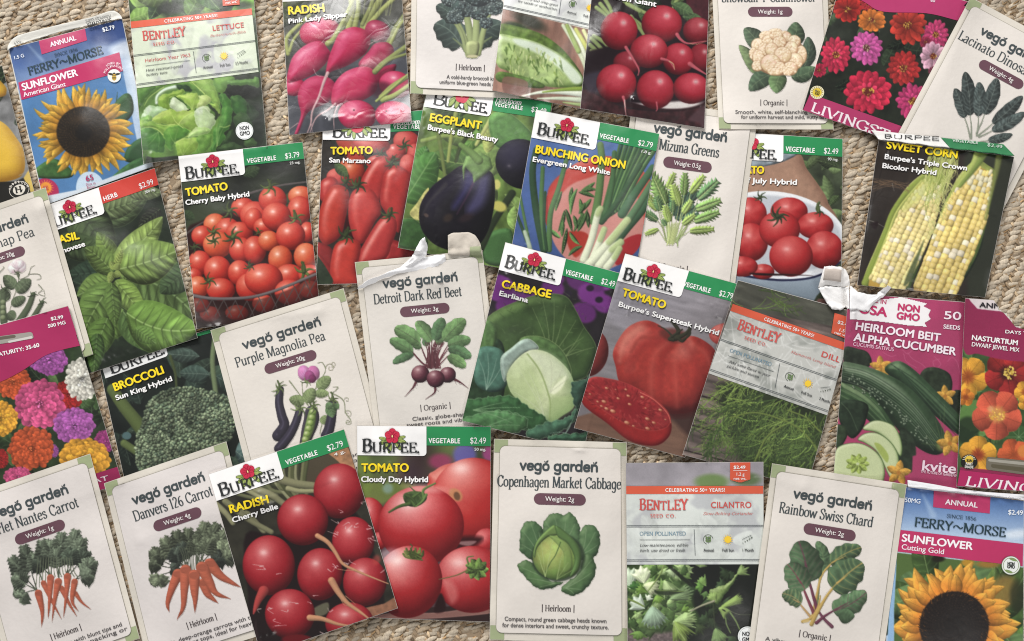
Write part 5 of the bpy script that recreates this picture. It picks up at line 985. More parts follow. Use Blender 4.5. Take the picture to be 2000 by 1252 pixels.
def art_cabbage(r):
    tile(2, 1); r.a[:] = A3((46, 40, 44)); r.tex(20, .2, 2)
    for x, y, a in ((-100, 1000, 130), (80, 1080, 120), (320, 1000, 90), (530, 930, 110), (700, 930, 110), (620, 1050, 110), (560, 1190, 100), (720, 1120, 90), (660, 980, 60), (200, 1160, 100), (-40, 1150, 90), (350, 920, 60)): r.E(x, y, a, a * .8, 20, A3((124, 48, 136)) * r.rs.uniform(.8, 1.15), 26)
    for x, y in ((610, 1000), (440, 1040), (120, 980), (680, 1090), (470, 900)): r.E(x, y, 30, 24, 0, (44, 30, 50), 16)
    r.P([-100, 1200, 20, 1160, 120, 1170, 60, 1300, -100, 1330], (112, 136, 70), infl=20)
    tile(2, 2); r.P([-420, 300, -200, -20, 60, -160, 260, -210, 420, -190, 500, -80, 560, 40, 660, 210, 600, 400, 480, 480, -300, 700], (72, 98, 52), infl=80, lo=(46, 66, 38), hi=(112, 140, 80), nz=.2, nsc=90, edge=((130, 150, 90), 8))
    def veins(x, y, ends, w=9, c=(128, 150, 96)):
        for a, b in ends: r.N([x, y, (x + a) / 2 + 12, (y + b) / 2 - 8, a, b], w, 3, c, 5, .2, .8)
    r.P([-420, 300, -200, -20, 60, -160, 260, -210, 420, -190, 500, -80, 560, 40, 660, 210, 600, 400, 480, 480, -300, 700], (96, 122, 70), soft=60, op=.0)
    for k in range(120):
        x, y = r.rs.uniform(-60, 600), r.rs.uniform(-190, 330); r.N([x, y, x + r.rs.uniform(-50, 50), y + r.rs.uniform(-40, 10)], 6, 3, A3([(112, 136, 84), (58, 80, 44)][k % 2]), 6, 0, .5)
    veins(300, 300, ((330, -160), (420, -120), (500, 0), (560, 130), (240, -160), (160, -100), (430, 270))); veins(420, 280, ((560, 60), (640, 210), (520, 180)), 8)
    r.P([-420, 200, -200, 130, -60, 220, -100, 700, -430, 760], (50, 74, 48), infl=40, nz=.3); r.P([-300, 60, -180, 0, -120, 90, -160, 250, -260, 240], (96, 130, 74), infl=30, nz=.2); r.P([-280, 250, -180, 200, -60, 260, -40, 500, -160, 560, -290, 480], (84, 126, 108), infl=50, nz=.15); veins(-200, 540, ((-260, 300), (-190, 260), (-120, 300), (-80, 360)), 8, (150, 180, 160))
    r.P([60, 150, 200, 120, 340, 180, 430, 290, 460, 430, 300, 400, 120, 300], (92, 124, 70), infl=40, nz=.2, edge=((150, 170, 110), 8)); r.P([-90, 300, 0, 210, 80, 150, 150, 150, 210, 220, 100, 260, 10, 350, -60, 480], (150, 168, 156), infl=30, nz=.1, edge=((196, 206, 190), 8))
    r.P([-40, 420, 40, 300, 150, 230, 280, 250, 400, 340, 470, 440, 497, 580, 480, 680, 400, 740, 290, 800, 160, 750, 40, 620, -20, 540], (196, 206, 160), infl=130, lo=(130, 156, 104), hi=(222, 228, 194), nz=.08)
    r.P([140, 240, 270, 248, 390, 335, 450, 440, 380, 450, 330, 500, 290, 560, 250, 450, 200, 350], (206, 212, 186), soft=50, op=.6); r.N([120, 262, 190, 350, 238, 440, 278, 556, 300, 650, 292, 770], 12, 10, (150, 170, 104), 8, .2, .8); r.P([300, 545, 390, 455, 425, 436, 395, 520, 330, 575], (226, 230, 196), soft=14)
    r.P([300, 620, 380, 590, 495, 590, 478, 690, 400, 745, 300, 790], (166, 188, 124), soft=40, op=.6); r.P([-40, 430, 30, 320, 110, 270, 180, 400, 230, 560, 180, 730, 40, 620], (178, 196, 136), soft=60, op=.5)
    veins(250, 740, ((60, 400), (130, 400), (20, 560), (160, 520)), 6, (206, 214, 176)); veins(300, 560, ((400, 350), (300, 300), (440, 450)), 5, (196, 200, 170))
    for p, c in (([-420, 640, -200, 600, 0, 590, 140, 680, 280, 780, 200, 880, 0, 830, -200, 860, -430, 780], (62, 106, 62)), ([-420, 780, -100, 700, 120, 770, 60, 870, -200, 900, -420, 860], (84, 130, 80)), ([100, 880, 250, 800, 420, 760, 510, 680, 490, 780, 380, 870, 200, 930], (72, 112, 86)), ([460, 500, 560, 460, 620, 420, 560, 600, 500, 690], (60, 92, 74)), ([300, 900, 480, 880, 620, 880, 560, 940, 300, 940], (60, 100, 74))): r.P(p, c, infl=60, sk=.8, ruf=9, nz=.2, edge=((150, 180, 140), 7))
    veins(-300, 700, ((-60, 640), (60, 680), (160, 760), (0, 800)), 8, (140, 176, 130)); veins(-200, 830, ((0, 760), (60, 820)), 7, (140, 176, 130)); veins(420, 880, ((500, 700), (300, 880), (460, 800)), 6, (150, 180, 160))
def art_supersteak(r):
    tile(2, 1); r.grad((900, 1000), (166, 162, 170), (1500, 1900), (120, 112, 112)); r.tex(50, .08, 2)
    tile(2, 2); r.P([640, 0, 900, 120, 860, 420, 560, 460], (132, 128, 130), soft=60, op=.7); r.P([480, 760, 700, 700, 1500, 700, 1400, 1100, 460, 860], (128, 96, 78), False, soft=16); r.tex(8, .1, 5, (6, 1), 12)
    r.P([1160, 660, 1460, 660, 1400, 900, 1240, 760], (70, 46, 42), soft=40, op=.8)
    r.B(600, 250, 152, 190, 12, ((80, 20, 18), (150, 48, 44), (190, 90, 84)), (.1, -.3, .3, .2)); r.B(1680, 110, 140, 90, 0, ((140, 50, 44), (190, 84, 76), (220, 120, 110)), None)
    p = [870, 90, 960, 20, 1060, 0, 1160, 40, 1230, 110, 1300, 170, 1400, 120, 1520, 170, 1600, 260, 1620, 420, 1500, 640, 1400, 710, 1260, 730, 1140, 700, 1000, 600, 850, 500, 810, 360, 790, 240]
    r.P(p, (178, 58, 48), infl=170, lo=(92, 18, 20), hi=(210, 118, 104), nz=.08)
    def rib(q, w, c, o): r.N(q, w, w * .6, c, w * .8, .1, o)
    rib([1200, 160, 1020, 200, 920, 360, 930, 560], 60, (158, 44, 40), .5); rib([1230, 170, 1120, 260, 1090, 420, 1090, 640], 50, (206, 104, 88), .35); rib([1260, 180, 1190, 260, 1160, 460, 1170, 680], 46, (156, 42, 38), .5); rib([1300, 180, 1270, 320, 1280, 480, 1290, 680], 50, (204, 98, 82), .35); rib([1360, 190, 1430, 300, 1440, 480, 1400, 680], 60, (156, 44, 40), .45); rib([1420, 190, 1510, 260, 1550, 380, 1520, 560], 40, (202, 98, 84), .3); rib([1000, 60, 880, 160, 840, 320], 50, (210, 132, 112), .5); rib([1150, 130, 1000, 140, 930, 240], 30, (150, 50, 40), .5)
    r.P([900, 560, 1100, 640, 1300, 700, 1480, 640, 1400, 740, 1240, 760, 1080, 700], (84, 20, 20), soft=50, op=.7); r.P([1150, 90, 1250, 60, 1360, 100, 1330, 170, 1220, 160], (110, 44, 34), soft=30, op=.8)
    for q, w in (([1270, 140, 1300, 80, 1260, 20, 1240, 0], 40), ([1280, 140, 1360, 100, 1400, 40], 40), ([1300, 140, 1340, 160, 1400, 70], 26), ([1260, 130, 1200, 70, 1140, 40], 16), ([1260, 150, 1230, 140, 1330, 70], 30), ([1340, 150, 1390, 110, 1390, 60], 20)): r.N(q, w, w * .4, (62, 62, 44), 4, .5)
    r.P([1190, 690, 1245, 800, 1230, 900, 1150, 970, 1040, 975, 900, 930, 740, 800, 600, 700, 548, 640, 545, 570, 700, 600, 1000, 800], (168, 36, 36), infl=50, lo=(104, 14, 18), hi=(206, 80, 64), nz=.06)
    f = [545, 560, 575, 480, 640, 440, 740, 450, 870, 480, 1000, 540, 1110, 610, 1200, 690, 1240, 770, 1215, 830, 1140, 860, 1040, 860, 920, 825, 800, 760, 680, 680, 590, 620]
    r.P(f, (166, 42, 46), infl=24, lo=(140, 26, 30), hi=(188, 66, 66), nz=.2, nsc=26, edge=((206, 88, 76), 9, .7)); r.E(930, 690, 130, 70, 28, (146, 26, 36), 70, .7)
    q = np.random.RandomState(4)
    for k in range(220):
        a, d = q.uniform(0, 6.28), q.uniform(.35, .95); x = 900 + 330 * d * math.cos(a) - 20 * math.sin(a) * d; y = 665 + 150 * d * math.sin(a) + 190 * d * math.cos(a) * .6
        r.N([x, y, x + 26 * math.cos(a), y + 20 * math.sin(a) + 10 * math.cos(a)], 7, 4, A3([(128, 20, 28), (202, 84, 78), (188, 62, 58)][q.randint(3)]), 6, .2, .7)
    for x, y, a in ((740, 530, 20), (810, 540, 10), (890, 540, 16), (910, 590, 20), (830, 610, 18), (1020, 600, 22), (670, 635, 16), (720, 635, 26), (700, 670, 16), (740, 690, 24), (790, 710, 30), (920, 655, 20), (1045, 685, 12), (1160, 700, 22), (1060, 770, 26), (1110, 800, 22), (900, 800, 30), (950, 825, 16), (1060, 845, 26), (1200, 775, 12), (610, 575, 14)): r.B(x, y, a * .85, a * .48, 24, ((140, 50, 36), (190, 110, 78), (216, 160, 124)), (-.2, -.3, .3, .2))
    r.N([1000, 560, 1110, 620, 1210, 720, 1240, 800], 6, 5, (222, 120, 100), 4, 0)

def dillf(r, x, y, an, L, col, depth, q):
    ex, ey = x + L * math.cos(an), y + L * math.sin(an); mx, my = (x + ex) / 2 - .08 * L * math.sin(an), (y + ey) / 2 + .08 * L * math.cos(an)
    r.N([x, y, mx, my, ex, ey], 5 + depth * 3, 4 + depth, A3(col) * q.uniform(.8, 1.2), 3, .3)
    if depth <= 0: return
    n = 7 if depth > 1 else 6
    for k in range(n):
        t = (k + .6) / n; sd = 1 if k % 2 else -1
        px, py = x + (ex - x) * t, y + (ey - y) * t
        dillf(r, px, py, an + sd * q.uniform(.3, .7), L * q.uniform(.36, .55) * (1 - .35 * t), col, depth - 1, q)

def art_dill(r):
    tile(2, 2); r.a[:] = A3((116, 102, 96)); r.tex(10, .3, 3, (9, 1), 14); r.tex(5, .18, 6, (8, 1), 14)
    for y in (520, 770, 980): r.N([1300, y + 20, 1600, y + 100, 2600, y + 360], 10, 10, (46, 36, 34), 6, 0)
    r.P([1700, 480, 2500, 640, 2520, 1400, 1900, 1240, 1640, 700], (56, 70, 42), soft=60, op=.95); r.P([1640, -380, 2600, -200, 2600, 60, 1600, -120], (92, 92, 80), False); r.tex(12, .25, 2, (4, 1), 20)
    q = np.random.RandomState(5); cs = [(112, 138, 66), (88, 112, 58), (136, 160, 78), (74, 96, 52)]
    for k in range(9): dillf(r, q.uniform(1700, 2500), q.uniform(-300, -60), q.uniform(-.6, 1.2), 240, cs[k % 4], 1, q)
    for x, y, an, L in ((1900, 420, 2.6, 480), (2000, 560, 2.5, 560), (1990, 470, 2.9, 360), (2050, 620, 2.8, 700), (2100, 700, 2.4, 640), (2200, 640, 1.9, 620), (1960, 640, 2.9, 420), (1700, 740, 2.1, 300), (1660, 770, 1.9, 330), (1640, 800, 1.3, 220), (2250, 700, 1.6, 600), (2400, 700, 2.1, 640), (2300, 840, 1.2, 420), (2100, 860, 1.7, 420), (2480, 640, 2.3, 500), (2350, 960, 2.7, 420), (1900, 900, 1.8, 300), (1560, 900, 1.8, 160)):
        dillf(r, x, y, an, L, cs[q.randint(4)], 2, q)
    for k in range(90):
        x, y = q.uniform(1720, 2480), q.uniform(480, 1000)
        if y > 470 + (x - 1500) * .16: dillf(r, x, y, q.uniform(1.5, 3.1), q.uniform(140, 300), cs[q.randint(4)], 1, q)
    for p in ([2420, 1080, 2350, 960, 2260, 860, 2120, 780, 1900, 720, 1700, 760], [2480, 900, 2400, 860, 2300, 760, 2150, 700], [1900, 1100, 2000, 900, 2200, 780]): r.N(p, 18, 10, (126, 144, 70), 4, .4)
    for k in range(70):
        x, y = q.uniform(1880, 2460), q.uniform(760, 1180); an = q.uniform(2.2, 3.4); L = q.uniform(60, 170); r.N([x, y, x + L * .5 * math.cos(an), y + L * .5 * math.sin(an) + 14, x + L * math.cos(an), y + L * math.sin(an)], 5, 3, A3(cs[q.randint(4)]) * q.uniform(.8, 1.5), 3, .2)

def art_cucumber(r):
    tile(3, 2); r.a[:] = A3((184, 66, 112)); r.tex(60, .08, 2)
    q = np.random.RandomState(3)
    for p in ([1090, 250, 1130, 300, 1200, 340, 1240, 380], [1060, 260, 1080, 320, 1160, 370], [1050, 230, 1090, 260, 1130, 230], [1300, 280, 1350, 340, 1310, 370, 1290, 320, 1340, 300], [1400, 320, 1440, 290, 1480, 330, 1500, 420], [900, 250, 960, 280, 1000, 270]): r.N(p, 4, 4, (206, 110, 146), 2, 0, .7)
    r.P([600, 210, 700, 220, 780, 250, 810, 330, 740, 380, 600, 340], (52, 62, 48), infl=20, nz=.3); r.P([1190, 420, 1240, 370, 1330, 370, 1420, 420, 1440, 520, 1400, 600, 1300, 580, 1200, 500], (54, 66, 48), infl=30, nz=.3); r.P([1380, 600, 1520, 560, 1520, 900, 1420, 760], (48, 58, 44), infl=30, nz=.3)
    def cflower(cx, cy, R, rot=0):
        R *= .88
        for k in range(5):
            a = math.radians(rot) + k * 1.2566; r.F(cx, cy, cx + R * math.cos(a), cy + R * math.sin(a), R * .3, (206, 160, 66), (180, 120, 40), 0, None, 3, (.9, .7), .2)
        r.E(cx, cy, R * .16, R * .16, 0, (190, 130, 50), 6)
    cflower(880, 360, 100, -95); cflower(1385, 590, 100, -95)
    def cuke(p, c, hi, lo, i): r.P(p, c, infl=i, hi=hi, lo=lo, L=(-.1, -.6, .79), nz=.12, nsc=40)
    cuke([910, 380, 960, 330, 1040, 320, 1160, 400, 1300, 540, 1440, 680, 1520, 780, 1520, 900, 1440, 860, 1300, 740, 1100, 560, 960, 440], (66, 94, 64), (136, 162, 122), (30, 42, 32), 90)
    for k in range(7): r.N([960 + k * 14, 350 + k * 10 - 10, 1200 + k * 8, 500 + k * 26, 1500, 800 + k * 22], 7, 6, (96, 124, 92) if k % 2 else (36, 54, 40), 6, 0, .5)
    def cuke2(): 
        cuke([560, 330, 700, 340, 860, 390, 1060, 490, 1220, 640, 1340, 800, 1400, 940, 1380, 1020, 1300, 1050, 1180, 1000, 1020, 860, 860, 640, 720, 520, 560, 470], (66, 92, 62), (166, 182, 150), (28, 40, 30), 150)
        for k in range(16):
            o = k * 9; r.N([560, 350 + o * .85, 760, 390 + o * 1.1, 960, 500 + o * 1.3, 1140, 650 + o * 1.35, 1330 - o * .3, 900 + o * .9], 8, 7, [(112, 134, 104), (34, 50, 38), (150, 164, 140), (46, 64, 46)][k % 4], 7, 0, .45)
        for k in range(90):
            t = q.rand(); x = 620 + 640 * t; y = 420 + 500 * t ** 1.25 + q.uniform(-20, 90); r.B(x, y, 11, 8, 40, ((40, 58, 44), (86, 104, 80), (140, 154, 128)), (-.3, -.4, .4, .2), nz=0)
    cuke([540, 440, 640, 480, 780, 560, 900, 660, 970, 760, 985, 860, 900, 880, 760, 760, 640, 680, 540, 640], (70, 100, 62), (168, 186, 140), (30, 44, 32), 90)
    for k in range(6): r.N([560, 470 + k * 22, 740, 570 + k * 22, 880, 700 + k * 22, 960, 840], 8, 6, (130, 152, 112) if k % 2 else (44, 66, 46), 6, 0, .5)
    cuke2(); r.E(1360, 980, 40, 40, 0, (150, 160, 84), 50, .8); r.B(1368, 985, 24, 24, 0, ((90, 60, 40), (150, 116, 70), (170, 140, 90)), None)
    for k in range(6): r.N([1365, 980, 1200 + k * 36, 960 - k * 60], 6, 3, (120, 140, 84), 5, 0, .6)
    r.P([560, 640, 680, 620, 780, 660, 770, 760, 730, 860, 650, 920, 560, 790], (46, 62, 44), infl=30, nz=.25); r.N([570, 640, 640, 720, 700, 860], 6, 4, (84, 104, 76), 5, 0); r.P([530, 820, 600, 830, 620, 900, 560, 1000, 530, 980], (60, 78, 52), infl=20, nz=.2)
    r.P([1040, 840, 1150, 960, 1130, 1180, 1000, 1140], (52, 66, 48), soft=10, nz=.3)
    def slc(p, seeds):
        r.P(p, (198, 208, 160), infl=26, lo=(120, 146, 84), hi=(214, 222, 180), edge=((72, 100, 50), 9, .95)); 
    slc([740, 850, 800, 790, 880, 780, 980, 820, 1030, 900, 1050, 1000, 1030, 1060, 960, 960, 860, 880], 0)
    slc([700, 930, 760, 880, 860, 880, 960, 950, 1020, 1060, 1010, 1200, 960, 1240, 860, 1040, 760, 960], 1); r.P([830, 960, 880, 970, 940, 1050, 930, 1110, 880, 1050], (170, 186, 96), soft=8)
    slc([520, 1040, 560, 980, 660, 955, 760, 970, 860, 1040, 910, 1140, 900, 1260, 820, 1330, 560, 1330, 510, 1200], 2)
    for k in range(9):
        a = k * .698; r.F(700 + 12 * math.cos(a), 1120 + 10 * math.sin(a), 700 + 96 * math.cos(a), 1120 + 82 * math.sin(a), 24, (158, 178, 84), (206, 214, 150), 0, None, 2, (.8, .6), .2)
    cflower(1020, 1190, 115, -80); cflower(1420, 960, 120, -30)
    r.P([1130, 1060, 1180, 1045, 1600, 1085, 1600, 1400, 1120, 1300], (184, 66, 112), False, soft=8)

def art_nasturtium(r):
    tile(3, 2); r.a[:] = A3((74, 106, 56)); r.tex(30, .3, 3); leafy(r, 14, (1520, 240, 2100, 1000), [(84, 122, 62), (62, 92, 48), (104, 144, 76)], 200, 4, (140, 170, 110))
    r.E(1620, 740, 130, 120, 0, (106, 148, 74), 10); r.E(1560, 860, 90, 110, 0, (40, 60, 36), 30, .8); r.E(1960, 920, 120, 100, 0, (70, 108, 56), 14)
    for a in range(8): r.N([1960, 910, 1960 + 110 * math.cos(a * .785), 910 + 100 * math.sin(a * .785)], 5, 3, (140, 170, 120), 3, 0, .7)
    def nf(cx, cy, R, col, thr, rot=0, n=5, st=None):
        for k in range(n):
            a = math.radians(rot) + k * 6.283 / n; c = A3(col) * r.rs.uniform(.92, 1.06)
            r.F(cx, cy, cx + R * math.cos(a), cy + R * math.sin(a), R * .47, c, tuple(c * .75), 0, None, 5, (1.7, .55), .2, (tuple(np.minimum(c * 1.2, 255)), 5), crink=.05, wav=.05, vs=.15)
        r.E(cx, cy, R * .3, R * .3, 0, thr, R * .3, .8)
        for k in range(22):
            a = k * .2856; r.N([cx, cy, cx + R * r.rs.uniform(.25, .5) * math.cos(a), cy + R * r.rs.uniform(.25, .5) * math.sin(a)], 6, 3, A3(thr) * .9, 3, 0, .7)
    ye, og, rd = (232, 170, 48), (220, 106, 60), (176, 44, 42)
    nf(1560, 440, 165, ye, (180, 90, 30), 20); nf(1545, 600, 70, (226, 140, 40), (180, 90, 30), 60); nf(1870, 410, 185, rd, (66, 24, 22), 10); r.speck(40, 1890, 410, 45, 50, 9, [(206, 170, 60), (226, 200, 96)])
    nf(2010, 560, 90, ye, (190, 100, 30), 30); nf(2020, 640, 70, ye, (190, 100, 30), 0)
    nf(1790, 735, 200, (214, 96, 66), (226, 170, 90), 20, 5, (240, 190, 120)); r.speck(40, 1790, 740, 60, 50, 8, [(236, 196, 90), (226, 170, 60)]); r.E(1740, 690, 24, 24, 0, (232, 190, 130), 30, .6)
    for x, y, a, b in () and ((1760, 560, 1765, 640), (1640, 740, 1700, 750), (1760, 930, 1780, 830), (1930, 860, 1860, 800), (1940, 650, 1870, 700)): r.N([x, y, a, b], 16, 22, (240, 206, 130), 12, 0, .6)
    nf(1640, 1050, 150, ye, (176, 70, 30), 200); nf(1920, 1050, 130, (222, 106, 54), (190, 90, 40), 250); r.E(2000, 1020, 50, 50, 0, (226, 140, 60), 20)
    r.P([1500, 1145, 2100, 1200, 2100, 1500, 1480, 1500], (164, 40, 90), False)
    r.P([1500, -200, 2100, -160, 2100, 300, 1980, 320, 1800, 300, 1640, 260, 1530, 230], (166, 42, 92), True, soft=3)
    r.P([1600, -206, 2100, -170, 2100, -60, 1700, -84, 1620, -110], (226, 214, 214), True, soft=3)

def art_cherrybelle(r):
    tile(0, 3); r.a[:] = A3((60, 58, 46)); r.tex(26, .3, 3); tile(1, 2); r.P([380, 1040, 660, 930, 1000, 1000, 900, 1300, 300, 1300], (92, 82, 62), soft=30)
    r.P([540, 1000, 690, 940, 790, 1250, 640, 1100], (176, 130, 92), soft=6, nz=.2)
    tile(1, 3)
    for k in range(30): r.N([-400 + k * 28, -300 + (k % 5) * 20, -260 + k * 22, 40 - (k % 4) * 30, 60 + k * 12, 160 - (k % 3) * 60], 26, 30, A3([(120, 122, 84), (92, 96, 62), (146, 146, 110), (74, 74, 52)][k % 4]) * r.rs.uniform(.85, 1.1), 6, .4)
    for p, w in (([-60, 60, 100, 100, 230, 190], 60), ([-180, 220, -60, 260, 60, 400], 46), ([-240, 160, -60, 300, 120, 400], 50), ([100, -40, 300, 20, 460, 40], 70), ([250, 60, 340, 80, 460, 80], 40), ([-330, -20, -100, 60, 100, 170], 40), ([-420, 90, -250, 240, -180, 330], 50), ([-460, 200, -340, 330, -260, 400], 40)): r.N(p, w, w * .8, A3((152, 150, 112)) * r.rs.uniform(.8, 1.1), 7, .4)
    r.P([-80, 420, 200, 420, 700, 200, 900, 500, 1000, 900, 900, 1100, 0, 1300, -60, 900], (40, 24, 24), soft=20); r.P([820, 1000, 1000, 960, 1100, 900, 1110, 1030, 940, 1080], (160, 112, 84), False, soft=6, nz=.15)
    r.P([450, 1000, 560, 950, 560, 1030, 480, 1060], (110, 106, 84), soft=12); r.P([0, 1080, 60, 1260, 400, 1250, 200, 1300, 0, 1300], (56, 38, 38), soft=10)
    cb = ((84, 8, 16), (170, 26, 40), (206, 78, 82))
    def rd(x, y, a, b, rot=0): r.B(x, y, a, b, rot, cb, (-.2, -.42, .28, .35), (-.25, -.5, .82), nz=.05)
    rd(650, 80, 200, 215);
    rd(760, 470, 165, 190, 0); rd(850, 790, 170, 190, 10); r.E(940, 620, 30, 40, 20, (200, 80, 70), 30, .6); rd(365, 305, 200, 200, 10); rd(100, 660, 205, 235); rd(500, 730, 178, 205, 5)
    r.N([60, 860, 20, 930, -6, 1000, -20, 1040], 80, 10, (186, 70, 66), 4, .4); rd(730, 1110, 190, 160); rd(265, 1040, 195, 195, 0); r.E(320, 1240, 120, 40, 0, (120, 16, 24), 14)
    rt = (206, 152, 112)
    for p, a, b in (([480, 430, 560, 480, 620, 560, 680, 650, 800, 710, 920, 760, 1035, 805], 40, 8), ([590, 780, 650, 880, 720, 960, 820, 1030, 890, 1085], 56, 12), ([420, 1070, 520, 1080, 640, 1120, 770, 1140], 50, 12), ([560, 480, 600, 540, 610, 560], 10, 4), ([640, 690, 700, 700, 770, 700], 6, 3), ([700, 900, 760, 950, 780, 970], 6, 3), ([660, 920, 690, 970, 730, 980], 6, 3)): r.N(p, a, b, rt, 4, .4)
    q = np.random.RandomState(5)
    for x, y in ((750, 350), (770, 355), (730, 330), (870, 380), (610, 430), (620, 680), (640, 670), (30, 670), (60, 680), (120, 1000), (150, 1080), (180, 1130), (100, 990), (940, 470), (690, 640), (730, 620), (660, 250), (640, 320), (455, 900), (520, 1190), (160, 730), (900, 450), (830, 180), (700, 360), (780, 340), (610, 410), (640, 400), (880, 350), (920, 440), (560, 690), (600, 650), (430, 960), (250, 1010), (310, 960), (600, 1010), (500, 1180), (1000, 700), (960, 520), (710, 650), (40, 1000)):   # white scuffs where the print has cracked
        r.N([x, y, x + q.uniform(-30, 30), y + q.uniform(-10, 20), x + q.uniform(-60, 60), y + q.uniform(-30, 40)], 7, 3, (222, 200, 196), 3, 0, .8)

def art_cloudy(r):
    tile(1, 2); r.a[:] = A3((96, 70, 76)); r.blobs(60, 130, [(150, 60, 110), (96, 110, 60), (70, 60, 90), (120, 90, 120), (84, 60, 60), (120, 140, 70), (66, 76, 50)], (780, 960, 1860, 1400), 60, 6)
    r.E(1630, 1050, 90, 90, 0, (110, 100, 190), 50, .8); r.E(1820, 1040, 50, 60, 0, (190, 70, 150), 40, .8); r.E(1440, 1100, 90, 60, 0, (176, 56, 110), 50, .8); r.P([790, 1060, 880, 1060, 900, 1300, 790, 1500], (120, 146, 66), soft=50, op=.8)
    tile(1, 3); r.P([840, 20, 1100, 0, 1240, 60, 960, 200, 860, 140], (130, 150, 66), soft=50, op=.8); r.E(1030, 60, 40, 40, 0, (150, 180, 190), 40, .6)
    t = ((116, 10, 18), (188, 36, 42), (228, 122, 120))
    r.B(880, 320, 140, 190, 0, t, (-.1, -.5, .35, .3)); r.B(960, 470, 60, 70, 0, t, None)
    tile(1, 2); r.P([1340, 1260, 1400, 1170, 1500, 1120, 1640, 1110, 1760, 1150, 1880, 1260, 1900, 1700, 1400, 1700], (206, 70, 62), infl=130, lo=(150, 24, 26), hi=(236, 156, 140)); tile(1, 3); r.B(1700, 150, 330, 330, 0, ((140, 20, 22), (196, 44, 42), (226, 110, 100)), (-.3, -.75, .4, .4)); r.E(1560, 110, 60, 44, 40, (206, 150, 96), 20, .8); r.E(1570, 120, 24, 34, -20, (130, 90, 60), 12)
    r.B(1800, 480, 100, 110, 0, t, None); r.P([1500, 460, 1760, 440, 1700, 520, 1440, 620], (70, 14, 18), soft=40); r.P([1560, 480, 1720, 470, 1660, 510], (150, 110, 110), soft=12)
    r.P([1000, 1010, 1860, 960, 1860, 1110, 940, 1110, 880, 1090], (60, 36, 34), False); r.P([920, 1060, 1100, 1030, 1420, 1030, 1860, 970, 1860, 1030, 1400, 1075, 960, 1085], (150, 106, 96), True, soft=8, edge=((196, 150, 140), 8))
    r.B(1290, 350, 335, 310, 0, t, (-.3, -.55, .45, .35), (-.25, -.6, .76)); r.E(1330, 60, 150, 30, 5, (240, 190, 180), 40, .5)
    r.B(1690, 770, 290, 262, 0, t, (-.35, -.5, .4, .3)); r.P([1460, 780, 1540, 800, 1580, 900, 1520, 960], (230, 160, 150), soft=40, op=.5)
    r.B(1190, 790, 262, 285, 20, t, (-.35, -.6, .4, .45), (-.3, -.6, .74)); r.E(1020, 590, 90, 50, -30, (226, 206, 210), 50, .5)
    r.P([1390, 1020, 1440, 880, 1480, 960, 1470, 1020], (50, 12, 14), soft=16)
    g = (92, 118, 62)
    r.P([1150, 110, 1230, 80, 1320, 100, 1330, 150, 1260, 200, 1180, 190], (74, 96, 52), infl=20, nz=.3)
    for p, w in (([1200, 180, 1120, 200, 1040, 245], 30), ([1310, 130, 1310, 70, 1400, 20], 26), ([1300, 150, 1260, 100, 1200, 45], 14), ([1240, 190, 1220, 140, 1280, 90], 30), ([1170, 110, 1220, 140, 1250, 180], 30), ([1330, 110, 1300, 160, 1250, 200], 22)): r.N(p, w, w * .5, A3(g) * r.rs.uniform(.8, 1.25), 4, .5)
    for k in range(14): r.N([1150 + k * 12, 570 - (k % 3) * 20, 1180 + k * 9, 600 - (k % 4) * 12, 1300 - k * 6, 620 - k * 5], 16, 10, A3((112, 130, 62)) * r.rs.uniform(.7, 1.3), 4, .5)
    r.N([1210, 540, 1220, 510, 1205, 495], 10, 8, (96, 112, 60), 3, .4)
    for k in range(9):
        a = k * .7; r.F(1725, 690, 1725 + 95 * math.cos(a), 690 + 90 * math.sin(a), 30, A3((110, 140, 66)) * r.rs.uniform(.75, 1.2), (150, 176, 100), .1, None, 3, (.9, .7), .4)
    r.N([1650, 700, 1560, 740, 1430, 770], 12, 6, (130, 120, 70), 3, .3); r.N([1660, 650, 1650, 600, 1700, 590], 14, 8, (110, 136, 66), 3, .4); r.E(1820, 1200, 60, 60, 0, (80, 50, 50), 20, 0)

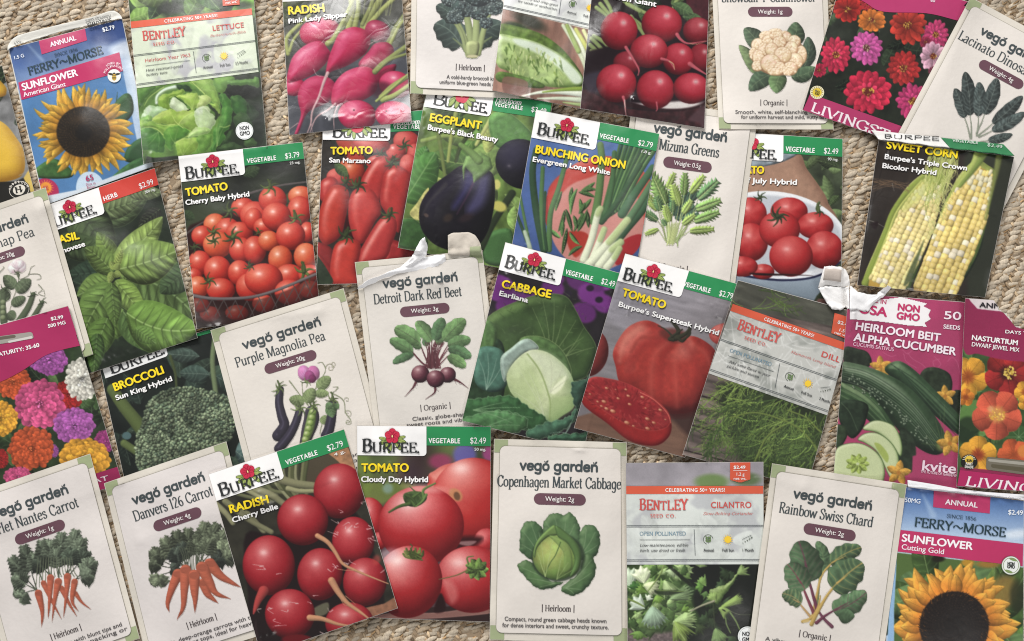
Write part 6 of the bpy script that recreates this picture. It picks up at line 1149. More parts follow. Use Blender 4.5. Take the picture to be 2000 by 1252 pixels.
def art_cilantro(r):
    tile(2, 3); r.a[:] = A3((40, 46, 38)); r.tex(20, .3, 3)
    tile(2, 2); r.P([880, 1100, 1980, 1090, 1980, 1330, 880, 1330], (172, 166, 172), False, nz=.1, nsc=200); r.tex(50, .1, 6); r.E(1560, 1260, 130, 60, 0, (120, 150, 84), 40, .9); r.E(1830, 1240, 110, 50, 0, (96, 124, 66), 40, .8)
    zoomed(1225, 1090, 7.73); v = (186, 204, 150)
    r.P([0, 980, 160, 1060, 700, 1080, 740, 1500, 0, 1500], (122, 108, 106), soft=30, nz=.3, nsc=30); r.P([1000, 60, 1920, 100, 1900, 700, 1880, 1500, 1300, 1500, 1250, 900, 1100, 500], (34, 38, 32), soft=120, op=.9)
    r.P([0, 90, 700, 90, 960, 420, 1000, 700, 1100, 1000, 760, 1100, 0, 1040], (66, 88, 48), soft=60, nz=.3, nsc=90)
    q = np.random.RandomState(9)
    for k in range(90): r.fan(q.uniform(0, 900), q.uniform(120, 1080), q.uniform(0, 360), q.uniform(110, 200), 150, 7, A3([(96, 128, 66), (76, 104, 56), (128, 160, 88), (160, 184, 122)][q.randint(4)]), (110, 134, 80))
    for k in range(16): r.fan(q.uniform(950, 1750), q.uniform(200, 1240), q.uniform(0, 360), q.uniform(140, 220), 110, 7, A3((62, 82, 52)) * q.uniform(.8, 1.2), (80, 96, 66))
    F = [(40, 460, -95, 330, 70, 7, (190, 206, 178), 1), (250, 380, -100, 270, 90, 6, (206, 216, 178), 1), (440, 180, -100, 110, 120, 5, (150, 180, 104), 3), (360, 240, 190, 0, 0, 0, 0, 0), (460, 210, 200, 160, 120, 6, (84, 116, 60), 3), (560, 340, 60, 330, 60, 8, (176, 196, 140), 3), (700, 150, 110, 200, 90, 7, (180, 200, 152), 3), (250, 400, 20, 260, 70, 6, (206, 216, 170), 1), (120, 480, -100, 160, 110, 8, (72, 116, 56), 2), (300, 520, 200, 230, 60, 6, (120, 156, 70), 3), (640, 620, -20, 380, 44, 10, (150, 176, 124), 1), (440, 560, 70, 170, 90, 6, (132, 168, 76), 3), (260, 760, 215, 250, 80, 5, (196, 210, 190), 1), (380, 730, 82, 350, 84, 14, (158, 182, 154), 1), (300, 640, -60, 120, 90, 5, (204, 214, 190), 2), (600, 720, 10, 200, 60, 6, (110, 140, 84), 3), (700, 960, -10, 440, 50, 12, (170, 194, 130), 3), (720, 960, 62, 420, 64, 8, (148, 172, 88), 2), (820, 800, -25, 150, 70, 5, (116, 150, 66), 2), (180, 1100, 100, 180, 120, 7, (112, 146, 70), 3), (420, 1100, 160, 200, 70, 6, (78, 100, 56), 2),
      (1100, 140, -80, 130, 140, 8, (150, 176, 110), 2), (1190, 420, -130, 210, 70, 6, (130, 164, 88), 3), (1150, 430, 170, 150, 110, 8, (108, 150, 70), 2), (1200, 500, 110, 140, 80, 6, (96, 128, 70), 2), (1340, 660, -125, 170, 80, 9, (150, 176, 100), 1), (1660, 240, -30, 220, 70, 7, (140, 164, 100), 2), (1400, 750, -24, 400, 26, 12, (150, 176, 92), 1), (1330, 1060, 70, 280, 70, 6, (132, 160, 98), 1), (1060, 1000, 60, 200, 80, 6, (74, 92, 54), 2)]
    r.P([1240, 510, 1280, 470, 1380, 430, 1500, 390, 1600, 300, 1690, 190, 1640, 310, 1560, 440, 1460, 570, 1370, 690, 1290, 630], (140, 164, 94), infl=70, lo=(74, 96, 50), hi=(176, 196, 130), ruf=8, nz=.15)
    for x, y, an, R, sp, n, c, lb in F:
        if R: r.fan(x, y, an, R, sp, n, c, np.minimum(A3(c) * 1.2, 255), lb)
    for p, w, c in (([550, 110, 500, 240, 390, 400, 310, 500], 26, (150, 172, 100)), ([20, 620, 140, 670, 250, 730], 34, (140, 162, 88)), ([1310, 650, 1120, 720, 960, 800], 34, (170, 168, 140)), ([1390, 760, 1480, 900, 1500, 1000, 1560, 1130], 26, (128, 152, 88)), ([1540, 800, 1640, 950, 1700, 1080], 30, (132, 156, 90)), ([1560, 800, 1680, 850, 1870, 855], 10, (130, 140, 100)), ([700, 980, 780, 1120, 880, 1240], 10, (196, 210, 150)), ([1300, 690, 1310, 860, 1320, 1050], 20, (74, 86, 56))): r.N(p, w, w * .7, c, 8, .4)
    r.P([1380, 760, 1460, 740, 1560, 800, 1500, 850, 1460, 920, 1420, 840], (150, 176, 96), infl=30); r.E(1460, 790, 30, 10, 30, (30, 34, 24), 8)
    r.P([440, 480, 860, 500, 640, 560, 450, 540], (44, 56, 36), soft=20, op=.8); r.N([440, 490, 860, 505], 8, 5, (150, 176, 90), 5, 0); r.P([570, 200, 800, 380, 870, 490, 640, 420], (96, 124, 70), soft=20, op=.5); r.P([620, 140, 700, 150, 960, 380, 940, 420], (38, 44, 34), soft=20, op=.8)
# botanical drawings on the cream packets (alpha kept: only the drawing becomes a part)
def v_broccoli(r):
    tile(1, 0); d = (70, 82, 80)
    for x, y, a, b, w, bd in ((1600, 360, 1400, 180, 120, .12), (1720, 360, 1930, 180, 110, -.15), (1560, 170, 1410, 40, 70, .1)): r.F(x, y, a, b, w, (72, 88, 82), (126, 142, 128), bd, None, 6, (.8, .5), .22, ((40, 50, 50), 5), wav=.08)
    r.N([1640, 400, 1600, 350, 1540, 300], 30, 10, (120, 134, 96), 4, .3); r.N([1720, 390, 1780, 330, 1840, 290], 26, 10, (120, 134, 96), 4, .3)
    for p, w in (([1690, 430, 1670, 250, 1640, 100], 60), ([1660, 430, 1620, 280, 1560, 160], 50), ([1710, 430, 1720, 250, 1720, 100], 56), ([1730, 420, 1780, 220, 1800, 180], 40), ([1740, 420, 1800, 160, 1860, 60], 40), ([1640, 400, 1600, 250, 1520, 130], 30)): r.N(p, w, w * .9, A3((158, 170, 116)) * r.rs.uniform(.92, 1.05), 4, .35)
    r.P([1640, 420, 1650, 330, 1740, 330, 1735, 425, 1700, 450, 1660, 445], (164, 172, 120), infl=30); r.E(1690, 440, 46, 12, 0, (196, 190, 150))
    for x, y, R in ((1530, -20, 90), (1640, 40, 110), (1560, 130, 68), (1740, 80, 90), (1860, 50, 80), (1740, -40, 110), (1600, -80, 100), (1800, 180, 50), (1850, -60, 90)):
        r.B(x, y, R, R * .85, 0, ((36, 44, 48), d, (100, 112, 110)), None, nz=.1); r.speck(90, x, y, R * .96, R * .8, 8, [(90, 102, 102), (62, 74, 76), (110, 122, 118)], ball=True)
def v_cauli(r):
    zoomed(1440, 40, 8.347)
    for x, y, a, b, w, c, tp_ in ((370, 460, 115, 120, 150, (72, 88, 68), None), (300, 860, 30, 400, 110, (104, 120, 82), None), (880, 420, 960, 20, 160, (76, 94, 70), None), (1080, 780, 1160, 260, 130, (64, 80, 64), None), (880, 920, 1285, 770, 130, (72, 92, 68), None), (560, 880, 190, 1140, 150, (76, 96, 74), None), (720, 850, 630, 1185, 150, (92, 116, 76), None)):
        r.F(x, y, a, b, w, c, (150, 164, 124), .08, None, 5, (.8, .6), .25, ((44, 54, 42), 5), crink=.12, tip=tuple(A3(c) * 1.25), vw=.7)
    r.E(670, 560, 440, 340, 0, (150, 116, 84), 12); r.E(660, 800, 260, 100, 0, (60, 56, 44), 60, .0)
    Q = [(620, 190, 110, 60), (470, 250, 110, 80), (760, 260, 120, 90), (930, 340, 100, 100), (340, 400, 110, 110), (520, 320, 110, 80), (640, 250, 100, 70), (260, 540, 60, 100), (1040, 560, 90, 150), (430, 470, 90, 100), (340, 600, 90, 120), (880, 460, 110, 120), (690, 350, 110, 90), (560, 470, 105, 105), (930, 660, 140, 130), (330, 740, 90, 80), (860, 780, 120, 110), (740, 560, 140, 130), (545, 700, 160, 150), (700, 760, 80, 90), (620, 830, 130, 60), (830, 830, 90, 60)]
    q = np.random.RandomState(4)
    for x, y, a, b in Q:
        r.E(x, y + 4, a + 9, b + 9, 0, (160, 122, 88), 14, .75); r.B(x, y, a, b, 0, ((186, 148, 108), (222, 196, 160), (240, 224, 200)), None, (-.2, -.45, .86), nz=.05)
        for k in range(26):
            an, d = q.uniform(0, 6.28), math.sqrt(q.rand()) * .88; r.B(x + a * d * math.cos(an), y + b * d * math.sin(an), 22, 20, 0, ((206, 174, 134), (226, 202, 168), (240, 226, 202)), None, nz=0)

def v_kale(r):
    tile(3, 0); c = (70, 80, 78)
    for x, y, a, b, w, l in ((1590, 1080, 1460, 690, 50, .55), (1600, 1080, 1540, 560, 58, .62), (1640, 1060, 1650, 640, 53, .6), (1640, 1040, 1790, 610, 61, .62), (1650, 1060, 1990, 750, 53, .65), (1660, 1070, 2010, 880, 50, .7), (1670, 1110, 1910, 1050, 37, .75)):
        bx, by = a + (x - a) * l, b + (y - b) * l
        r.N([x - 10, y, (x + bx) / 2, (y + by) / 2, bx, by, a, b], 16, 5, (150, 156, 138), 3, .3)
        r.F(bx + (x - a) * .04, by + (y - b) * .04, a, b, w, A3(c) * r.rs.uniform(.9, 1.12), (140, 150, 140), .03, None, 8, (.85, .5), .2, ((44, 52, 52), 5), crink=.22, wav=.03)
def v_mizuna(r):
    zoomed(1250, 330, 7.824); st = (176, 190, 128); dk = (62, 90, 74)
    for x, y, a, b, w in ((520, 640, 400, 420, 90), (560, 620, 450, 330, 90), (620, 660, 740, 350, 90), (640, 700, 880, 330, 80), (660, 720, 900, 560, 90), (560, 780, 700, 560, 100), (540, 720, 560, 440, 100), (640, 780, 900, 680, 70)): r.tooth(x, y, a, b, w, 5, A3(dk) * r.rs.uniform(.85, 1.15), (96, 122, 92))
    L = [(390, 540, 180, 70, 120, 7, 0), (420, 300, 530, 60, 56, 5, 1), (670, 400, 690, 60, 76, 6, 0), (770, 370, 980, 100, 70, 6, 1), (890, 460, 1190, 180, 100, 6, 2), (860, 620, 1235, 480, 90, 7, 0), (830, 800, 1210, 660, 84, 7, 0), (760, 950, 1130, 920, 70, 6, 1), (280, 630, 110, 400, 84, 6, 1), (310, 640, 250, 420, 70, 5, 2), (270, 790, 60, 650, 70, 6, 2), (280, 920, 80, 1000, 50, 5, 1), (600, 560, 500, 240, 90, 7, 1), (450, 810, 380, 560, 74, 6, 1), (500, 660, 500, 480, 56, 5, 2), (660, 680, 790, 480, 60, 6, 1), (650, 850, 840, 700, 60, 5, 1), (400, 870, 340, 770, 40, 4, 2)]
    for x, y, a, b, w, n, k in L:
        bx = 440 + (x - 440) * .22 + (30 if x > 600 else 0); r.N([bx, 1120, (bx * 1.2 + x) / 2.2, 900 if y < 850 else 1030, x, y], 18, 12, A3(st) * r.rs.uniform(.8, 1.1), 4, .35)
    for x, y, a, b, w, n, k in L: r.tooth(x, y, a, b, w * 1.25, n + 1, A3([(118, 150, 82), (146, 168, 86), (94, 130, 84)][k]) * r.rs.uniform(.95, 1.06), (190, 204, 134), .15)
    for k in range(12): r.N([410 + k * 10, 1170 - (k % 4) * 12, 440 + k * 9, 1000, 430 + k * 16, 820], 16, 10, A3((188, 198, 132)) * r.rs.uniform(.85, 1.1), 4, .35)
    r.N([600, 1020, 575, 1100, 575, 1180], 40, 22, (160, 178, 118), 4, .35)

def v_snappea(r):
    tile(0, 1); g = (92, 104, 78)
    for p in ([150, 900, 130, 1000, 90, 1120, 60, 1250], [160, 930, 220, 900, 240, 840, 270, 820], [220, 890, 300, 890, 320, 920, 290, 935], [-10, 880, 30, 840, 20, 830], [300, 970, 330, 1010, 300, 1040, 350, 1060, 340, 1010]): r.N(p, 8, 5, (120, 124, 100), 3, .2)
    for x, y, a, b, w in ((120, 1000, 30, 900, 50), (130, 1030, 240, 930, 52), (90, 1130, 200, 1070, 42), (60, 1190, 120, 1240, 44), (60, 1100, 0, 1010, 50)): r.F(x, y, a, b, w, A3(g) * r.rs.uniform(.85, 1.15), (140, 150, 120), 0, None, 6, (.8, .5), .25, ((60, 66, 54), 4))
    for p, w in (([40, 1010, 20, 1120, 30, 1260], 60), ([260, 1050, 220, 1150, 150, 1260], 60), ([330, 1110, 290, 1180, 230, 1280], 50)): r.N(p, w * .7, w, g, 4, .35); r.calyx(p[0], p[1], 46, (80, 92, 66), 5)
    for k in range(4): r.B(24, 1110 + k * 40, 22, 22, 0, ((70, 80, 56), (116, 128, 92), (150, 160, 124)), None)
    for x, y, a, b in ((110, 840, 50, 46), (160, 830, 46, 48), (140, 810, 50, 40)): r.B(x, y, a, b, 0, ((176, 160, 164), (214, 204, 204), (228, 222, 220)), None, nz=.04)
    r.N([140, 870, 140, 900, 150, 930], 20, 10, (100, 108, 84), 3, .3); r.calyx(140, 880, 36, (96, 104, 78), 5, 60)
    for k in range(7): r.N([140, 870, 100 + k * 16, 800], 3, 2, (176, 150, 164), 2, 0, .7)
def curl(r, x, y, R, a0, turns, w, c, sg=1):
    p = []
    for k in range(16):
        t = k / 15; an = math.radians(a0) + sg * t * turns * 6.283; p += [x + R * (1 - .75 * t) * math.cos(an), y + R * (1 - .75 * t) * math.sin(an)]
    r.N(p, w, w * .7, c, 3, .2)
def v_magnolia(r):
    tile(1, 2); g = (122, 138, 92)
    for p in ([260, 470, 320, 550, 380, 630, 420, 680], [360, 490, 370, 600, 410, 660], [430, 650, 470, 520, 540, 400, 520, 330, 480, 330], [580, 560, 680, 620, 700, 720, 740, 780, 700, 800], [620, 550, 640, 520, 600, 520], [500, 880, 520, 780]): r.N(p, 9, 6, (132, 142, 104), 3, .2)
    curl(r, 580, 370, 36, 180, 1.2, 7, (150, 150, 116)); curl(r, 600, 340, 24, 120, 1., 6, (150, 150, 116), -1); curl(r, 710, 620, 20, 200, 1., 6, (140, 146, 110)); curl(r, 720, 730, 30, 200, 1.2, 6, (140, 146, 110)); curl(r, 720, 790, 26, 0, 1., 6, (140, 146, 110))
    for x, y, a, b, w in ((480, 530, 580, 440, 50), (460, 570, 570, 570, 36), (380, 640, 260, 610, 46), (390, 640, 450, 530, 52), (520, 810, 550, 740, 36)): r.F(x, y, a, b, w, A3(g) * r.rs.uniform(.9, 1.1), (166, 178, 130), 0, None, 6, (.8, .5), .2, ((84, 96, 66), 4))
    pods = [([190, 540, 180, 640, 200, 740, 220, 820, 170, 900], 60, 90), ([340, 700, 310, 800, 260, 900, 180, 1000], 60, 80), ([600, 660, 590, 760, 570, 850, 550, 900], 70, 90)]
    for p, a, b in pods: r.N(p, a, b, (62, 56, 72), 4, .45); r.N([v - 8 for v in p], 12, 10, (100, 94, 116), 8, 0, .6); 
    r.P([160, 860, 200, 850, 175, 905], (60, 54, 70), False)
    r.P([390, 690, 450, 660, 490, 720, 490, 800, 450, 900, 400, 1000, 340, 1010, 350, 880, 370, 780], (66, 60, 70), infl=20); r.P([420, 690, 450, 690, 470, 740, 450, 860, 400, 960, 360, 960, 380, 840], (112, 132, 74), infl=14)
    for k in range(7): r.B(445 - k * 9 - (k * k) * .6, 715 + k * 43, 27, 25, 0, ((84, 108, 50), (138, 162, 84), (180, 198, 128)), (-.3, -.4, .3, .4))
    for x, y in ((180, 530), (340, 690), (450, 670), (600, 620)): r.calyx(x, y, 60, (112, 128, 80), 6, 90, (x - 12, y - 60))
    r.F(570, 640, 600, 760, 46, (96, 124, 82), (140, 160, 120)); r.F(600, 650, 540, 680, 30, (96, 124, 82), (140, 160, 120)); r.F(610, 650, 650, 690, 26, (96, 124, 82), None)
    for x, y, a, b, c in ((375, 410, 50, 62, (186, 122, 166)), (450, 410, 48, 60, (178, 104, 150)), (420, 440, 40, 50, (150, 70, 120)), (440, 455, 30, 34, (120, 44, 90))): r.B(x, y, a, b, -15, (tuple(A3(c) * .7), c, tuple(np.minimum(A3(c) * 1.2, 255))), None, nz=.08)
    for k in range(8): r.N([405, 470, 340 + k * 18, 370 + abs(k - 4) * 8], 3, 2, (150, 84, 134), 2, 0, .6)
    r.calyx(395, 480, 44, (112, 130, 80), 5, 90)
def v_beet(r):
    zoomed(755, 615, 7.367); st = (112, 58, 66)
    def lf(x, y, a, b, w, c, bd=0): r.F(x, y, a, b, w, c, (76, 70, 62), bd, None, 6, (.95, .42), .22, (tuple(A3(c) * .68), 6), crink=.12, wav=.05, tip=tuple(A3(c) * 1.22), vw=.8)
    S = [(500, 470, 370, 410, 60), (600, 440, 530, 340, 60), (480, 410, 120, 180, 120), (380, 540, 45, 350, 90), (390, 565, 85, 690, 64), (650, 380, 430, 90, 100), (720, 420, 810, 330, 60), (700, 370, 810, 40, 96), (820, 370, 1130, 60, 120), (880, 440, 1210, 350, 96), (890, 480, 1220, 610, 90), (880, 590, 1145, 750, 84)]
    for x, y, a, b, w in S: r.N([640 if x < 700 else 710, 770, (650 + x) / 2, (760 + y) / 2 + 40, x, y], 26, 16, A3(st) * r.rs.uniform(.85, 1.15), 3, .4)
    G = [(96, 128, 82), (84, 116, 78), (104, 136, 86)]
    for k, (x, y, a, b, w) in enumerate(S): lf(x, y, a, b, w, A3(G[k % 3]), .03 if a < x else -.03)
    for k in range(10): r.N([560 + k * 24, 770, 590 + k * 17, 560, 560 + k * 30, 400], 20, 12, A3(st) * r.rs.uniform(.8, 1.2), 3, .45)
    b = ((44, 18, 28), (98, 42, 58), (146, 92, 100))
    for p in ([430, 960, 370, 1060, 260, 1180], [700, 1030, 690, 1120, 550, 1220], [960, 920, 1060, 970, 1175, 1055]): r.N(p, 46, 6, (108, 58, 66), 3, .4)
    for x, y, a, c in ((420, 1010, 425, 1070), (400, 1030, 390, 1080), (440, 1000, 455, 1020), (710, 1060, 750, 1100), (690, 1080, 670, 1140), (980, 950, 1010, 1000), (1000, 930, 1030, 925), (1040, 970, 1060, 1000)): r.N([x, y, a, c], 8, 3, (108, 58, 66), 2, 0)
    for x, y, R in ((880, 862, 120), (485, 850, 132), (706, 920, 130)): r.B(x, y, R, R * .97, 0, b, (-.25, -.5, .4, .3), nz=.1)

def v_copen(r):
    tile(2, 3)
    for p, c in (([240, 400, 260, 300, 330, 250, 400, 265, 460, 250, 520, 330, 535, 420, 520, 540, 300, 520], (94, 126, 82)), ([60, 480, 70, 380, 110, 320, 180, 320, 240, 380, 260, 520, 220, 640, 120, 600, 60, 540], (84, 118, 76)), ([520, 480, 540, 380, 600, 340, 670, 380, 690, 480, 660, 580, 600, 620, 520, 600], (90, 124, 80)), ([40, 660, 120, 620, 200, 680, 300, 780, 400, 790, 340, 830, 250, 850, 180, 830, 90, 740], (94, 128, 78)), ([380, 850, 420, 800, 520, 720, 560, 600, 610, 570, 655, 660, 640, 760, 560, 860, 470, 900, 400, 870], (92, 126, 78))):
        r.P(p, c, infl=50, lo=(44, 66, 42), hi=(124, 152, 106), ruf=5, nz=.14, nsc=50, edge=((72, 98, 62), 6))
    for x, y, e in ((380, 520, ((260, 320), (330, 280), (420, 280), (490, 340))), (220, 600, ((80, 500), (90, 400), (150, 340), (210, 400))), (540, 580, ((580, 380), (650, 400), (670, 500))), (330, 800, ((80, 680), (130, 760), (220, 830))), (420, 840, ((620, 620), (620, 720), (540, 850), (480, 880)))):
        for a, b in e: r.N([x, y, (x + a) / 2 + 10, (y + b) / 2, a, b], 7, 3, (140, 164, 122), 4, .1, .8)
    r.E(360, 600, 210, 190, 0, (44, 62, 40), 24, .8)
    r.B(350, 590, 188, 182, 0, ((62, 92, 44), (126, 150, 76), (180, 190, 108)), None, (-.2, -.3, .9), nz=.08)
    r.P([165, 560, 200, 460, 300, 360, 340, 350, 360, 420, 280, 440, 200, 520, 180, 600], (112, 140, 76), infl=20, edge=((70, 98, 52), 5)); r.P([340, 350, 420, 400, 500, 480, 540, 580, 520, 700, 450, 750, 490, 620, 440, 500, 360, 440], (92, 124, 66), infl=24, edge=((62, 90, 46), 5)); r.P([290, 430, 400, 460, 460, 540, 470, 680, 400, 720, 400, 560], (120, 148, 80), infl=20, op=.6)
    r.N([380, 480, 340, 580, 300, 640, 250, 740], 7, 5, (70, 100, 50), 4, 0)
    for a, b in ((200, 560), (230, 480), (320, 460), (220, 640), (300, 560)): r.N([260, 750, (260 + a) / 2, (750 + b) / 2, a, b], 5, 3, (176, 194, 128), 4, .1, .8)
    for a, b in ((380, 620), (440, 640), (400, 540), (470, 700)): r.N([350, 770, (350 + a) / 2, (770 + b) / 2, a, b], 5, 3, (166, 186, 122), 4, .1, .8)
def carrot(r, p, w, c=(186, 98, 70)):
    q = spline(tp(p), False, 10); n = len(q)
    plain_pts = (q - np.array([OX, OY])) * KK
    m = int(n * .8)
    a = plain_pts[:m + 1].ravel(); r.N(list(a), w, w * .3, c, 4, .38, 1, False); b = plain_pts[m:].ravel(); r.N(list(b), w * .3, 3, tuple(A3(c) * .9), 3, .2, 1, False)
    q0 = plain_pts; r.E(q0[0][0], q0[0][1], w * .46, w * .3, 0, tuple(A3(c) * .9), 5)
    for k in range(10):
        i = int(m * (k + .5) / 10); ww = w * (1 - .7 * i / m) * .34; r.N([q0[i][0] - ww, q0[i][1], q0[i][0] + ww * .4, q0[i][1] + 3], 3, 2, tuple(A3(c) * (1.2 if k % 2 else .78)), 3, 0, .6)
def cfrond(r, x, y, a, b, c, s=1., bx=0):
    q = r.rs; mx, my = (x + a) / 2 + bx, (y + b) / 2
    r.N([x, y, mx, my, a, b], 11, 4, tuple(A3(c) * .85), 3, .3)
    dx, dy = a - mx, b - my; L = math.hypot(dx, dy); an = math.atan2(dy, dx)
    for k in range(6):
        t = k / 5.; l = (92 - 40 * t) * s
        for sd in (-1, 1):
            an2 = an + sd * (.95 - .3 * t); px, py = mx + dx * t * .92, my + dy * t * .92
            r.tooth(px, py, px + l * math.cos(an2), py + l * math.sin(an2), l * .5, 3, A3(c) * q.uniform(.78, 1.2), tuple(A3(c) * 1.3), .3, .3)
    r.tooth(mx + dx * .7, my + dy * .7, a + dx * .16, b + dy * .16, 34 * s, 4, A3(c) * 1.1, tuple(A3(c) * 1.35), .25)
def v_nantes(r):
    tile(0, 3); g = (92, 102, 84); gd = (68, 78, 64)
    for x, y, a, b, bx in ((290, 860, 100, 620, -10), (290, 860, 190, 530, 0), (280, 850, 170, 900, -30), (330, 780, 270, 590, 0), (390, 740, 330, 490, 0), (400, 740, 400, 490, 0), (460, 760, 480, 430, 0), (520, 730, 590, 410, 0), (530, 730, 640, 470, 0), (540, 740, 670, 570, 0), (590, 770, 720, 640, 0), (590, 770, 690, 740, 0), (280, 850, 130, 760, -10), (460, 770, 440, 560, 0), (390, 740, 300, 640, 0), (520, 730, 560, 560, 0)): cfrond(r, x, y, a, b, A3(g if y > 760 or b < 500 else gd) * r.rs.uniform(.85, 1.15), 1., bx)
    for k in range(14): r.N([280 + k * 25 , 850 - min(k, 5) * 20, 290 + k * 22, 700, 300 + k * 20, 600], 8, 6, (110, 118, 92), 3, .3)
    for p, w in (([340, 800, 400, 930, 480, 1080], 46), ([480, 840, 540, 960, 600, 1060], 44), ([590, 880, 640, 950, 710, 1005], 36), ([300, 880, 330, 1020, 325, 1145], 62), ([395, 760, 390, 900, 375, 1085], 60), ([455, 790, 430, 920, 405, 1105], 62), ([527, 750, 520, 880, 495, 1075], 60), ([583, 790, 565, 900, 570, 960, 612, 1020], 54)): carrot(r, p, w)
def v_danvers(r):
    tile(0, 3); g = (98, 106, 84); gd = (62, 70, 60)
    for x, y, a, b, bx in ((1420, 690, 1200, 560, -40), (1420, 690, 1210, 640, -60), (1430, 690, 1240, 790, -90), (1450, 680, 1290, 470, -20), (1460, 680, 1380, 420, 0), (1490, 700, 1470, 400, 0), (1540, 660, 1600, 350, 0), (1550, 660, 1690, 360, 0), (1560, 660, 1760, 410, 10), (1570, 660, 1790, 500, 30), (1600, 640, 1810, 580, 40), (1600, 640, 1700, 610, 20), (1440, 690, 1340, 690, -50), (1480, 690, 1420, 520, 0), (1540, 660, 1530, 470, 0), (1560, 650, 1640, 470, 0), (1450, 690, 1380, 560, -20)): cfrond(r, x, y, a, b, A3(g if b < 480 or a < 1260 or a > 1750 else gd) * r.rs.uniform(.85, 1.15), 1., bx)
    for k in range(12): r.N([1420 + k * 16, 700 - abs(k - 5) * 8, 1430 + k * 14, 600, 1400 + k * 20, 520], 9, 6, (92, 100, 78), 3, .3)
    for p, w in (([1590, 800, 1620, 880, 1660, 920, 1705, 958], 80), ([1640, 650, 1720, 740, 1800, 790, 1885, 835], 92), ([1390, 730, 1340, 850, 1310, 960, 1325, 1030], 84), ([1450, 700, 1440, 850, 1430, 990, 1380, 1088], 90), ([1580, 680, 1640, 800, 1690, 880, 1805, 925], 98), ([1518, 740, 1520, 860, 1525, 940, 1522, 1035], 92)): carrot(r, p, w)
def v_chard(r):
    tile(3, 3)
    def cl(stem, w, c, x, y, a, b, wd, bd=0):
        r.N(stem, w, w * .5, c, 4, .35); r.F(x, y, a, b, wd, A3((88, 116, 82)) * r.rs.uniform(.92, 1.1), c, bd, None, 6, (.75, .45), .2, ((58, 80, 56), 5), crink=.17, wav=.07, vw=1.3); r.N([stem[-2], stem[-1], (x + a) / 2, (y + b) / 2], w * .5, 3, c, 3, .2, .9)
    yl, ma, gr, bg = (196, 166, 92), (122, 62, 84), (130, 146, 100), (196, 160, 106)
    cl([500, 1140, 430, 1070, 380, 990], 30, (126, 72, 92), 390, 1000, 380, 985, 2)
    cl([380, 980, 400, 800, 400, 700], 24, gr, 420, 720, 390, 470, 60, .1)
    cl([350, 1050, 380, 900, 420, 740, 500, 640], 26, yl, 490, 650, 730, 520, 80, -.06)
    cl([390, 1030, 340, 850, 300, 700], 30, ma, 330, 790, 240, 470, 130, .02)
    cl([360, 1040, 300, 900, 260, 800], 28, (140, 70, 84), 290, 850, 150, 650, 100, .03)
    cl([330, 1060, 280, 1000, 240, 950], 22, bg, 260, 960, 110, 880, 66, .1)
    cl([270, 1100, 340, 1070, 390, 990, 410, 900], 26, yl, 410, 905, 411, 890, 2)
    cl([340, 1120, 380, 1040, 460, 900, 540, 800], 36, yl, 500, 840, 740, 640, 130, -.03)
    cl([380, 1110, 440, 1060, 520, 1010], 30, ma, 510, 1020, 770, 870, 90, .06); r.F(540, 1030, 680, 1060, 60, (84, 110, 78), None, .1); r.E(300, 1098, 30, 10, -15, (206, 180, 120), 4)

# photographs by name, and the pale leaf photo behind the information panels
def art_panel(r, base, lo, seed, fine=0):
    r.a[:] = A3(base); sl, X, Y = r.full()
    n = fbm(X, Y, 34, seed, 3); r.put(sl, np.clip((n - .5) * 6, 0, 1), A3(lo))
    q = np.random.RandomState(seed); plain()
    for k in range(26 if not fine else 150):
        x, y = q.uniform(r.x0, r.x0 + r.w), q.uniform(r.y0, r.y0 + r.h); an = q.uniform(0, 6.28); l = q.uniform(20, 60)
        if fine: r.N([x, y, x + l * .5 * math.cos(an), y + l * .5 * math.sin(an) + 4, x + l * math.cos(an), y + l * math.sin(an)], 1.6, .8, (226, 226, 222), 1.5, 0, .6)
        else: r.F(x, y, x + l * math.cos(an), y + l * math.sin(an), l * .3, A3(base) * q.uniform(.93, 1.05), tuple(A3(base) * 1.06), .1, None, 5, (.8, .6), .05, crink=.02, op=.7, soft=3)
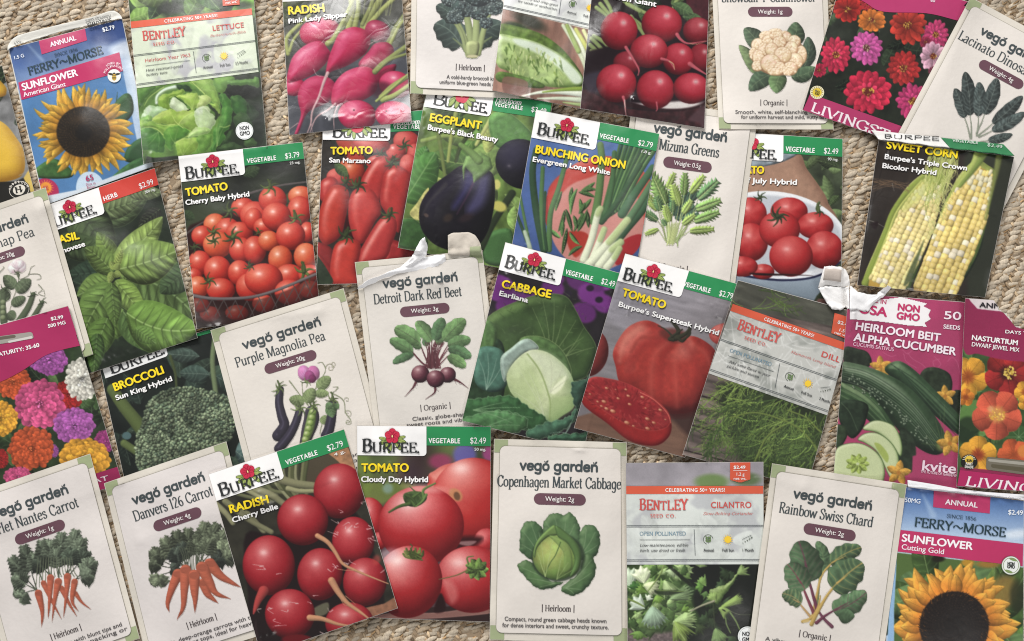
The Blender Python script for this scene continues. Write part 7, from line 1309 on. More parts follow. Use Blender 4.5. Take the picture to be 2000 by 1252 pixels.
# ---------------------------------------------------------------- the three printed layouts that repeat
WH, INK, YEL, GRN = (238, 236, 234), (44, 46, 46), (240, 212, 40), (44, 134, 80)
SH = (34, 32, 28)
def hib(p, c=(196, 44, 72)):
    """the hibiscus emblem with its leaves; p maps emblem units (flower radius 1) to photo px"""
    a = p.part('flower_emblem', 'logo_panel', 4); return a
def burpee(p, band='VEGETABLE', price=None, wt=None, bandcol=GRN, heir=False, pu=.523, pv=.152, u0=0.):
    U = lambda u, v: p.uv(u, v)
    Q = lambda a, b, c, d: [U(a, b), U(c, b), U(c, d), U(a, d)]
    g = p.part('header_band', None, 2); g.quad(Q(pu - .01, .002, .998, .0985), bandcol)
    w = p.part('logo_panel', None, 3); w.rrect(Q(.002, .002, pu, pv), [0, 0, 7, 0], WH)
    h = np.hypot(*(p.c[3] - p.c[0]))
    t = p.part('logo_lettering', 'logo_panel', 6)
    b = lambda u, v: U(u, v)
    t.text('B', b(.036, .136), b(.115, .136), h * .068, INK, 's', .2); t.text('URPEE', b(.112, .136), b(.452, .136), h * .052, INK, 's', .2); t.disc(*b(.462, .134), h * .006, h * .006, INK)
    e = p.part('flower_emblem', 'logo_panel', 4); c = np.array(b(.267, .052)); R = h * .0335
    dx = (b(.367, .052) - b(.267, .052)); dx = dx / np.hypot(*dx); dy = np.array([-dx[1], dx[0]]); M = lambda x, y: c + R * (x * dx + y * dy); rot = math.degrees(math.atan2(dx[1], dx[0]))
    for x, y, a, l in ((-1.3, .9, 150, .85), (1.35, .75, 20, .9), (-1.0, 1.5, 120, .8), (.9, 1.45, 60, .85), (-.35, 1.9, 100, .8), (1.5, .2, -15, .6), (-1.5, .4, 190, .6)):
        q = M(x, y); e.disc(q[0], q[1], R * l, R * l * .42, (86, 108, 50), rot + a); e.disc(q[0], q[1], R * l * .82, R * l * .3, (158, 172, 96), rot + a); d1, d2 = q - R * l * .7 * (dx * math.cos(math.radians(a)) + dy * math.sin(math.radians(a))), q + R * l * .7 * (dx * math.cos(math.radians(a)) + dy * math.sin(math.radians(a))); e.line(d1, d2, .7, (84, 104, 48))
    e.k += 40
    for k in range(5):
        an = math.radians(-90 + 72 * k); q = M(.55 * math.cos(an), .55 * math.sin(an)); e.disc(q[0], q[1], R * .66, R * .6, (150, 26, 50), rot + math.degrees(an)); e.disc(q[0], q[1], R * .6, R * .54, (192, 46, 72), rot + math.degrees(an))
    for k in range(10): an = math.radians(36 * k); q0, q1 = M(.15 * math.cos(an), .15 * math.sin(an)), M(.85 * math.cos(an), .85 * math.sin(an)); e.line(q0, q1, .6, (150, 24, 48))
    q = M(0, .05); e.disc(q[0], q[1], R * .26, R * .26, (120, 20, 40)); e.disc(q[0], q[1], R * .1, R * .2, (240, 214, 150), rot)
    bt = p.part('band_lettering', 'header_band', 3)
    if heir: bt.text('Heirloom', b(.55, .052), b(.74, .052), h * .028, WH, 's', .2, None, .2); bt.text('VEGETABLE', b(.545, .088), b(.775, .088), h * .024, WH, 'b', .035, track=.1)
    elif band == 'HERB': bt.text('HERB', b(.545, .086), b(.665, .086), h * .026, WH, 'b', .035, track=.1)
    else: bt.text(band, b(.540, .086), b(.775, .086), h * .025, WH, 'b', .035, track=.1)
    if price: bt.text(price, b(.845, .086), b(.965, .086), h * .031, WH, 'b')
    if wt: p.part('weight_lettering', None, 3).text(wt, b(.878, .122), b(.965, .122), h * .0145, (226, 226, 222), 'b', .02)
def title(p, s1, a, b, h1, s2, c, d, h2, s3=None, e=None, f=None, w1=.058, w2=.056):
    p.part('title_lettering', None, 3).text(s1, a, b, h1, YEL, 'b', w1, SH)
    v = p.part('variety_lettering', None, 3); v.text(s2, c, d, h2, WH, 'b', w2, SH)
    if s3: v.text(s3, e, f, h2, WH, 'b', w2, SH)
CREAM, CREAM2, SAGE, SLATE, PLUM, BRN = (206, 198, 187), (215, 208, 200), (152, 162, 124), (62, 70, 72), (98, 66, 76), (74, 66, 66)
def vego(p, nm, wt, kind, desc, nu=(.03, .955), art=None, bx=None, tone=None, u_shift=0., hide=False):
    p.panel = tone or CREAM2; U = p.uv; Q = lambda a, b, c, d: [U(a, b), U(c, b), U(c, d), U(a, d)]; h = np.hypot(*(p.c[3] - p.c[0]))
    for k_, (a, b, c, d) in enumerate(((.004, .003, .105, .07), (.895, .003, .996, .07), (.004, .93, .105, .997), (.895, .93, .996, .997))): p.part('corner_patch', None, 1, str(k_)).quad(Q(a, b, c, d), SAGE)
    p.part('panel_outline', None, 2).rrect(Q(.0435, .0335, .9565, .9665), h * .03, (156, 151, 138)); f = p.part('front_panel', None, 4); f.rrect(Q(.047, .0362, .953, .9638), h * .0285, p.panel)
    t = p.part('brand_lettering', None, 5); b = U; s_ = u_shift
    t.text('vegO gardeN', b(.195 + s_, .158), b(.785 + s_, .158), h * .0535, SLATE, 'r', .2)
    p.part('name_lettering', None, 5).text(nm, b(nu[0] + s_, .243), b(nu[1] + s_, .243), h * .0545, SLATE, 's', .128)
    k = p.part('weight_badge', None, 5); k.rrect(Q(.305 + s_, .273, .692 + s_, .331), h * .029, PLUM)
    p.part('badge_lettering', 'weight_badge', 7).text('Weight: ' + wt, b(.39 + s_, .3125), b(.605 + s_, .3125), h * .0235, (228, 222, 218), 'b', .01)
    d = p.part('description_lettering', None, 5)
    d.text('| ' + kind + ' |', b(.372 + s_, .856), b(.612 + s_, .856), h * .03, BRN, 's', .15)
    for k_, (tx, l, r) in enumerate(desc): d.text(tx, b(l, .907 + .03 * k_), b(r, .907 + .03 * k_), h * .0205, (78, 74, 74), 'b', .02)
    if art: p.drawing(art, bx)
def bentley(p, q, nm, sub, op, desc, mo, top=None, seed=1, base=(206, 212, 200), lo=(172, 172, 170), fine=0, nmx=(.614, .913), subx=(.558, .919), opx=(.096, .43), opcol=(110, 140, 156), opst=0):
    L = lambda s, t: lerp2(q, s, t); Q = lambda a, b, c, d: [L(a, b), L(c, b), L(c, d), L(a, d)]; h = np.hypot(*(np.array(q[3], float) - np.array(q[0], float)))
    n, m = int(np.hypot(*(np.array(q[1], float) - np.array(q[0], float))) / 1.6), int(h / 1.6)
    A, B = np.meshgrid(np.linspace(0, 1, n), np.linspace(.095, 1, m)); qq = np.array(q, float).reshape(4, 2); A, B = A[..., None], B[..., None]
    G = (qq[0] * (1 - A) + qq[1] * A) * (1 - B) + (qq[3] * (1 - A) + qq[2] * A) * B
    r = Ras(G[..., 0].min() - 2, G[..., 1].min() - 2, G[..., 0].max() + 2, G[..., 1].max() + 2, base); art_panel(r, base, lo, seed, fine); r.finish(1, .02); c, _ = r.at(G[..., 0], G[..., 1]); plain()
    p.part('info_panel', None, 2).grid(G, c)
    f = p.part('celebration_band', None, 3); f.quad(Q(0, 0, 1, .1), (208, 92, 66)); RC = (196, 84, 78)
    p.part('band_lettering', 'celebration_band', 4).text('CELEBRATING 50+ YEARS!', L(.285, .073), L(.72, .073), h * .044, WH, 'b', .03, track=.12)
    b = p.part('brand_lettering', 'info_panel', 3)
    for k, ch in enumerate('BENTLEY'):
        s0 = .096 + .351 * k / 7; hh = h * (.112 + .03 * abs(k - 3) / 3); b.text(ch, L(s0, .305), L(s0 + .351 / 7.2, .305), hh, RC, 's', .17)
    b.text('SEED CO.', L(.175, .4), L(.363, .4), h * .042, RC, 'b', .02, track=.2)
    t = p.part('name_lettering', 'info_panel', 3); t.text(nm, L(nmx[0], .28), L(nmx[1], .28), h * .075, RC, 'b', .03, track=.06); t.text(sub, L(subx[0], .37), L(subx[1], .37), h * .036, (200, 110, 104), 's', .13, None, .25)
    d = p.part('description_lettering', 'info_panel', 3); GR = (76, 82, 86)
    for v in (.503, .521, .938, .956): d.line(L(0, v), L(1, v), .8, GR)
    d.text(op, L(opx[0], .63), L(opx[1], .63), h * .048, opcol, 's', .15)
    d.line(L(.096, .685), L(.46, .685), .7, GR); d.line(L(.492, .553), L(.497, .886), .9, GR)
    for k, (tx, l, r_) in enumerate(desc): d.text(tx, L(l, .772 + .066 * k), L(r_, .772 + .066 * k), h * .037, (60, 62, 64), 's', .14, None, .22)
    ic = p.part('care_icon', 'info_panel', 3); R = h * .062
    def M(s, t, x, y): return L(s + x * R / np.hypot(*(qq[1] - qq[0])), t + y * R / h)
    for k in range(11):
        a0, a1 = math.radians(110 + 22 * k), math.radians(132 + 22 * k); ic.line(M(.593, .683, math.cos(a0), math.sin(a0)), M(.593, .683, math.cos(a1), math.sin(a1)), .9, (66, 80, 62))
    ic.line(M(.593, .683, 0, -.7), M(.593, .683, 0, .8), 1, (84, 104, 70))
    for k in range(3):
        for sd in (-1, 1): x = M(.593, .683, sd * .32, -.45 + .4 * k); ic.disc(x[0], x[1], R * .3, R * .15, (104, 130, 80), sd * -30)
    x = M(.735, .683, 0, 0); ic.disc(x[0], x[1], R * .72, R * .72, (232, 194, 60))
    for k in range(12): a = k * .5236; ic.line(M(.735, .683, .75 * math.cos(a), .75 * math.sin(a)), M(.735, .683, 1.05 * math.cos(a), 1.05 * math.sin(a)), 1., (226, 186, 60))
    ic.line(M(.874, .683, -1., .0), M(.874, .683, .9, -.9), .9, (70, 76, 74))
    for k in range(5): x = M(.874, .683, -.85 + .45 * k, .75 - .28 * k); ic.disc(x[0], x[1], R * (.1 + .04 * k), R * .1, (84, 92, 80), -40)
    for tx, a, b_ in (('Annual', .558, .635), ('Full Sun', .693, .78), (mo, .836 if len(mo) < 9 else .82, .922)): d.text(tx, L(a, .838), L(b_, .838), h * .036, (52, 54, 56), 'b', .03)
def poly_part(a, pts, col, z=None):
    P = np.array(pts, float).reshape(-1, 2); x, y = np.meshgrid(np.arange(P[:, 0].min(), P[:, 0].max() + 1.2, 1.2), np.arange(P[:, 1].min(), P[:, 1].max() + 1.2, 1.2)); d = Ras.sdf(None, P, x, y).ravel()
    r, c = x.shape; i = np.arange(r * c).reshape(r, c); q = np.stack([i[:-1, :-1], i[1:, :-1], i[1:, 1:], i[:-1, 1:]], -1).reshape(-1, 4); q = q[(d[q] < .6).sum(1) >= 3]; u = np.unique(q); m = np.zeros(r * c, int); m[u] = np.arange(len(u))
    a.add(np.column_stack([x.ravel(), y.ravel()])[u], a.z() if z is None else z, col, None, m[q])
def T4(i, j, *xy):
    a = np.array(xy, float).reshape(-1, 2) / 4 + np.array([500 * i, 313 * j]); return a
def T1(i, j, x, y): return (500 * i + x / 4, 313 * j + y / 4)
def ferry(p, o, ann, since, name, bandq, sun, sub, price, left, tail=True):
    a = p.part('season_tab', None, 2); a.quad(ann[0], (178, 56, 98)); p.part('tab_lettering', 'season_tab', 3).text('ANNUAL', *ann[1], (236, 226, 230), 'b', .035)
    b = p.part('name_band', None, 2); b.quad(bandq, (182, 52, 96))
    l = p.part('brand_lettering', None, 3); l.text('SINCE 1856', *since, (40, 60, 74), 's', .14); l.text('FERRY~MORSE', *name, (38, 58, 64), 's', .18)
    t = p.part('title_lettering', 'name_band', 3); t.text('SUNFLOWER', *sun, (240, 234, 236), 'b', .05); t.text(sub[0], *sub[1:], (240, 230, 234), 'b', .015)
    k = p.part('price_lettering', None, 3); k.text(price[0], *price[1:], (232, 236, 240), 'b', .03); p.part('weight_lettering', None, 3).text(left[0], *left[1:], (226, 232, 240), 'b', .02)
# ---------------------------------------------------------------- the packets, lowest first
t = lambda i, j, x, y: T1(i, j, x, y)
p = Pk('seed packet with yellow summer squash, cut off at the left edge of the photo', (-235, 190), (4, 128), (70, 385), (-170, 450), 'gloss', seed=1); p.picture(art_squash)
a = p.part('heirloom_seal', None, 2); c = t(0, 1, 150, 230)
a.disc(*c, 21, 17.5, (30, 30, 28), -20, n=30); a.disc(*c, 20, 16.5, (214, 208, 196), -20, n=30); a.disc(*c, 19, 15.6, (34, 34, 32), -20, n=30); a.disc(*c, 12.5, 10, (214, 208, 196), -20, n=30)
a = p.part('seal_lettering', 'heirloom_seal', 3); a.text('H', (143, 378 - 3 + 0) if 0 else (c[0] - 7, c[1] + 7), (c[0] + 6, c[1] + 4), 12, (34, 34, 32), 's', .24)
for k, ch in enumerate('HEIRLOOM'):
    an = math.radians(-165 + 150 * k / 7 - 12); x, y = c[0] + 15.8 * math.cos(an), c[1] + 13 * math.sin(an); ux = (-math.sin(an), math.cos(an)); a.text(ch, (x - 2 * ux[0], y - 2 * ux[1]), (x + 2 * ux[0], y + 2 * ux[1]), 4.4, (220, 214, 204), 'b', .04)
p.done()

p = Pk('tall blue sunflower packet with one whole yellow sunflower and a bee badge', (16, 95), (239, 36), (300, 325), (86, 402), 'gloss', seed=2, rad=2, paper=(208, 206, 200))
p.picture(art_sunflower_a)
fl = np.array([[(14.5, 100), (16, 88), (30, 72), (60, 62), (120, 47), (180, 33), (212, 22), (225, 22), (235, 29), (239, 37)], [(22, 92), (40, 86), (60, 80), (90, 71), (120, 62), (160, 53), (200, 44), (220, 40), (232, 37), (239, 38)]], float)
fa = Acc(); fb = Acc(); a = fa; a.text('SUNFLOWER', t(0, 0, 867, 140), t(0, 0, 676, 182), 9, (40, 42, 44), 'b', .03); a.text('American Giant', t(0, 0, 864, 112), t(0, 0, 664, 156), 8, (60, 62, 62), 'b', 0); fb.text('4069', t(0, 0, 164, 316), t(0, 0, 108, 330), 6, (60, 62, 62), 'b', 0)
ferry(p, 0, [T4(0, 0, 298, 300, 662, 214, 680, 315, 326, 425), (t(0, 0, 396, 368), t(0, 0, 597, 312), 9.5)], (t(0, 0, 428, 445), t(0, 0, 608, 396), 6.4), (t(0, 0, 226, 588), t(0, 0, 808, 416), 15.5), T4(0, 0, 143, 645, 932, 408, 960, 555, 168, 780), (t(0, 0, 178, 708), t(0, 0, 610, 590), 13.5), ('American Giant', t(0, 0, 186, 758), t(0, 0, 516, 672), 9), ('$2.79', t(0, 0, 802, 248), t(0, 0, 898, 226), 8), ('1.5 G', t(0, 0, 108, 466), t(0, 0, 192, 444), 6.5))
a = p.part('pollinator_badge', None, 4); c = t(0, 0, 892, 592); a.disc(*c, 13, 13, (226, 226, 222), n=26)
for dx, dy, rx, ry, r_ in ((-6, -3, 6, 2.2, 12), (6, -3, 6, 2.2, -12), (0, -4, 2.4, 2.4, 0)): a.disc(c[0] + dx, c[1] + dy, rx, ry, (40, 40, 36), r_)
a.disc(c[0], c[1] + 3, 4.4, 6.5, (206, 166, 60)); [a.line((c[0] - 4, c[1] + y), (c[0] + 4, c[1] + y), 1.3, (40, 38, 32)) for y in (0, 3, 6)]
a = p.part('badge_lettering', 'pollinator_badge', 5)
for tx, rad, h, a0, a1 in (('LOVED BY', 23, 4, -125, -68), ('POLLINATORS', 17.5, 4.2, -160, -40)):
    for k, ch in enumerate(tx):
        an = math.radians(a0 + (a1 - a0) * k / (len(tx) - 1)); x, y = c[0] + rad * math.cos(an), c[1] + rad * math.sin(an); ux = (-math.sin(an) * 1.9, math.cos(an) * 1.9)
        if ch != ' ': a.text(ch, (x - ux[0], y - ux[1]), (x + ux[0], y + ux[1]), h, (232, 222, 226), 'b', .02)
p.part('bloom_days_number', None, 3).text('65', t(0, 1, 672, 166), t(0, 1, 736, 150), 10.5, (170, 56, 100), 'b', .03); a = p.part('bloom_badge_lettering', None, 3); a.text('Days to', t(0, 1, 672, 200), t(0, 1, 748, 184), 4.6, (170, 70, 104), 'b'); a.text('Bloom', t(0, 1, 680, 224), t(0, 1, 746, 212), 4.6, (170, 70, 104), 'b'); a = p.part('sun_badge_lettering', None, 3); a.text('FULL', t(0, 1, 340, 218), t(0, 1, 378, 208), 4, (176, 50, 96), 'b', .02); a.text('SUN', t(0, 1, 344, 238), t(0, 1, 380, 228), 4, (176, 50, 96), 'b', .02)
p.done()

def lofted(nm, a, b, za, zb, col, bow=0., n=26, m=12, par=None, ns=0):
    a = np.array([np.interp(np.linspace(0, 1, n), np.linspace(0, 1, len(a)), np.array(a, float)[:, k]) for k in (0, 1)]).T; b = np.array([np.interp(np.linspace(0, 1, n), np.linspace(0, 1, len(b)), np.array(b, float)[:, k]) for k in (0, 1)]).T
    if ns: r = np.random.RandomState(int(a[0, 0])); a = a + r.uniform(-ns, ns, a.shape); b = b + r.uniform(-ns, ns, b.shape)
    k = np.linspace(0, 1, m); G = a[None] * (1 - k[:, None, None]) + b[None] * k[:, None, None]; za = np.interp(np.linspace(0, 1, n), np.linspace(0, 1, len(za)), za); zb = np.interp(np.linspace(0, 1, n), np.linspace(0, 1, len(zb)), zb)
    Z = za[None] * (1 - k[:, None]) + zb[None] * k[:, None] + bow * np.sin(np.pi * k)[:, None] + .0002 * np.sin(G[..., 0] * .4) * np.cos(G[..., 1] * .5)
    if ns: q = r.normal(0, 1, (4, 8)); yi = np.linspace(0, 3, m); Z = Z + .0005 * np.array([[np.interp(x, range(8), [np.interp(y, range(4), q[:, c]) for c in range(8)]) for x in np.linspace(0, 7, n)] for y in yi]); Z = np.maximum(Z, .0002)
    return p.loose(nm, G, Z, col, par)
fo = lofted('top_flap', spline(fl[0], False, 5), spline(fl[1], False, 5), [.0016] * 4, [.0006] * 4, (208, 206, 198), 0, 40, 8)
for nm, a in (('flap_lettering', fa), ('flap_code', fb)):
    P = np.vstack(a.v); x = np.minimum(P[:, 0], 236); z = hsamp(x, 95 - (x - 16) * .265 + 6) + .0016 + P[:, 2]; link_mesh(nm, world(P[:, 0], P[:, 1], z) - p.ctr, np.vstack(a.c), np.vstack(a.t), np.zeros((0, 4), int), MATS['matte'], fo)

p = Pk('seed packet with a pale green butterhead lettuce and a light text panel', (246, -50), (489, -80), (522, 290), (280, 320), 'gloss', seed=3)
p.picture(art_lettuce)
bentley(p, [t(0, 0, 1008, 170), t(0, 0, 1966, 65), t(0, 0, 2020, 562), t(0, 0, 1062, 690)], 'LETTUCE', 'Buttercrunch-Bibb', 'Heirloom Year 1963', (('Heat resistant-great', .092, .395), ('buttery taste', .092, .265)), '2.5 Months', None, 3, (202, 210, 188), (172, 172, 174), opx=(.094, .465), opcol=(190, 86, 84), nmx=(.665, .925), subx=(.64, .93))
a = p.part('weight_tag', None, 3); a.quad(T4(0, 0, 1736, -60, 1868, -76, 1872, 36, 1740, 46), (202, 90, 64)); a = p.part('tag_lettering', 'weight_tag', 4); a.text('net wt.', t(0, 0, 1762, 32), t(0, 0, 1852, 22), 5, WH, 'b', .02); a.text('800 mg', t(0, 0, 1756, 6), t(0, 0, 1854, -4), 5.5, WH, 'b', .02)
a = p.part('quality_badge', None, 3); c = t(0, 0, 1910, 1022); a.disc(*c, 17.6, 17.6, (110, 116, 112), n=28); a.disc(*c, 17, 17, (232, 234, 232), n=28); a.disc(*c, 15.6, 15.6, (120, 126, 120), n=28); a.disc(*c, 15.1, 15.1, (232, 234, 232), n=28)
a = p.part('badge_lettering', 'quality_badge', 4); a.text('NON', t(0, 0, 1872, 1018), t(0, 0, 1948, 1010), 7.5, (40, 42, 42), 'b', .03); a.text('GMO', t(0, 0, 1874, 1060), t(0, 0, 1954, 1050), 7.5, (40, 42, 42), 'b', .03)
p.done()

p = Pk('seed packet with long plum tomatoes, its logo tucked under the pink radish packet', (631, 232), (826, 215), (862, 552), (617, 556), 'gloss', seed=4); p.c = p.c
p.picture(art_sanmarzano)
a = p.part('header_band', None, 2); a.quad(T4(1, 0, 1040, 880, 1300, 860, 1300, 1020, 1040, 1030), GRN); b = p.part('band_lettering', 'header_band', 3); b.text('Heirloom', t(1, 0, 1076, 974), t(1, 0, 1280, 966), 9, WH, 's', .2, None, .2); b.text('VEGETABLE', t(1, 0, 1072, 1006), t(1, 0, 1312, 1006), 8.4, WH, 'b', .035, track=.1)
a = p.part('logo_panel', None, 3); a.rrect(T4(1, 0, 520, 880, 1052, 850, 1048, 1100, 522, 1092), [0, 0, 6, 0], WH); b = p.part('logo_lettering', 'logo_panel', 4); b.text('B', t(1, 0, 592, 1072), t(1, 0, 680, 1073), 25, INK, 's', .2); b.text('URPEE', t(1, 0, 674, 1074), t(1, 0, 1014, 1076), 18, INK, 's', .2); b.disc(*t(1, 0, 1020, 1072), 2, 2, INK)
e = p.part('flower_emblem', 'logo_panel', 5)
for x, y, r_ in ((730, 1030, 120), (765, 1050, 90), (850, 1030, 60), (880, 1010, 40), (700, 1010, 160)): e.disc(*t(1, 0, x, y), 9, 4, (86, 108, 50), r_); e.disc(*t(1, 0, x, y), 7.4, 2.8, (150, 166, 92), r_)
e.disc(*t(1, 0, 790, 990), 13, 12, (196, 44, 72))
title(p, 'TOMATO', t(1, 0, 584, 1206), t(1, 0, 912, 1200), 14, 'San Marzano', t(1, 1, 570, 16), t(1, 1, 896, 22), 9)
p.done()

p = Pk('seed packet with a dark purple eggplant, below the broccoli drawing', (834, 168), (1080, 200), (1016, 532), (777, 484), 'gloss', seed=5)
p.picture(art_eggplant)
a = p.part('header_band', None, 2); a.quad(T4(1, 0, 1840, 720, 2310, 790, 2290, 930, 1850, 866), GRN); b = p.part('band_lettering', 'header_band', 3); b.text('Heirloom', t(1, 0, 1870, 792), t(1, 0, 2072, 822), 10, WH, 's', .18, None, .2); b.text('VEGETABLE', t(1, 0, 1864, 828), t(1, 0, 2084, 862), 8, WH, 'b', .03, track=.1); b.text('$3.49', t(2, 0, 146, 870), t(2, 0, 266, 890), 10, WH, 'b')
a = p.part('logo_panel', None, 3); a.rrect(T4(1, 0, 1340, 690, 1865, 715, 1830, 912, 1312, 832), [0, 0, 7, 0], WH); b = p.part('logo_lettering', 'logo_panel', 4); b.text('B', t(1, 0, 1372, 812), t(1, 0, 1476, 830), 22, INK, 's', .2); b.text('URPEE', t(1, 0, 1462, 828), t(1, 0, 1794, 884), 19, INK, 's', .2); b.disc(*t(1, 0, 1800, 882), 2, 2, INK)
e = p.part('flower_emblem', 'logo_panel', 5)
for x, y, r_ in ((1540, 775, 150), (1570, 810, 110), (1640, 830, 80), (1680, 775, 20), (1530, 800, 130), (1660, 800, 50)): e.disc(*t(1, 0, x, y), 10, 4.4, (86, 108, 50), r_); e.disc(*t(1, 0, x, y), 8.2, 3.1, (150, 166, 92), r_)
for k in range(5): an = math.radians(72 * k - 80); e.disc(*t(1, 0, 1610 + 26 * math.cos(an), 752 + 24 * math.sin(an)), 8.5, 7.5, (196, 44, 72), 72 * k)
e.disc(*t(1, 0, 1608, 750), 2.5, 2.5, (240, 214, 160))
title(p, 'EGGPLANT', t(1, 0, 1352, 944), t(1, 0, 1756, 1010), 15, "Burpee's Black Beauty", t(1, 0, 1336, 1010), t(1, 0, 1886, 1110), 10)
p.done()

p = Pk('seed packet with red tomatoes in a white enamel bowl held against a bare arm', (1402, 256), (1646, 271), (1643, 628), (1400, 618), 'gloss', seed=6); p.picture(art_july)
burpee(p, 'VEGETABLE', '$2.49', '90 mg.', pu=.522, pv=.145)
title(p, 'TOMATO', t(3, 1, -330, 100), t(3, 1, -30, 104), 14, '4th of July Hybrid', t(3, 1, -330, 168), t(3, 1, 228, 192), 10); p.done()

p = Pk('cream packet with a leafy mizuna drawing, beside the green onion packet', (1236, 192), (1480, 226), (1430, 598), (1186, 566), 'matte', seed=7)
vego(p, 'Mizuna Greens', '0.5g', 'Organic', (('Finely cut green leaves with a mild', .26, .99), ('peppery flavor for salads or stir-fries.', .2, 1.)), (.255, .735), v_mizuna, (1250, 330, 1415, 490)); p.done()

p = Pk('seed packet with green bunching onions over a red plate', (1047, 214), (1288, 261), (1228, 610), (986, 556), 'gloss', seed=8); p.picture(art_onion)
burpee(p, 'VEGETABLE', '$2.79', '1.8 g.', pu=.525, pv=.16)
title(p, 'BUNCHING ONION', t(2, 0, 176, 1192), t(2, 1, 884, 66), 15, 'Evergreen Long White', t(2, 1, 156, 8), t(2, 1, 764, 114), 9.5); p.done()

p = Pk('seed packet with bright pink oval radishes and thin pale roots', (546, -102), (776, -118), (804, 238), (565, 264), 'film', seed=9, bulge=.0025, wob=.0012); p.picture(art_pink)
a = p.part('logo_panel', None, 2); a.quad(T4(1, 0, 150, -100, 640, -130, 560, 0, 206, 14), (222, 220, 214))
title(p, 'RADISH', t(1, 0, 250, 114), t(1, 0, 540, 88), 15, 'Pink Lady Slipper', t(1, 0, 252, 184), t(1, 0, 714, 128), 9); p.done()

p = Pk('cream packet with a dark broccoli drawing, at the top edge of the photo', (806, -170), (1046, -166), (1040, 194), (801, 183), 'matte', seed=10)
vego(p, 'Di Cicco Broccoli', '1g', 'Heirloom', (('A cold-hardy broccoli known for', .3, .82), ('uniform blue-green heads and excellent flavor.', .24, 1.)), (.1, .9), v_broccoli, (840, -40, 992, 120), (213, 207, 202)); p.done()

p = Pk('seed packet with a halved romaine lettuce on a wooden board', (1008, -180), (1240, -132), (1180, 222), (961, 177), 'gloss', seed=11); p.picture(art_romaine)
bentley(p, [t(2, 0, -30, -420), t(2, 0, 920, -210), t(2, 0, 830, 270), t(2, 0, -110, 60)], 'ROMAINE', 'Paris Island Cos', 'Heirloom Year 1949', (('Crunchy and crisp-great', .15, .475), ('for salads or sandwiches', .15, .475)), '2.5 Months', None, 5, (216, 218, 212), (190, 190, 190), opx=(.15, .46), opcol=(190, 86, 84)); p.done()

p = Pk('glossy seed packet with dark crimson round radishes on a white plate', (1166, -110), (1388, -90), (1376, 251), (1133, 212), 'film', seed=12, bulge=.003, wob=.0016); p.picture(art_crimson)
p.part('variety_lettering', None, 3).text('Crimson Giant', t(2, 0, 660, -34), t(2, 0, 1124, 52), 10.5, WH, 'b', .05, SH); p.done()

p = Pk('cream packet with a white cauliflower drawing ringed by dark leaves', (1388, -76), (1613, -78), (1628, 253), (1404, 252), 'matte', seed=13)
vego(p, 'Snowball Y Cauliflower', '1g', 'Organic', (('Smooth, white, self-blanching heads', .15, .92), ('for uniform harvest and mild, nutty flavor.', .2, 1.)), (.08, .9), v_cauli, (1440, 30, 1610, 190)); p.done()

p = Pk('magenta seed packet with red, pink and orange zinnias, upper right', (1652, -66), (1894, 4), (1812, 300), (1567, 215), 'gloss', seed=14); p.picture(art_livingston)
a = p.part('header_band', None, 2); a.grid(np.stack([spline(T4(3, 0, 420, -300, 700, -200, 1000, -160, 1300, -110, 1620, -60), False, 6), spline(T4(3, 0, 560, -110, 700, 0, 880, 80, 1200, 100, 1500, 160), False, 6)])[[0, 0, 1, 1]] * np.array([1, .5, .5, 1])[:, None, None] * 1 + 0 if 0 else (lambda A, B: np.stack([A * (1 - k) + B * k for k in np.linspace(0, 1, 14)]))(spline(T4(3, 0, 420, -300, 700, -200, 1000, -140, 1300, -60, 1640, -10), False, 6), spline(T4(3, 0, 560, -110, 760, 20, 900, 90, 1240, 104, 1480, 160), False, 6)), (170, 54, 100))
p.part('band_lettering', 'header_band', 3).text('60', t(3, 0, 1268, 12), t(3, 0, 1304, 18), 5.5, (230, 210, 220), 'b', .03)
a = p.part('name_band', None, 2); a.quad(T4(3, 0, 330, 732, 1300, 1078, 1226, 1250, 270, 868), (168, 56, 98)); p.part('brand_lettering', 'name_band', 3).text('LIVINGSTON', t(3, 0, 326, 866), t(3, 0, 1140, 1170), 19, (232, 218, 222), 's', .22)
a = p.part('sun_badge', None, 3); c = t(3, 0, 384, 722); a.disc(*c, 13.6, 13, (232, 226, 190), n=26); a.disc(*c, 9, 8.6, (224, 196, 70), n=22); [a.line((c[0] + 8.6 * math.cos(k * .35), c[1] + 8.6 * math.sin(k * .35)), (c[0] + 12 * math.cos(k * .35), c[1] + 12 * math.sin(k * .35)), 1.1, (150, 124, 50)) for k in range(18)]
b = p.part('badge_lettering', 'sun_badge', 4); b.text('FULL', t(3, 0, 366, 714), t(3, 0, 404, 728), 4, (70, 60, 30), 'b', .04); b.text('SUN', t(3, 0, 364, 734), t(3, 0, 398, 746), 4, (70, 60, 30), 'b', .04); p.done()

p = Pk('tilted cream packet with a dark dinosaur kale drawing, at the upper right corner', (1896, -6), (2114, 112), (1952, 424), (1732, 302), 'matte', seed=15)
vego(p, 'Lacinato Dinosaur Kale', '4g', 'Heirloom', (('Italian heirloom kale', .2, .8),), (.06, .94), v_kale, (1850, 135, 2005, 285)); p.done()

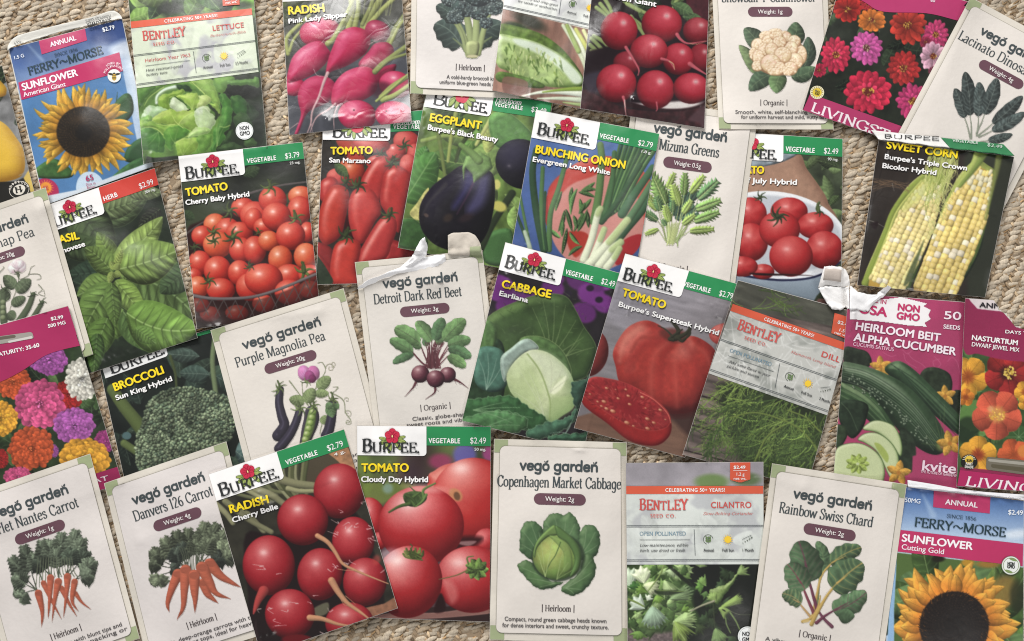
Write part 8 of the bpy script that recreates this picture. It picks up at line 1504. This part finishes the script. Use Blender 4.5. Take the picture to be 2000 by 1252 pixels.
p = Pk('crinkled seed packet with two ears of sweet corn and a folded top', (1716, 274), (1981, 306), (1924, 581), (1674, 557), 'film', seed=16, bulge=.007, wob=.0022, thick=.0016); p.picture(art_corn)
A = np.linspace((1701, 254), (1960, 282), 40); B = np.linspace((1715.5, 272), (1982, 305), 40); B += np.column_stack([np.zeros(40), .8 * np.sin(np.arange(40) * .9)])
def fold(u0, u1, col, z, nm, v0=0., v1=1., par=None, th=.0002):
    u = np.linspace(u0, u1, max(4, int((u1 - u0) * 60))); ia = np.array([np.interp(u, np.linspace(0, 1, 40), A[:, k]) for k in (0, 1)]).T; ib = np.array([np.interp(u, np.linspace(0, 1, 40), B[:, k]) for k in (0, 1)]).T
    k = np.linspace(v0, v1, 7); G = ia[None] * (1 - k[:, None, None]) + ib[None] * k[:, None, None]; own = float(p.h(.5, 0.) ) ; Z = np.repeat((own + .0004 - hsamp(ib[:, 0], ib[:, 1]))[None], 7, 0) * 0 + (.0008 + .0018 * k[:, None] ** 1.5) + z
    return p.loose(nm, G, Z, col, par, th)
ft = fold(0, .525, (222, 220, 216), 0, 'folded_logo_panel'); fg = fold(.527, 1, (52, 122, 78), 0, 'folded_header_band')
def foldtext(body, p0, p1, h, col, fnt, nm, par, wg):
    a = Acc(); a.text(body, p0, p1, h, col, fnt, wg); P = np.vstack(a.v); C = np.vstack(a.c); kk = []
    for x, y in P[:, :2]:
        i = np.argmin((A[:, 0] * .5 + B[:, 0] * .5 - x) ** 2); d = B[i] - A[i]; kk.append(np.clip(((x - A[i, 0]) * d[0] + (y - A[i, 1]) * d[1]) / (d @ d), 0, 1))
    kk = np.array(kk); z = hsamp(P[:, 0], P[:, 1]) + .0008 + .0018 * kk ** 1.5 + .0006 + P[:, 2]; link_mesh(nm, world(P[:, 0], P[:, 1], z) - p.ctr, C, np.vstack(a.t), np.zeros((0, 4), int), MATS['gloss'], par)
foldtext('BURPEE', t(3, 0, 900, 1080), t(3, 0, 1340, 1098), 8, INK, 's', 'logo_lettering', ft, .24); foldtext('VEGETABLE', t(3, 0, 1440, 1106), t(3, 0, 1640, 1124), 5, (206, 216, 206), 'b', 'band_lettering', fg, .03); foldtext('$2.49', t(3, 0, 1710, 1140), t(3, 0, 1830, 1160), 6, (206, 216, 206), 'b', 'price_lettering', fg, .0)
title(p, 'SWEET CORN', t(3, 0, 922, 1158), t(3, 0, 1482, 1238), 14, "Burpee's Triple Crown", t(3, 0, 906, 1240), t(3, 1, 1556, 80), 9.5, 'Bicolor Hybrid', t(3, 1, 888, 58), t(3, 1, 1316, 116)); p.done()

p = Pk('dark seed packet with a whole green broccoli head, logo half hidden by the basil packet', (192, 708), (430, 636), (512, 980), (270, 1060), 'gloss', seed=17); p.picture(art_broccoli)
a = p.part('header_band', None, 2); a.quad(T4(0, 2, 1290, 170, 1760, 40, 1780, 60, 1300, 190), GRN)
a = p.part('logo_panel', None, 2); a.rrect(T4(0, 2, 780, 310, 1280, 150, 1314, 275, 824, 452), [0, 0, 6, 0], (220, 220, 218)); b = p.part('logo_lettering', 'logo_panel', 3); b.text('B', t(0, 2, 866, 420), t(0, 2, 956, 386), 25, INK, 's', .2); b.text('URPEE', t(0, 2, 946, 392), t(0, 2, 1274, 266), 19, INK, 's', .2); b.disc(*t(0, 2, 1280, 254), 2, 2, INK)
title(p, 'BROCCOLI', t(0, 2, 894, 552), t(0, 2, 1288, 408), 15, 'Sun King Hybrid', t(0, 2, 908, 624), t(0, 2, 1350, 468), 9.5); p.done()

p = Pk('seed packet with a wire basket heaped with small cherry tomatoes', (348, 305), (591, 277), (626, 610), (384, 642), 'gloss', seed=18); p.picture(art_cherrybaby)
burpee(p, 'VEGETABLE', '$3.79', '23 mg.', pu=.515, pv=.15)
title(p, 'TOMATO', t(0, 1, 1454, 280), t(0, 1, 1782, 228), 14.5, 'Cherry Baby Hybrid', t(0, 1, 1450, 350), t(0, 1, 1952, 280), 9.5); p.done()

p = Pk('seed packet with glossy green basil leaves and a red band', (70, 408), (302, 328), (386, 660), (152, 737), 'gloss', seed=19); p.picture(art_basil)
burpee(p, 'HERB', '$2.99', '300 mg.', (196, 66, 56), pu=.53, pv=.155)
title(p, 'BASIL', t(0, 1, 420, 660), t(0, 1, 622, 612), 14.5, 'Genovese', t(0, 1, 416, 750), t(0, 1, 668, 668), 9.5); p.done()

p = Pk('creased cream packet with a grey pea pod and blossom drawing, at the left edge', (-150, 448), (89, 366), (182, 692), (-58, 775), 'matte', seed=20, paper=(202, 195, 182))
vego(p, 'Sugar Snap Pea', '20g', 'Heirloom', (('Sweet and crisp', .2, .8),), (.2, .8), v_snappea, (-20, 500, 100, 640), (210, 203, 194), .02); p.done()

p = Pk('magenta seed packet with mixed zinnias in pink, orange, purple and white, at the left edge', (-122, 668), (133, 597), (240, 945), (-16, 1020), 'gloss', seed=21); p.picture(art_zinnia)
a = p.part('header_band', None, 2); A_ = spline(T4(0, 2, -480, 160, -60, 10, 200, -60, 420, -100, 530, -118), False, 6); B_ = spline(T4(0, 2, -400, 560, -60, 500, 160, 400, 340, 280, 480, 230, 655, 190), False, 6)
A_ = np.array([np.interp(np.linspace(0, 1, 30), np.linspace(0, 1, len(A_)), A_[:, k]) for k in (0, 1)]).T; B_ = np.array([np.interp(np.linspace(0, 1, 30), np.linspace(0, 1, len(B_)), B_[:, k]) for k in (0, 1)]).T
a.grid(np.stack([A_ * (1 - k) + B_ * k for k in np.linspace(0, 1, 16)]), (160, 44, 88))
b = p.part('band_lettering', 'header_band', 3); b.text('$2.99', t(0, 1, 398, 1252), t(0, 1, 496, 1236), 6.5, WH, 'b', .04); b.text('500 MG', t(0, 2, 376, 58), t(0, 2, 516, 26), 6.5, WH, 'b', .04); b.text('DAYS TO MATURITY: 35-60', t(0, 2, -250, 340), t(0, 2, 310, 204), 7.5, WH, 'b', .04)
a = p.part('hang_hole', 'header_band', 3); a.rrect(T4(0, 2, -200, 150, 250, 88, 266, 140, -190, 215), 5, (150, 146, 138)); a.rrect(T4(0, 2, -200, 154, 120, 110, 126, 134, -190, 180), 4, (96, 88, 78)); a.rrect(T4(0, 2, 60, 160, 250, 120, 256, 138, 66, 176), 2, (196, 192, 186))
a = p.part('name_band', None, 2); a.quad(T4(0, 2, 160, 1380, 925, 1140, 965, 1290, 190, 1540), (136, 36, 76)); p.part('brand_lettering', 'name_band', 3).text('GERMINAT', t(0, 2, 380, 1370), t(0, 2, 850, 1244), 9, (200, 180, 186), 'b', .03); p.done()

p = Pk('cream packet with dark purple pea pods and a pink blossom drawing', (411, 645), (671, 563), (762, 905), (500, 985), 'matte', seed=22, wob=.001)
vego(p, 'Purple Magnolia Pea', '20g', 'Heirloom', (('Striking purple pods for snacks or', .2, 1.05), ('salads, a crisp heirloom color', .2, 1.05)), (.115, .785), v_magnolia, (520, 695, 700, 900), (214, 207, 198), 0); p.done()

p = Pk('torn open cream packet with three dark red beets drawn on it', (693, 512), (942, 488), (984, 838), (734, 862), 'matte', seed=23, wob=.0016)
vego(p, 'Detroit Dark Red Beet', '3g', 'Organic', (('Classic, globe-shaped beets with', .3, 1.02), ('sweet roots and vibrant green tops,', .25, 1.04)), (.11, .8), v_beet, (750, 608, 932, 792), (210, 204, 196)); p.done()
lofted('top_tab', T4(1, 1, 1498, 586, 1530, 568, 1600, 564, 1662, 562, 1712, 584, 1748, 640, 1758, 670), T4(1, 1, 1500, 742, 1540, 742, 1600, 742, 1660, 742, 1700, 742, 1750, 744, 1768, 746), [.002] * 7, [.0005] * 7, (198, 189, 176), .0012, ns=.3)
lofted('torn_edge', T4(1, 1, 786, 1006, 860, 940, 1000, 890, 1150, 820, 1230, 740, 1330, 752, 1410, 744, 1478, 732), T4(1, 1, 846, 996, 945, 946, 1086, 890, 1196, 870, 1306, 858, 1376, 838, 1425, 830, 1482, 790), [.001, .0025, .003, .002, .0012, .001, .001, .001], [.0003] * 8, (246, 245, 246), .0004, ns=1.1)
lofted('torn_curl', T4(1, 1, 1130, 846, 1190, 800, 1222, 744, 1250, 690, 1290, 620, 1316, 598), T4(1, 1, 1190, 830, 1250, 800, 1310, 756, 1334, 740, 1342, 680, 1318, 600), [.001, .003, .005, .006, .007, .008], [.0008, .001, .0014, .002, .0035, .0075], (248, 247, 248), .0012, ns=.7)
lofted('tab_corner_patch', T4(1, 1, 1670, 676, 1700, 674, 1756, 672), T4(1, 1, 1672, 742, 1710, 744, 1766, 746), [.0034] * 3, [.0009] * 3, (150, 158, 124), .0006, 8, 6)

p = Pk('seed packet with a pale green cabbage head and purple flowers behind', (987, 473), (1214, 534), (1140, 882), (902, 822), 'gloss', seed=24); p.picture(art_cabbage)
burpee(p, 'VEGETABLE', '$2.49', None, pu=.52, pv=.16)
title(p, 'CABBAGE', t(1, 1, 1914, 992), t(2, 1, 300, 1076), 15, 'Earliana', t(1, 1, 1894, 1054), t(2, 1, 122, 1112), 9.5); p.done()

p = Pk('seed packet with a big ribbed tomato and a cut tomato slice', (1221, 495), (1448, 556), (1338, 894), (1121, 836), 'gloss', seed=25); p.picture(art_supersteak)
burpee(p, 'VEGETABLE', '$2.79', None, pu=.55, pv=.15)
title(p, 'TOMATO', t(2, 1, 856, 1056), t(2, 1, 1194, 1160), 15, "Burpee's Supersteak Hybrid", t(2, 1, 826, 1138), t(2, 2, 1614, 116), 9.5); p.done()

p = Pk('seed packet with feathery dill on weathered wood and an orange stripe', (1441, 547), (1672, 610), (1576, 954), (1333, 888), 'gloss', seed=26); p.picture(art_dill)
bentley(p, [t(2, 1, 1725, 1122), t(3, 2, 612, 176), t(3, 2, 552, 772), t(2, 2, 1536, 412)], 'DILL', 'Mammoth Long Island', 'OPEN POLLINATED', (('Add some flavor to your', .115, .44), ('pickles and sauces', .11, .36)), '2 Months', None, 7, (186, 186, 180), (150, 152, 146), 1, nmx=(.80, .96), subx=(.56, .93))
a = p.part('price_tag', None, 3); a.quad(T4(3, 2, 520, -60, 650, -20, 630, 150, 494, 98), (206, 92, 66)); b = p.part('tag_lettering', 'price_tag', 4); b.text('$2.49', t(3, 2, 540, 20), t(3, 2, 640, 52), 6, WH, 'b', .03); b.text('1.5 g', t(3, 2, 548, 80), t(3, 2, 626, 104), 5.5, WH, 'b', .02); b.text('net wt.', t(3, 2, 516, 100), t(3, 2, 628, 134), 5, WH, 'b', .02); p.done()

p = Pk('magenta cucumber packet with a torn white top and cucumber slices', (1657, 572), (1885, 590), (1872, 964), (1628, 926), 'gloss', seed=27); p.picture(art_cucumber)
a = p.part('white_brush_label', None, 2); poly_part(a, T4(3, 1, 640, 1170, 800, 1080, 930, 1085, 1040, 1070, 1160, 1100, 1240, 1120, 1210, 1140, 1270, 1170, 1250, 1210, 1268, 1240, 1220, 1270, 1240, 1300, 1100, 1290, 900, 1262, 640, 1240), (228, 224, 224))
b = p.part('label_lettering', 'white_brush_label', 3); RC = (182, 50, 96)
b.text('MADE IN', t(3, 1, 730, 1098), t(3, 1, 926, 1124), 8, RC, 'b', .03); b.text('USA', t(3, 1, 708, 1190), t(3, 1, 926, 1222), 17, RC, 'b', .06); b.text('NON', t(3, 1, 1010, 1170), t(3, 1, 1186, 1190), 13, RC, 'b', .07); b.text('GMO', t(3, 1, 1002, 1238), t(3, 1, 1184, 1256), 13, RC, 'b', .07)
a = p.part('title_lettering', None, 3); LT = (232, 220, 226)
a.text('50', t(3, 1, 1368, 1238), t(3, 1, 1510, 1248), 15, LT, 'b', .03); a.text('SEEDS', t(3, 2, 1368, 62), t(3, 2, 1500, 74), 8, LT, 'b', .03); a.text('HEIRLOOM BEIT', t(3, 2, 678, 70), t(3, 2, 1344, 164), 15, LT, 'b', .05); a.text('ALPHA CUCUMBER', t(3, 2, 668, 158), t(3, 2, 1464, 272), 15, LT, 'b', .05); a.text('CUCUMIS SATIVUS', t(3, 2, 662, 196), t(3, 2, 982, 240), 7, (226, 196, 210), 'b')
a = p.part('brand_lettering', None, 3); a.text('kvitely', t(3, 2, 1196, 1168), t(3, 2, 1560, 1206), 19, (226, 204, 214), 'b', .04); a.text('THE FUTURE OF GARDENING', t(3, 2, 1192, 1188), t(3, 2, 1500, 1226), 5, (226, 204, 214), 'b'); p.done()
lofted('torn_flap', T4(3, 1, 440, 830, 500, 826, 570, 832, 606, 856, 630, 900), T4(3, 1, 392, 1000, 450, 985, 540, 985, 600, 990, 640, 975), [.006, .0065, .007, .006, .006], [.004, .005, .005, .005, .005], (238, 235, 232), .0012, ns=.7)
lofted('torn_flap_underside', T4(3, 1, 392, 1002, 450, 987, 540, 987, 600, 992, 640, 977), T4(3, 1, 462, 1120, 500, 1165, 560, 1172, 600, 1150, 636, 1165), [.004, .005, .005, .005, .005], [.002, .002, .0015, .001, .001], (244, 242, 240), .0006, ns=1.1)
lofted('torn_strip', T4(3, 1, 642, 980, 700, 1030, 780, 1046, 850, 1050, 900, 1000, 936, 980), T4(3, 1, 636, 1168, 690, 1166, 780, 1180, 830, 1110, 900, 1070, 968, 990), [.005, .003, .002, .002, .003, .004], [.0012, .0012, .0012, .001, .001, .002], (242, 241, 241), .0006, ns=1.1)
lofted('flap_label_patch', T4(3, 1, 446, 850, 500, 848, 576, 856), T4(3, 1, 430, 935, 500, 940, 570, 952), [.0084, .0088, .0092], [.0068, .0072, .0076], (192, 180, 170), .0006, 8, 6)

p = Pk('magenta nasturtium packet with orange and red flowers, at the right edge', (1885, 582), (2128, 600), (2110, 968), (1868, 950), 'film', seed=28, wob=.0014, cut=T4(3, 1, 1750, 900, 1752, 1080, 1790, 1130, 1800, 1170, 1850, 1200, 1900, 1260, 1930, 1300, 1990, 1320, 2300, 1340, 2300, 900)); p.picture(art_nasturtium)
b = p.part('season_tab_lettering', None, 3); b.text('ANNUAL', t(3, 1, 1652, 1148), t(3, 1, 1960, 1170), 9.5, (44, 40, 44), 'b', .06)
b = p.part('title_lettering', None, 3); b.text('DAYS TO MATURITY: 55', t(3, 2, 1850, 98), t(3, 2, 2400, 150), 6.4, WH, 'b', .03); b.text('NASTURTIUM', t(3, 2, 1588, 150), t(3, 2, 1952, 194), 9.5, WH, 'b', .05); b.text('DWARF JEWEL MIX', t(3, 2, 1588, 200), t(3, 2, 1962, 246), 8, WH, 'b', .02)
a = p.part('seed_window', None, 2); a.rrect(T4(3, 2, 1708, 1064, 2100, 1104, 2096, 1216, 1702, 1164), 5, (112, 106, 92)); a.rrect(T4(3, 2, 1720, 1080, 2090, 1114, 2088, 1140, 1720, 1100), 3, (160, 156, 144)); a.rrect(T4(3, 2, 1740, 1120, 2090, 1160, 2088, 1196, 1744, 1150), 4, (90, 84, 66))
a = p.part('name_band', None, 2); a.quad(T4(3, 2, 1500, 1168, 2100, 1238, 2090, 1352, 1478, 1290), (172, 40, 92)); p.part('brand_lettering', 'name_band', 3).text('LIVINGSTON', t(3, 2, 1532, 1290), t(3, 2, 2500, 1400), 19, (238, 226, 230), 's', .22, None, .2)
a = p.part('sun_badge', None, 3); c = t(3, 2, 1572, 1104); a.disc(*c, 16, 14.5, (28, 28, 26), n=28); a.disc(c[0], c[1] - 4, 8, 8, (224, 190, 70), n=20); [a.line((c[0] + 8 * math.cos(-.2 - k * .35), c[1] - 4 + 8 * math.sin(-.2 - k * .35)), (c[0] + 13 * math.cos(-.2 - k * .35), c[1] - 3 + 11 * math.sin(-.2 - k * .35)), 1.2, (214, 206, 180)) for k in range(9)]
b = p.part('badge_lettering', 'sun_badge', 4); b.text('SUN', (c[0] - 5.5, c[1] - .5), (c[0] + 6, c[1] + .5), 5, (30, 30, 28), 'b', .06); b.text('PART', (c[0] - 7, c[1] + 6), (c[0] + 7, c[1] + 7), 5, (226, 222, 214), 'b', .04); b.text('SHADE', (c[0] - 9, c[1] + 12), (c[0] + 8, c[1] + 13), 5, (226, 222, 214), 'b', .04); p.done()

p = Pk('cream packet with orange carrots under drooping arched tops', (203, 944), (442, 862), (536, 1232), (292, 1310), 'matte', seed=29)
vego(p, 'Danvers 126 Carrot', '4g', 'Heirloom', (('Classic, deep-orange carrots with tapered', .1, .99), ('roots and strong tops, ideal for heavy soils.', .06, .985)), (.175, .815), v_danvers, (290, 1010, 480, 1220), (212, 205, 201), -.01); p.done()
p = Pk('cream packet with slim crossing carrots drawn in a bunch, at the lower left corner', (-74, 972), (176, 886), (273, 1247), (24, 1335), 'matte', seed=30)
vego(p, 'Scarlet Nantes Carrot', '1g', 'Heirloom', (('Crisp, sweet carrots with blunt tips and', .1, .9), ('fine core, great for snacking or', .06, .93)), (.085, .83), v_nantes, (5, 1025, 200, 1240), (211, 204, 199), -.01); p.done()

p = Pk('seed packet with large red tomatoes whose green stems curl, right of the scuffed radish packet', (697, 831), (959, 833), (957, 1215), (700, 1206), 'gloss', seed=31); p.picture(art_cloudy)
burpee(p, 'VEGETABLE', '$2.49', '50 mg.'); title(p, 'TOMATO', t(1, 2, 824, 1180), t(1, 2, 1194, 1180), 15.5, 'Cloudy Day Hybrid', t(1, 3, 820, 8), t(1, 3, 1346, 10), 10.5); p.done()

p = Pk('scuffed seed packet with round red radishes and tan roots', (407, 926), (672, 838), (777, 1188), (510, 1280), 'gloss', seed=32, wob=.0014); p.picture(art_cherrybelle)
burpee(p, 'VEGETABLE', '$2.79', '4 g.', pu=.5, pv=.15); title(p, 'RADISH', t(0, 3, 1796, 254), t(1, 3, 108, 170), 15.5, 'Cherry Belle', t(0, 3, 1818, 328), t(1, 3, 176, 216), 10); p.done()

p = Pk('cream packet with a whole green cabbage drawing, bottom row centre', (965, 857), (1224, 864), (1227, 1256), (956, 1250), 'matte', seed=33)
vego(p, 'Copenhagen Market Cabbage', '2g', 'Heirloom', (('Compact, round green cabbage heads known', .105, .845), ('for dense interiors and sweet, crunchy texture.', .09, .86)), (.03, .955), v_copen, (1000, 990, 1180, 1170)); p.done()

p = Pk('seed packet with cut cilantro leaves and a red weight tag', (1222, 904), (1491, 902), (1493, 1300), (1226, 1302), 'gloss', seed=34); p.picture(art_cilantro)
bentley(p, [t(2, 3, 890, 42), t(2, 3, 1966, 40), t(2, 3, 1975, 652), t(2, 3, 896, 655)], 'CILANTRO', 'Slow-Bolting-Coriander', 'OPEN POLLINATED', (('Low-maintenance, edible', .096, .447), ('herb, use dried or fresh', .096, .425)), '1 Month', None, 9, (206, 210, 204), (180, 182, 182))
a = p.part('price_tag', None, 3); a.quad(T4(2, 2, 1704, 1106, 1862, 1102, 1862, 1240, 1704, 1244), (206, 88, 62)); poly_part(a, [t(2, 2, 1704, 1244), t(2, 2, 1862, 1240), t(2, 3, 1784, 14)], (206, 88, 62)); b = p.part('tag_lettering', 'price_tag', 4); b.text('$2.49', t(2, 2, 1730, 1158), t(2, 2, 1824, 1158), 6, WH, 'b', .04); b.line(t(2, 2, 1728, 1172), t(2, 2, 1838, 1172), .7, WH); b.text('1.2 g', t(2, 2, 1748, 1212), t(2, 2, 1816, 1212), 6, WH, 'b', .01); b.text('net wt.', t(2, 2, 1730, 1244), t(2, 2, 1832, 1244), 5, WH, 'b', .01)
a = p.part('quality_badge', None, 3); c = t(2, 3, 1840, 1214); a.disc(*c, 19.5, 19.5, (110, 116, 112), n=28); a.disc(*c, 18.8, 18.8, (232, 234, 232), n=28); a.disc(*c, 17, 17, (120, 126, 120), n=28); a.disc(*c, 16.4, 16.4, (232, 234, 232), n=28)
b = p.part('badge_lettering', 'quality_badge', 4); b.text('NON', t(2, 3, 1798, 1212), t(2, 3, 1884, 1212), 8, (40, 42, 42), 'b', .04); b.text('GMO', t(2, 3, 1798, 1256), t(2, 3, 1884, 1256), 8, (40, 42, 42), 'b', .04); p.done()

p = Pk('blue sunflower packet with half a golden sunflower, at the lower right corner', (1746, 948), (2000, 978), (1998, 1360), (1726, 1330), 'gloss', seed=35, paper=(212, 214, 218)); p.picture(art_sunflower_b)
ferry(p, 0, [T4(3, 3, 1296, 80, 1738, 120, 1732, 256, 1290, 206), (t(3, 3, 1384, 184), t(3, 3, 1636, 210), 10)], (t(3, 3, 1396, 288), t(3, 3, 1628, 312), 7), (t(3, 3, 1140, 356), t(3, 3, 1856, 440), 18), T4(3, 3, 1020, 382, 1994, 494, 1990, 668, 1006, 552), (t(3, 3, 1042, 472), t(3, 3, 1596, 540), 14.5), ('Cutting Gold', t(3, 3, 1040, 534), t(3, 3, 1376, 574), 10), ('$2.49', t(3, 3, 1874, 262), t(3, 3, 1992, 268), 9), ('250MG', t(3, 3, 1040, 162), t(3, 3, 1192, 178), 8.5))
a = p.part('quality_badge', None, 4); c = t(3, 3, 1898, 662); a.disc(*c, 18.6, 18.6, (120, 130, 110), n=28); a.disc(*c, 17.6, 17.6, (228, 230, 224), n=28); a.disc(*c, 15.6, 15.6, (130, 146, 104), n=28); a.disc(*c, 14.4, 14.4, (230, 232, 228), n=28); a.disc(c[0] - 4, c[1] + 11.5, 8, 2.4, (128, 150, 96), 20); a.disc(c[0] + 4, c[1] - 11.5, 8, 2.4, (128, 150, 96), 20)
b = p.part('badge_lettering', 'quality_badge', 5); b.text('NON', t(3, 3, 1870, 658), t(3, 3, 1926, 662), 6, (46, 48, 46), 'b', .06); b.text('GMO', t(3, 3, 1868, 682), t(3, 3, 1928, 686), 6, (46, 48, 46), 'b', .06); p.done()
fl = lofted('top_flap', T4(3, 3, 1090, -6, 1300, 28, 1500, 66, 1700, 88, 2000, 108), T4(3, 3, 1092, 50, 1300, 78, 1500, 98, 1700, 118, 2000, 152), [.002, .003, .0035, .003, .003], [.001] * 5, (220, 220, 222), .0015)
a = Acc(); a.text('warranty limited to purchase price of these seeds', t(3, 3, 1980, 136), t(3, 3, 1400, 84), 4, (110, 110, 112), 'b'); P = np.vstack(a.v); z = hsamp(P[:, 0], P[:, 1]) + .0050 + P[:, 2]; link_mesh('flap_lettering', world(P[:, 0], P[:, 1], z) - p.ctr, np.vstack(a.c), np.vstack(a.t), np.zeros((0, 4), int), MATS['matte'], fl)

p = Pk('cream packet with rainbow chard leaves on red and yellow stems', (1508, 905), (1771, 946), (1719, 1325), (1459, 1280), 'matte', seed=36)
vego(p, 'Rainbow Swiss Chard', '2g', 'Organic', (('A vibrant mix of colorful stems', .12, .8), ('and tender leaves', .2, .7)), (.105, .805), v_chard, (1515, 1040, 1705, 1235), None, -.01); p.done()
# ---------------------------------------------------------------- the woven jute rug under the packets
_FO = bpy.data.objects.get('type_sample'); bpy.data.objects.remove(_FO)
def rug():
    r = np.random.RandomState(11)
    # one strand: a plump twisted strip, 7 x 5 rings
    nl, nr = 8, 7; t = np.linspace(-1, 1, nl); a = np.linspace(0, 2 * np.pi, nr, endpoint=False)
    prof = (1 - np.abs(t) ** 3.2) ** .6; prof[0] = prof[-1] = .12
    T, A = np.meshgrid(t, a, indexing='ij'); P = np.repeat(prof[:, None], nr, 1)
    i = np.arange(nl * nr).reshape(nl, nr); q = np.stack([i[:-1], np.roll(i, -1, 1)[:-1], np.roll(i, -1, 1)[1:], i[1:]], -1).reshape(-1, 4)
    mm = .000331; cov = HCOV
    colw, rowh = 23.5, 9.6
    cx, cy, L, Wd, an, hz, cc = [], [], [], [], [], [], []
    ang0 = -11.                                   # the weave runs a little aslant
    ca, sa = math.cos(math.radians(ang0)), math.sin(math.radians(ang0))
    for c in range(-130, 140):
        for k in range(-150, 155):
            u = c * colw + (k % 2) * 0 + 3.2 * math.sin(k * .31 + c) ; v = k * rowh + (c % 2) * rowh * .5 + 2.2 * math.sin(c * .7 + k * .12)
            x, y = 1000 + u * ca - v * sa - k * 6.2, 626 + u * sa + v * ca
            if not (-300 < x < 2300 and -260 < y < 1500): continue
            ii, jj = int((x - HX0) / HC), int((y - HY0) / HC)
            if cov[max(0, jj - 7):jj + 8, max(0, ii - 7):ii + 8].all() or not (4 < ii < HM.shape[1] - 4): continue
            e = r.normal(0, 1, 6)
            cx.append(x + e[0]); cy.append(y + e[1]); L.append(13.6 + e[2] * 1.8); Wd.append(4.7 + e[3] * .6); an.append(-25 + e[4] * 8); hz.append(-.0012 + e[5] * .0003); f = 1 + .065 * r.normal(); cc.append(np.array([181, 168, 149]) * f if r.rand() > .14 else np.array([166, 149, 126]) * f)
            # the short dark yarn that ties one column to the next
            e = r.normal(0, 1, 6); cx.append(x + 12.6 + e[0]); cy.append(y + 2.4 + e[1]); L.append(6.8 + e[2]); Wd.append(2.7 + e[3] * .4); an.append(58 + e[4] * 10); hz.append(-.0012 + e[5] * .0003); f = 1 + .14 * r.normal(); cc.append(np.array([148, 128, 104]) * f if r.rand() > .25 else np.array([186, 164, 134]) * f)
            if r.rand() < .5: e = r.normal(0, 1, 6); cx.append(x + 2 + e[0] * 2); cy.append(y + 5. + e[1]); L.append(9 + e[2]); Wd.append(1.7); an.append(-28 + e[4] * 8); hz.append(-.0011); f = 1 + .14 * r.normal(); cc.append(np.array([160, 132, 98]) * f)
    for _ in range(1500):                          # loose fibres standing off the yarn
        x, y = r.uniform(-40, 2040), r.uniform(-40, 1290); ii, jj = int((x - HX0) / HC), int((y - HY0) / HC)
        if cov[jj - 3:jj + 4, ii - 3:ii + 4].any(): continue
        cx.append(x); cy.append(y); L.append(r.uniform(4, 11)); Wd.append(.34); an.append(r.uniform(0, 180)); hz.append(.0009); cc.append(np.array([214, 198, 168]) * r.uniform(.75, 1.1))
    cx, cy, L, Wd, an, hz, cc = map(np.array, (cx, cy, L, Wd, an, hz, cc)); n = len(cx)
    tw = r.uniform(0, 6.28, n); bend = np.where(Wd < .5, r.normal(0, .4, n), r.normal(0, .10, n))
    lx = L[:, None, None] * T[None] ; lum = 1 + .09 * np.sin(A[None] * 3 + T[None] * 5 + tw[:, None, None])
    ly = Wd[:, None, None] * P[None] * np.cos(A)[None] * lum + bend[:, None, None] * L[:, None, None] * (T[None] ** 2)
    lz = Wd[:, None, None] * P[None] * np.sin(A)[None] * lum * mm * .4 - (T[None] ** 2) * 0.0006
    c, s = np.cos(np.radians(an))[:, None, None], np.sin(np.radians(an))[:, None, None]
    px = cx[:, None, None] + lx * c - ly * s; py = cy[:, None, None] + lx * s + ly * c; z = hz[:, None, None] + lz - .0012
    V = world(px, py, z).reshape(-1, 3); Q = (q[None] + (np.arange(n) * nl * nr)[:, None, None]).reshape(-1, 4)
    sh = 1 + .07 * np.sin(A[None] * 2 + T[None] * 9 + tw[:, None, None]) ; C = lin(np.clip(cc[:, None, None, :] * sh[..., None], 0, 255)).reshape(-1, 3)
    b = world(np.array([-700, 2700, 2700, -700]), np.array([-700, -700, 1950, 1950]), -.0027); nb = len(V)
    V = np.vstack([V, b]); C = np.vstack([C, np.tile(lin((148, 130, 108)), (4, 1))]); Q = np.vstack([Q, [[nb + 3, nb + 2, nb + 1, nb]]])
    o = link_mesh('rug', V, C, np.zeros((0, 3), int), Q, RUGMAT); o['kind'] = 'structure'
    print('rug strands', n)
rug()
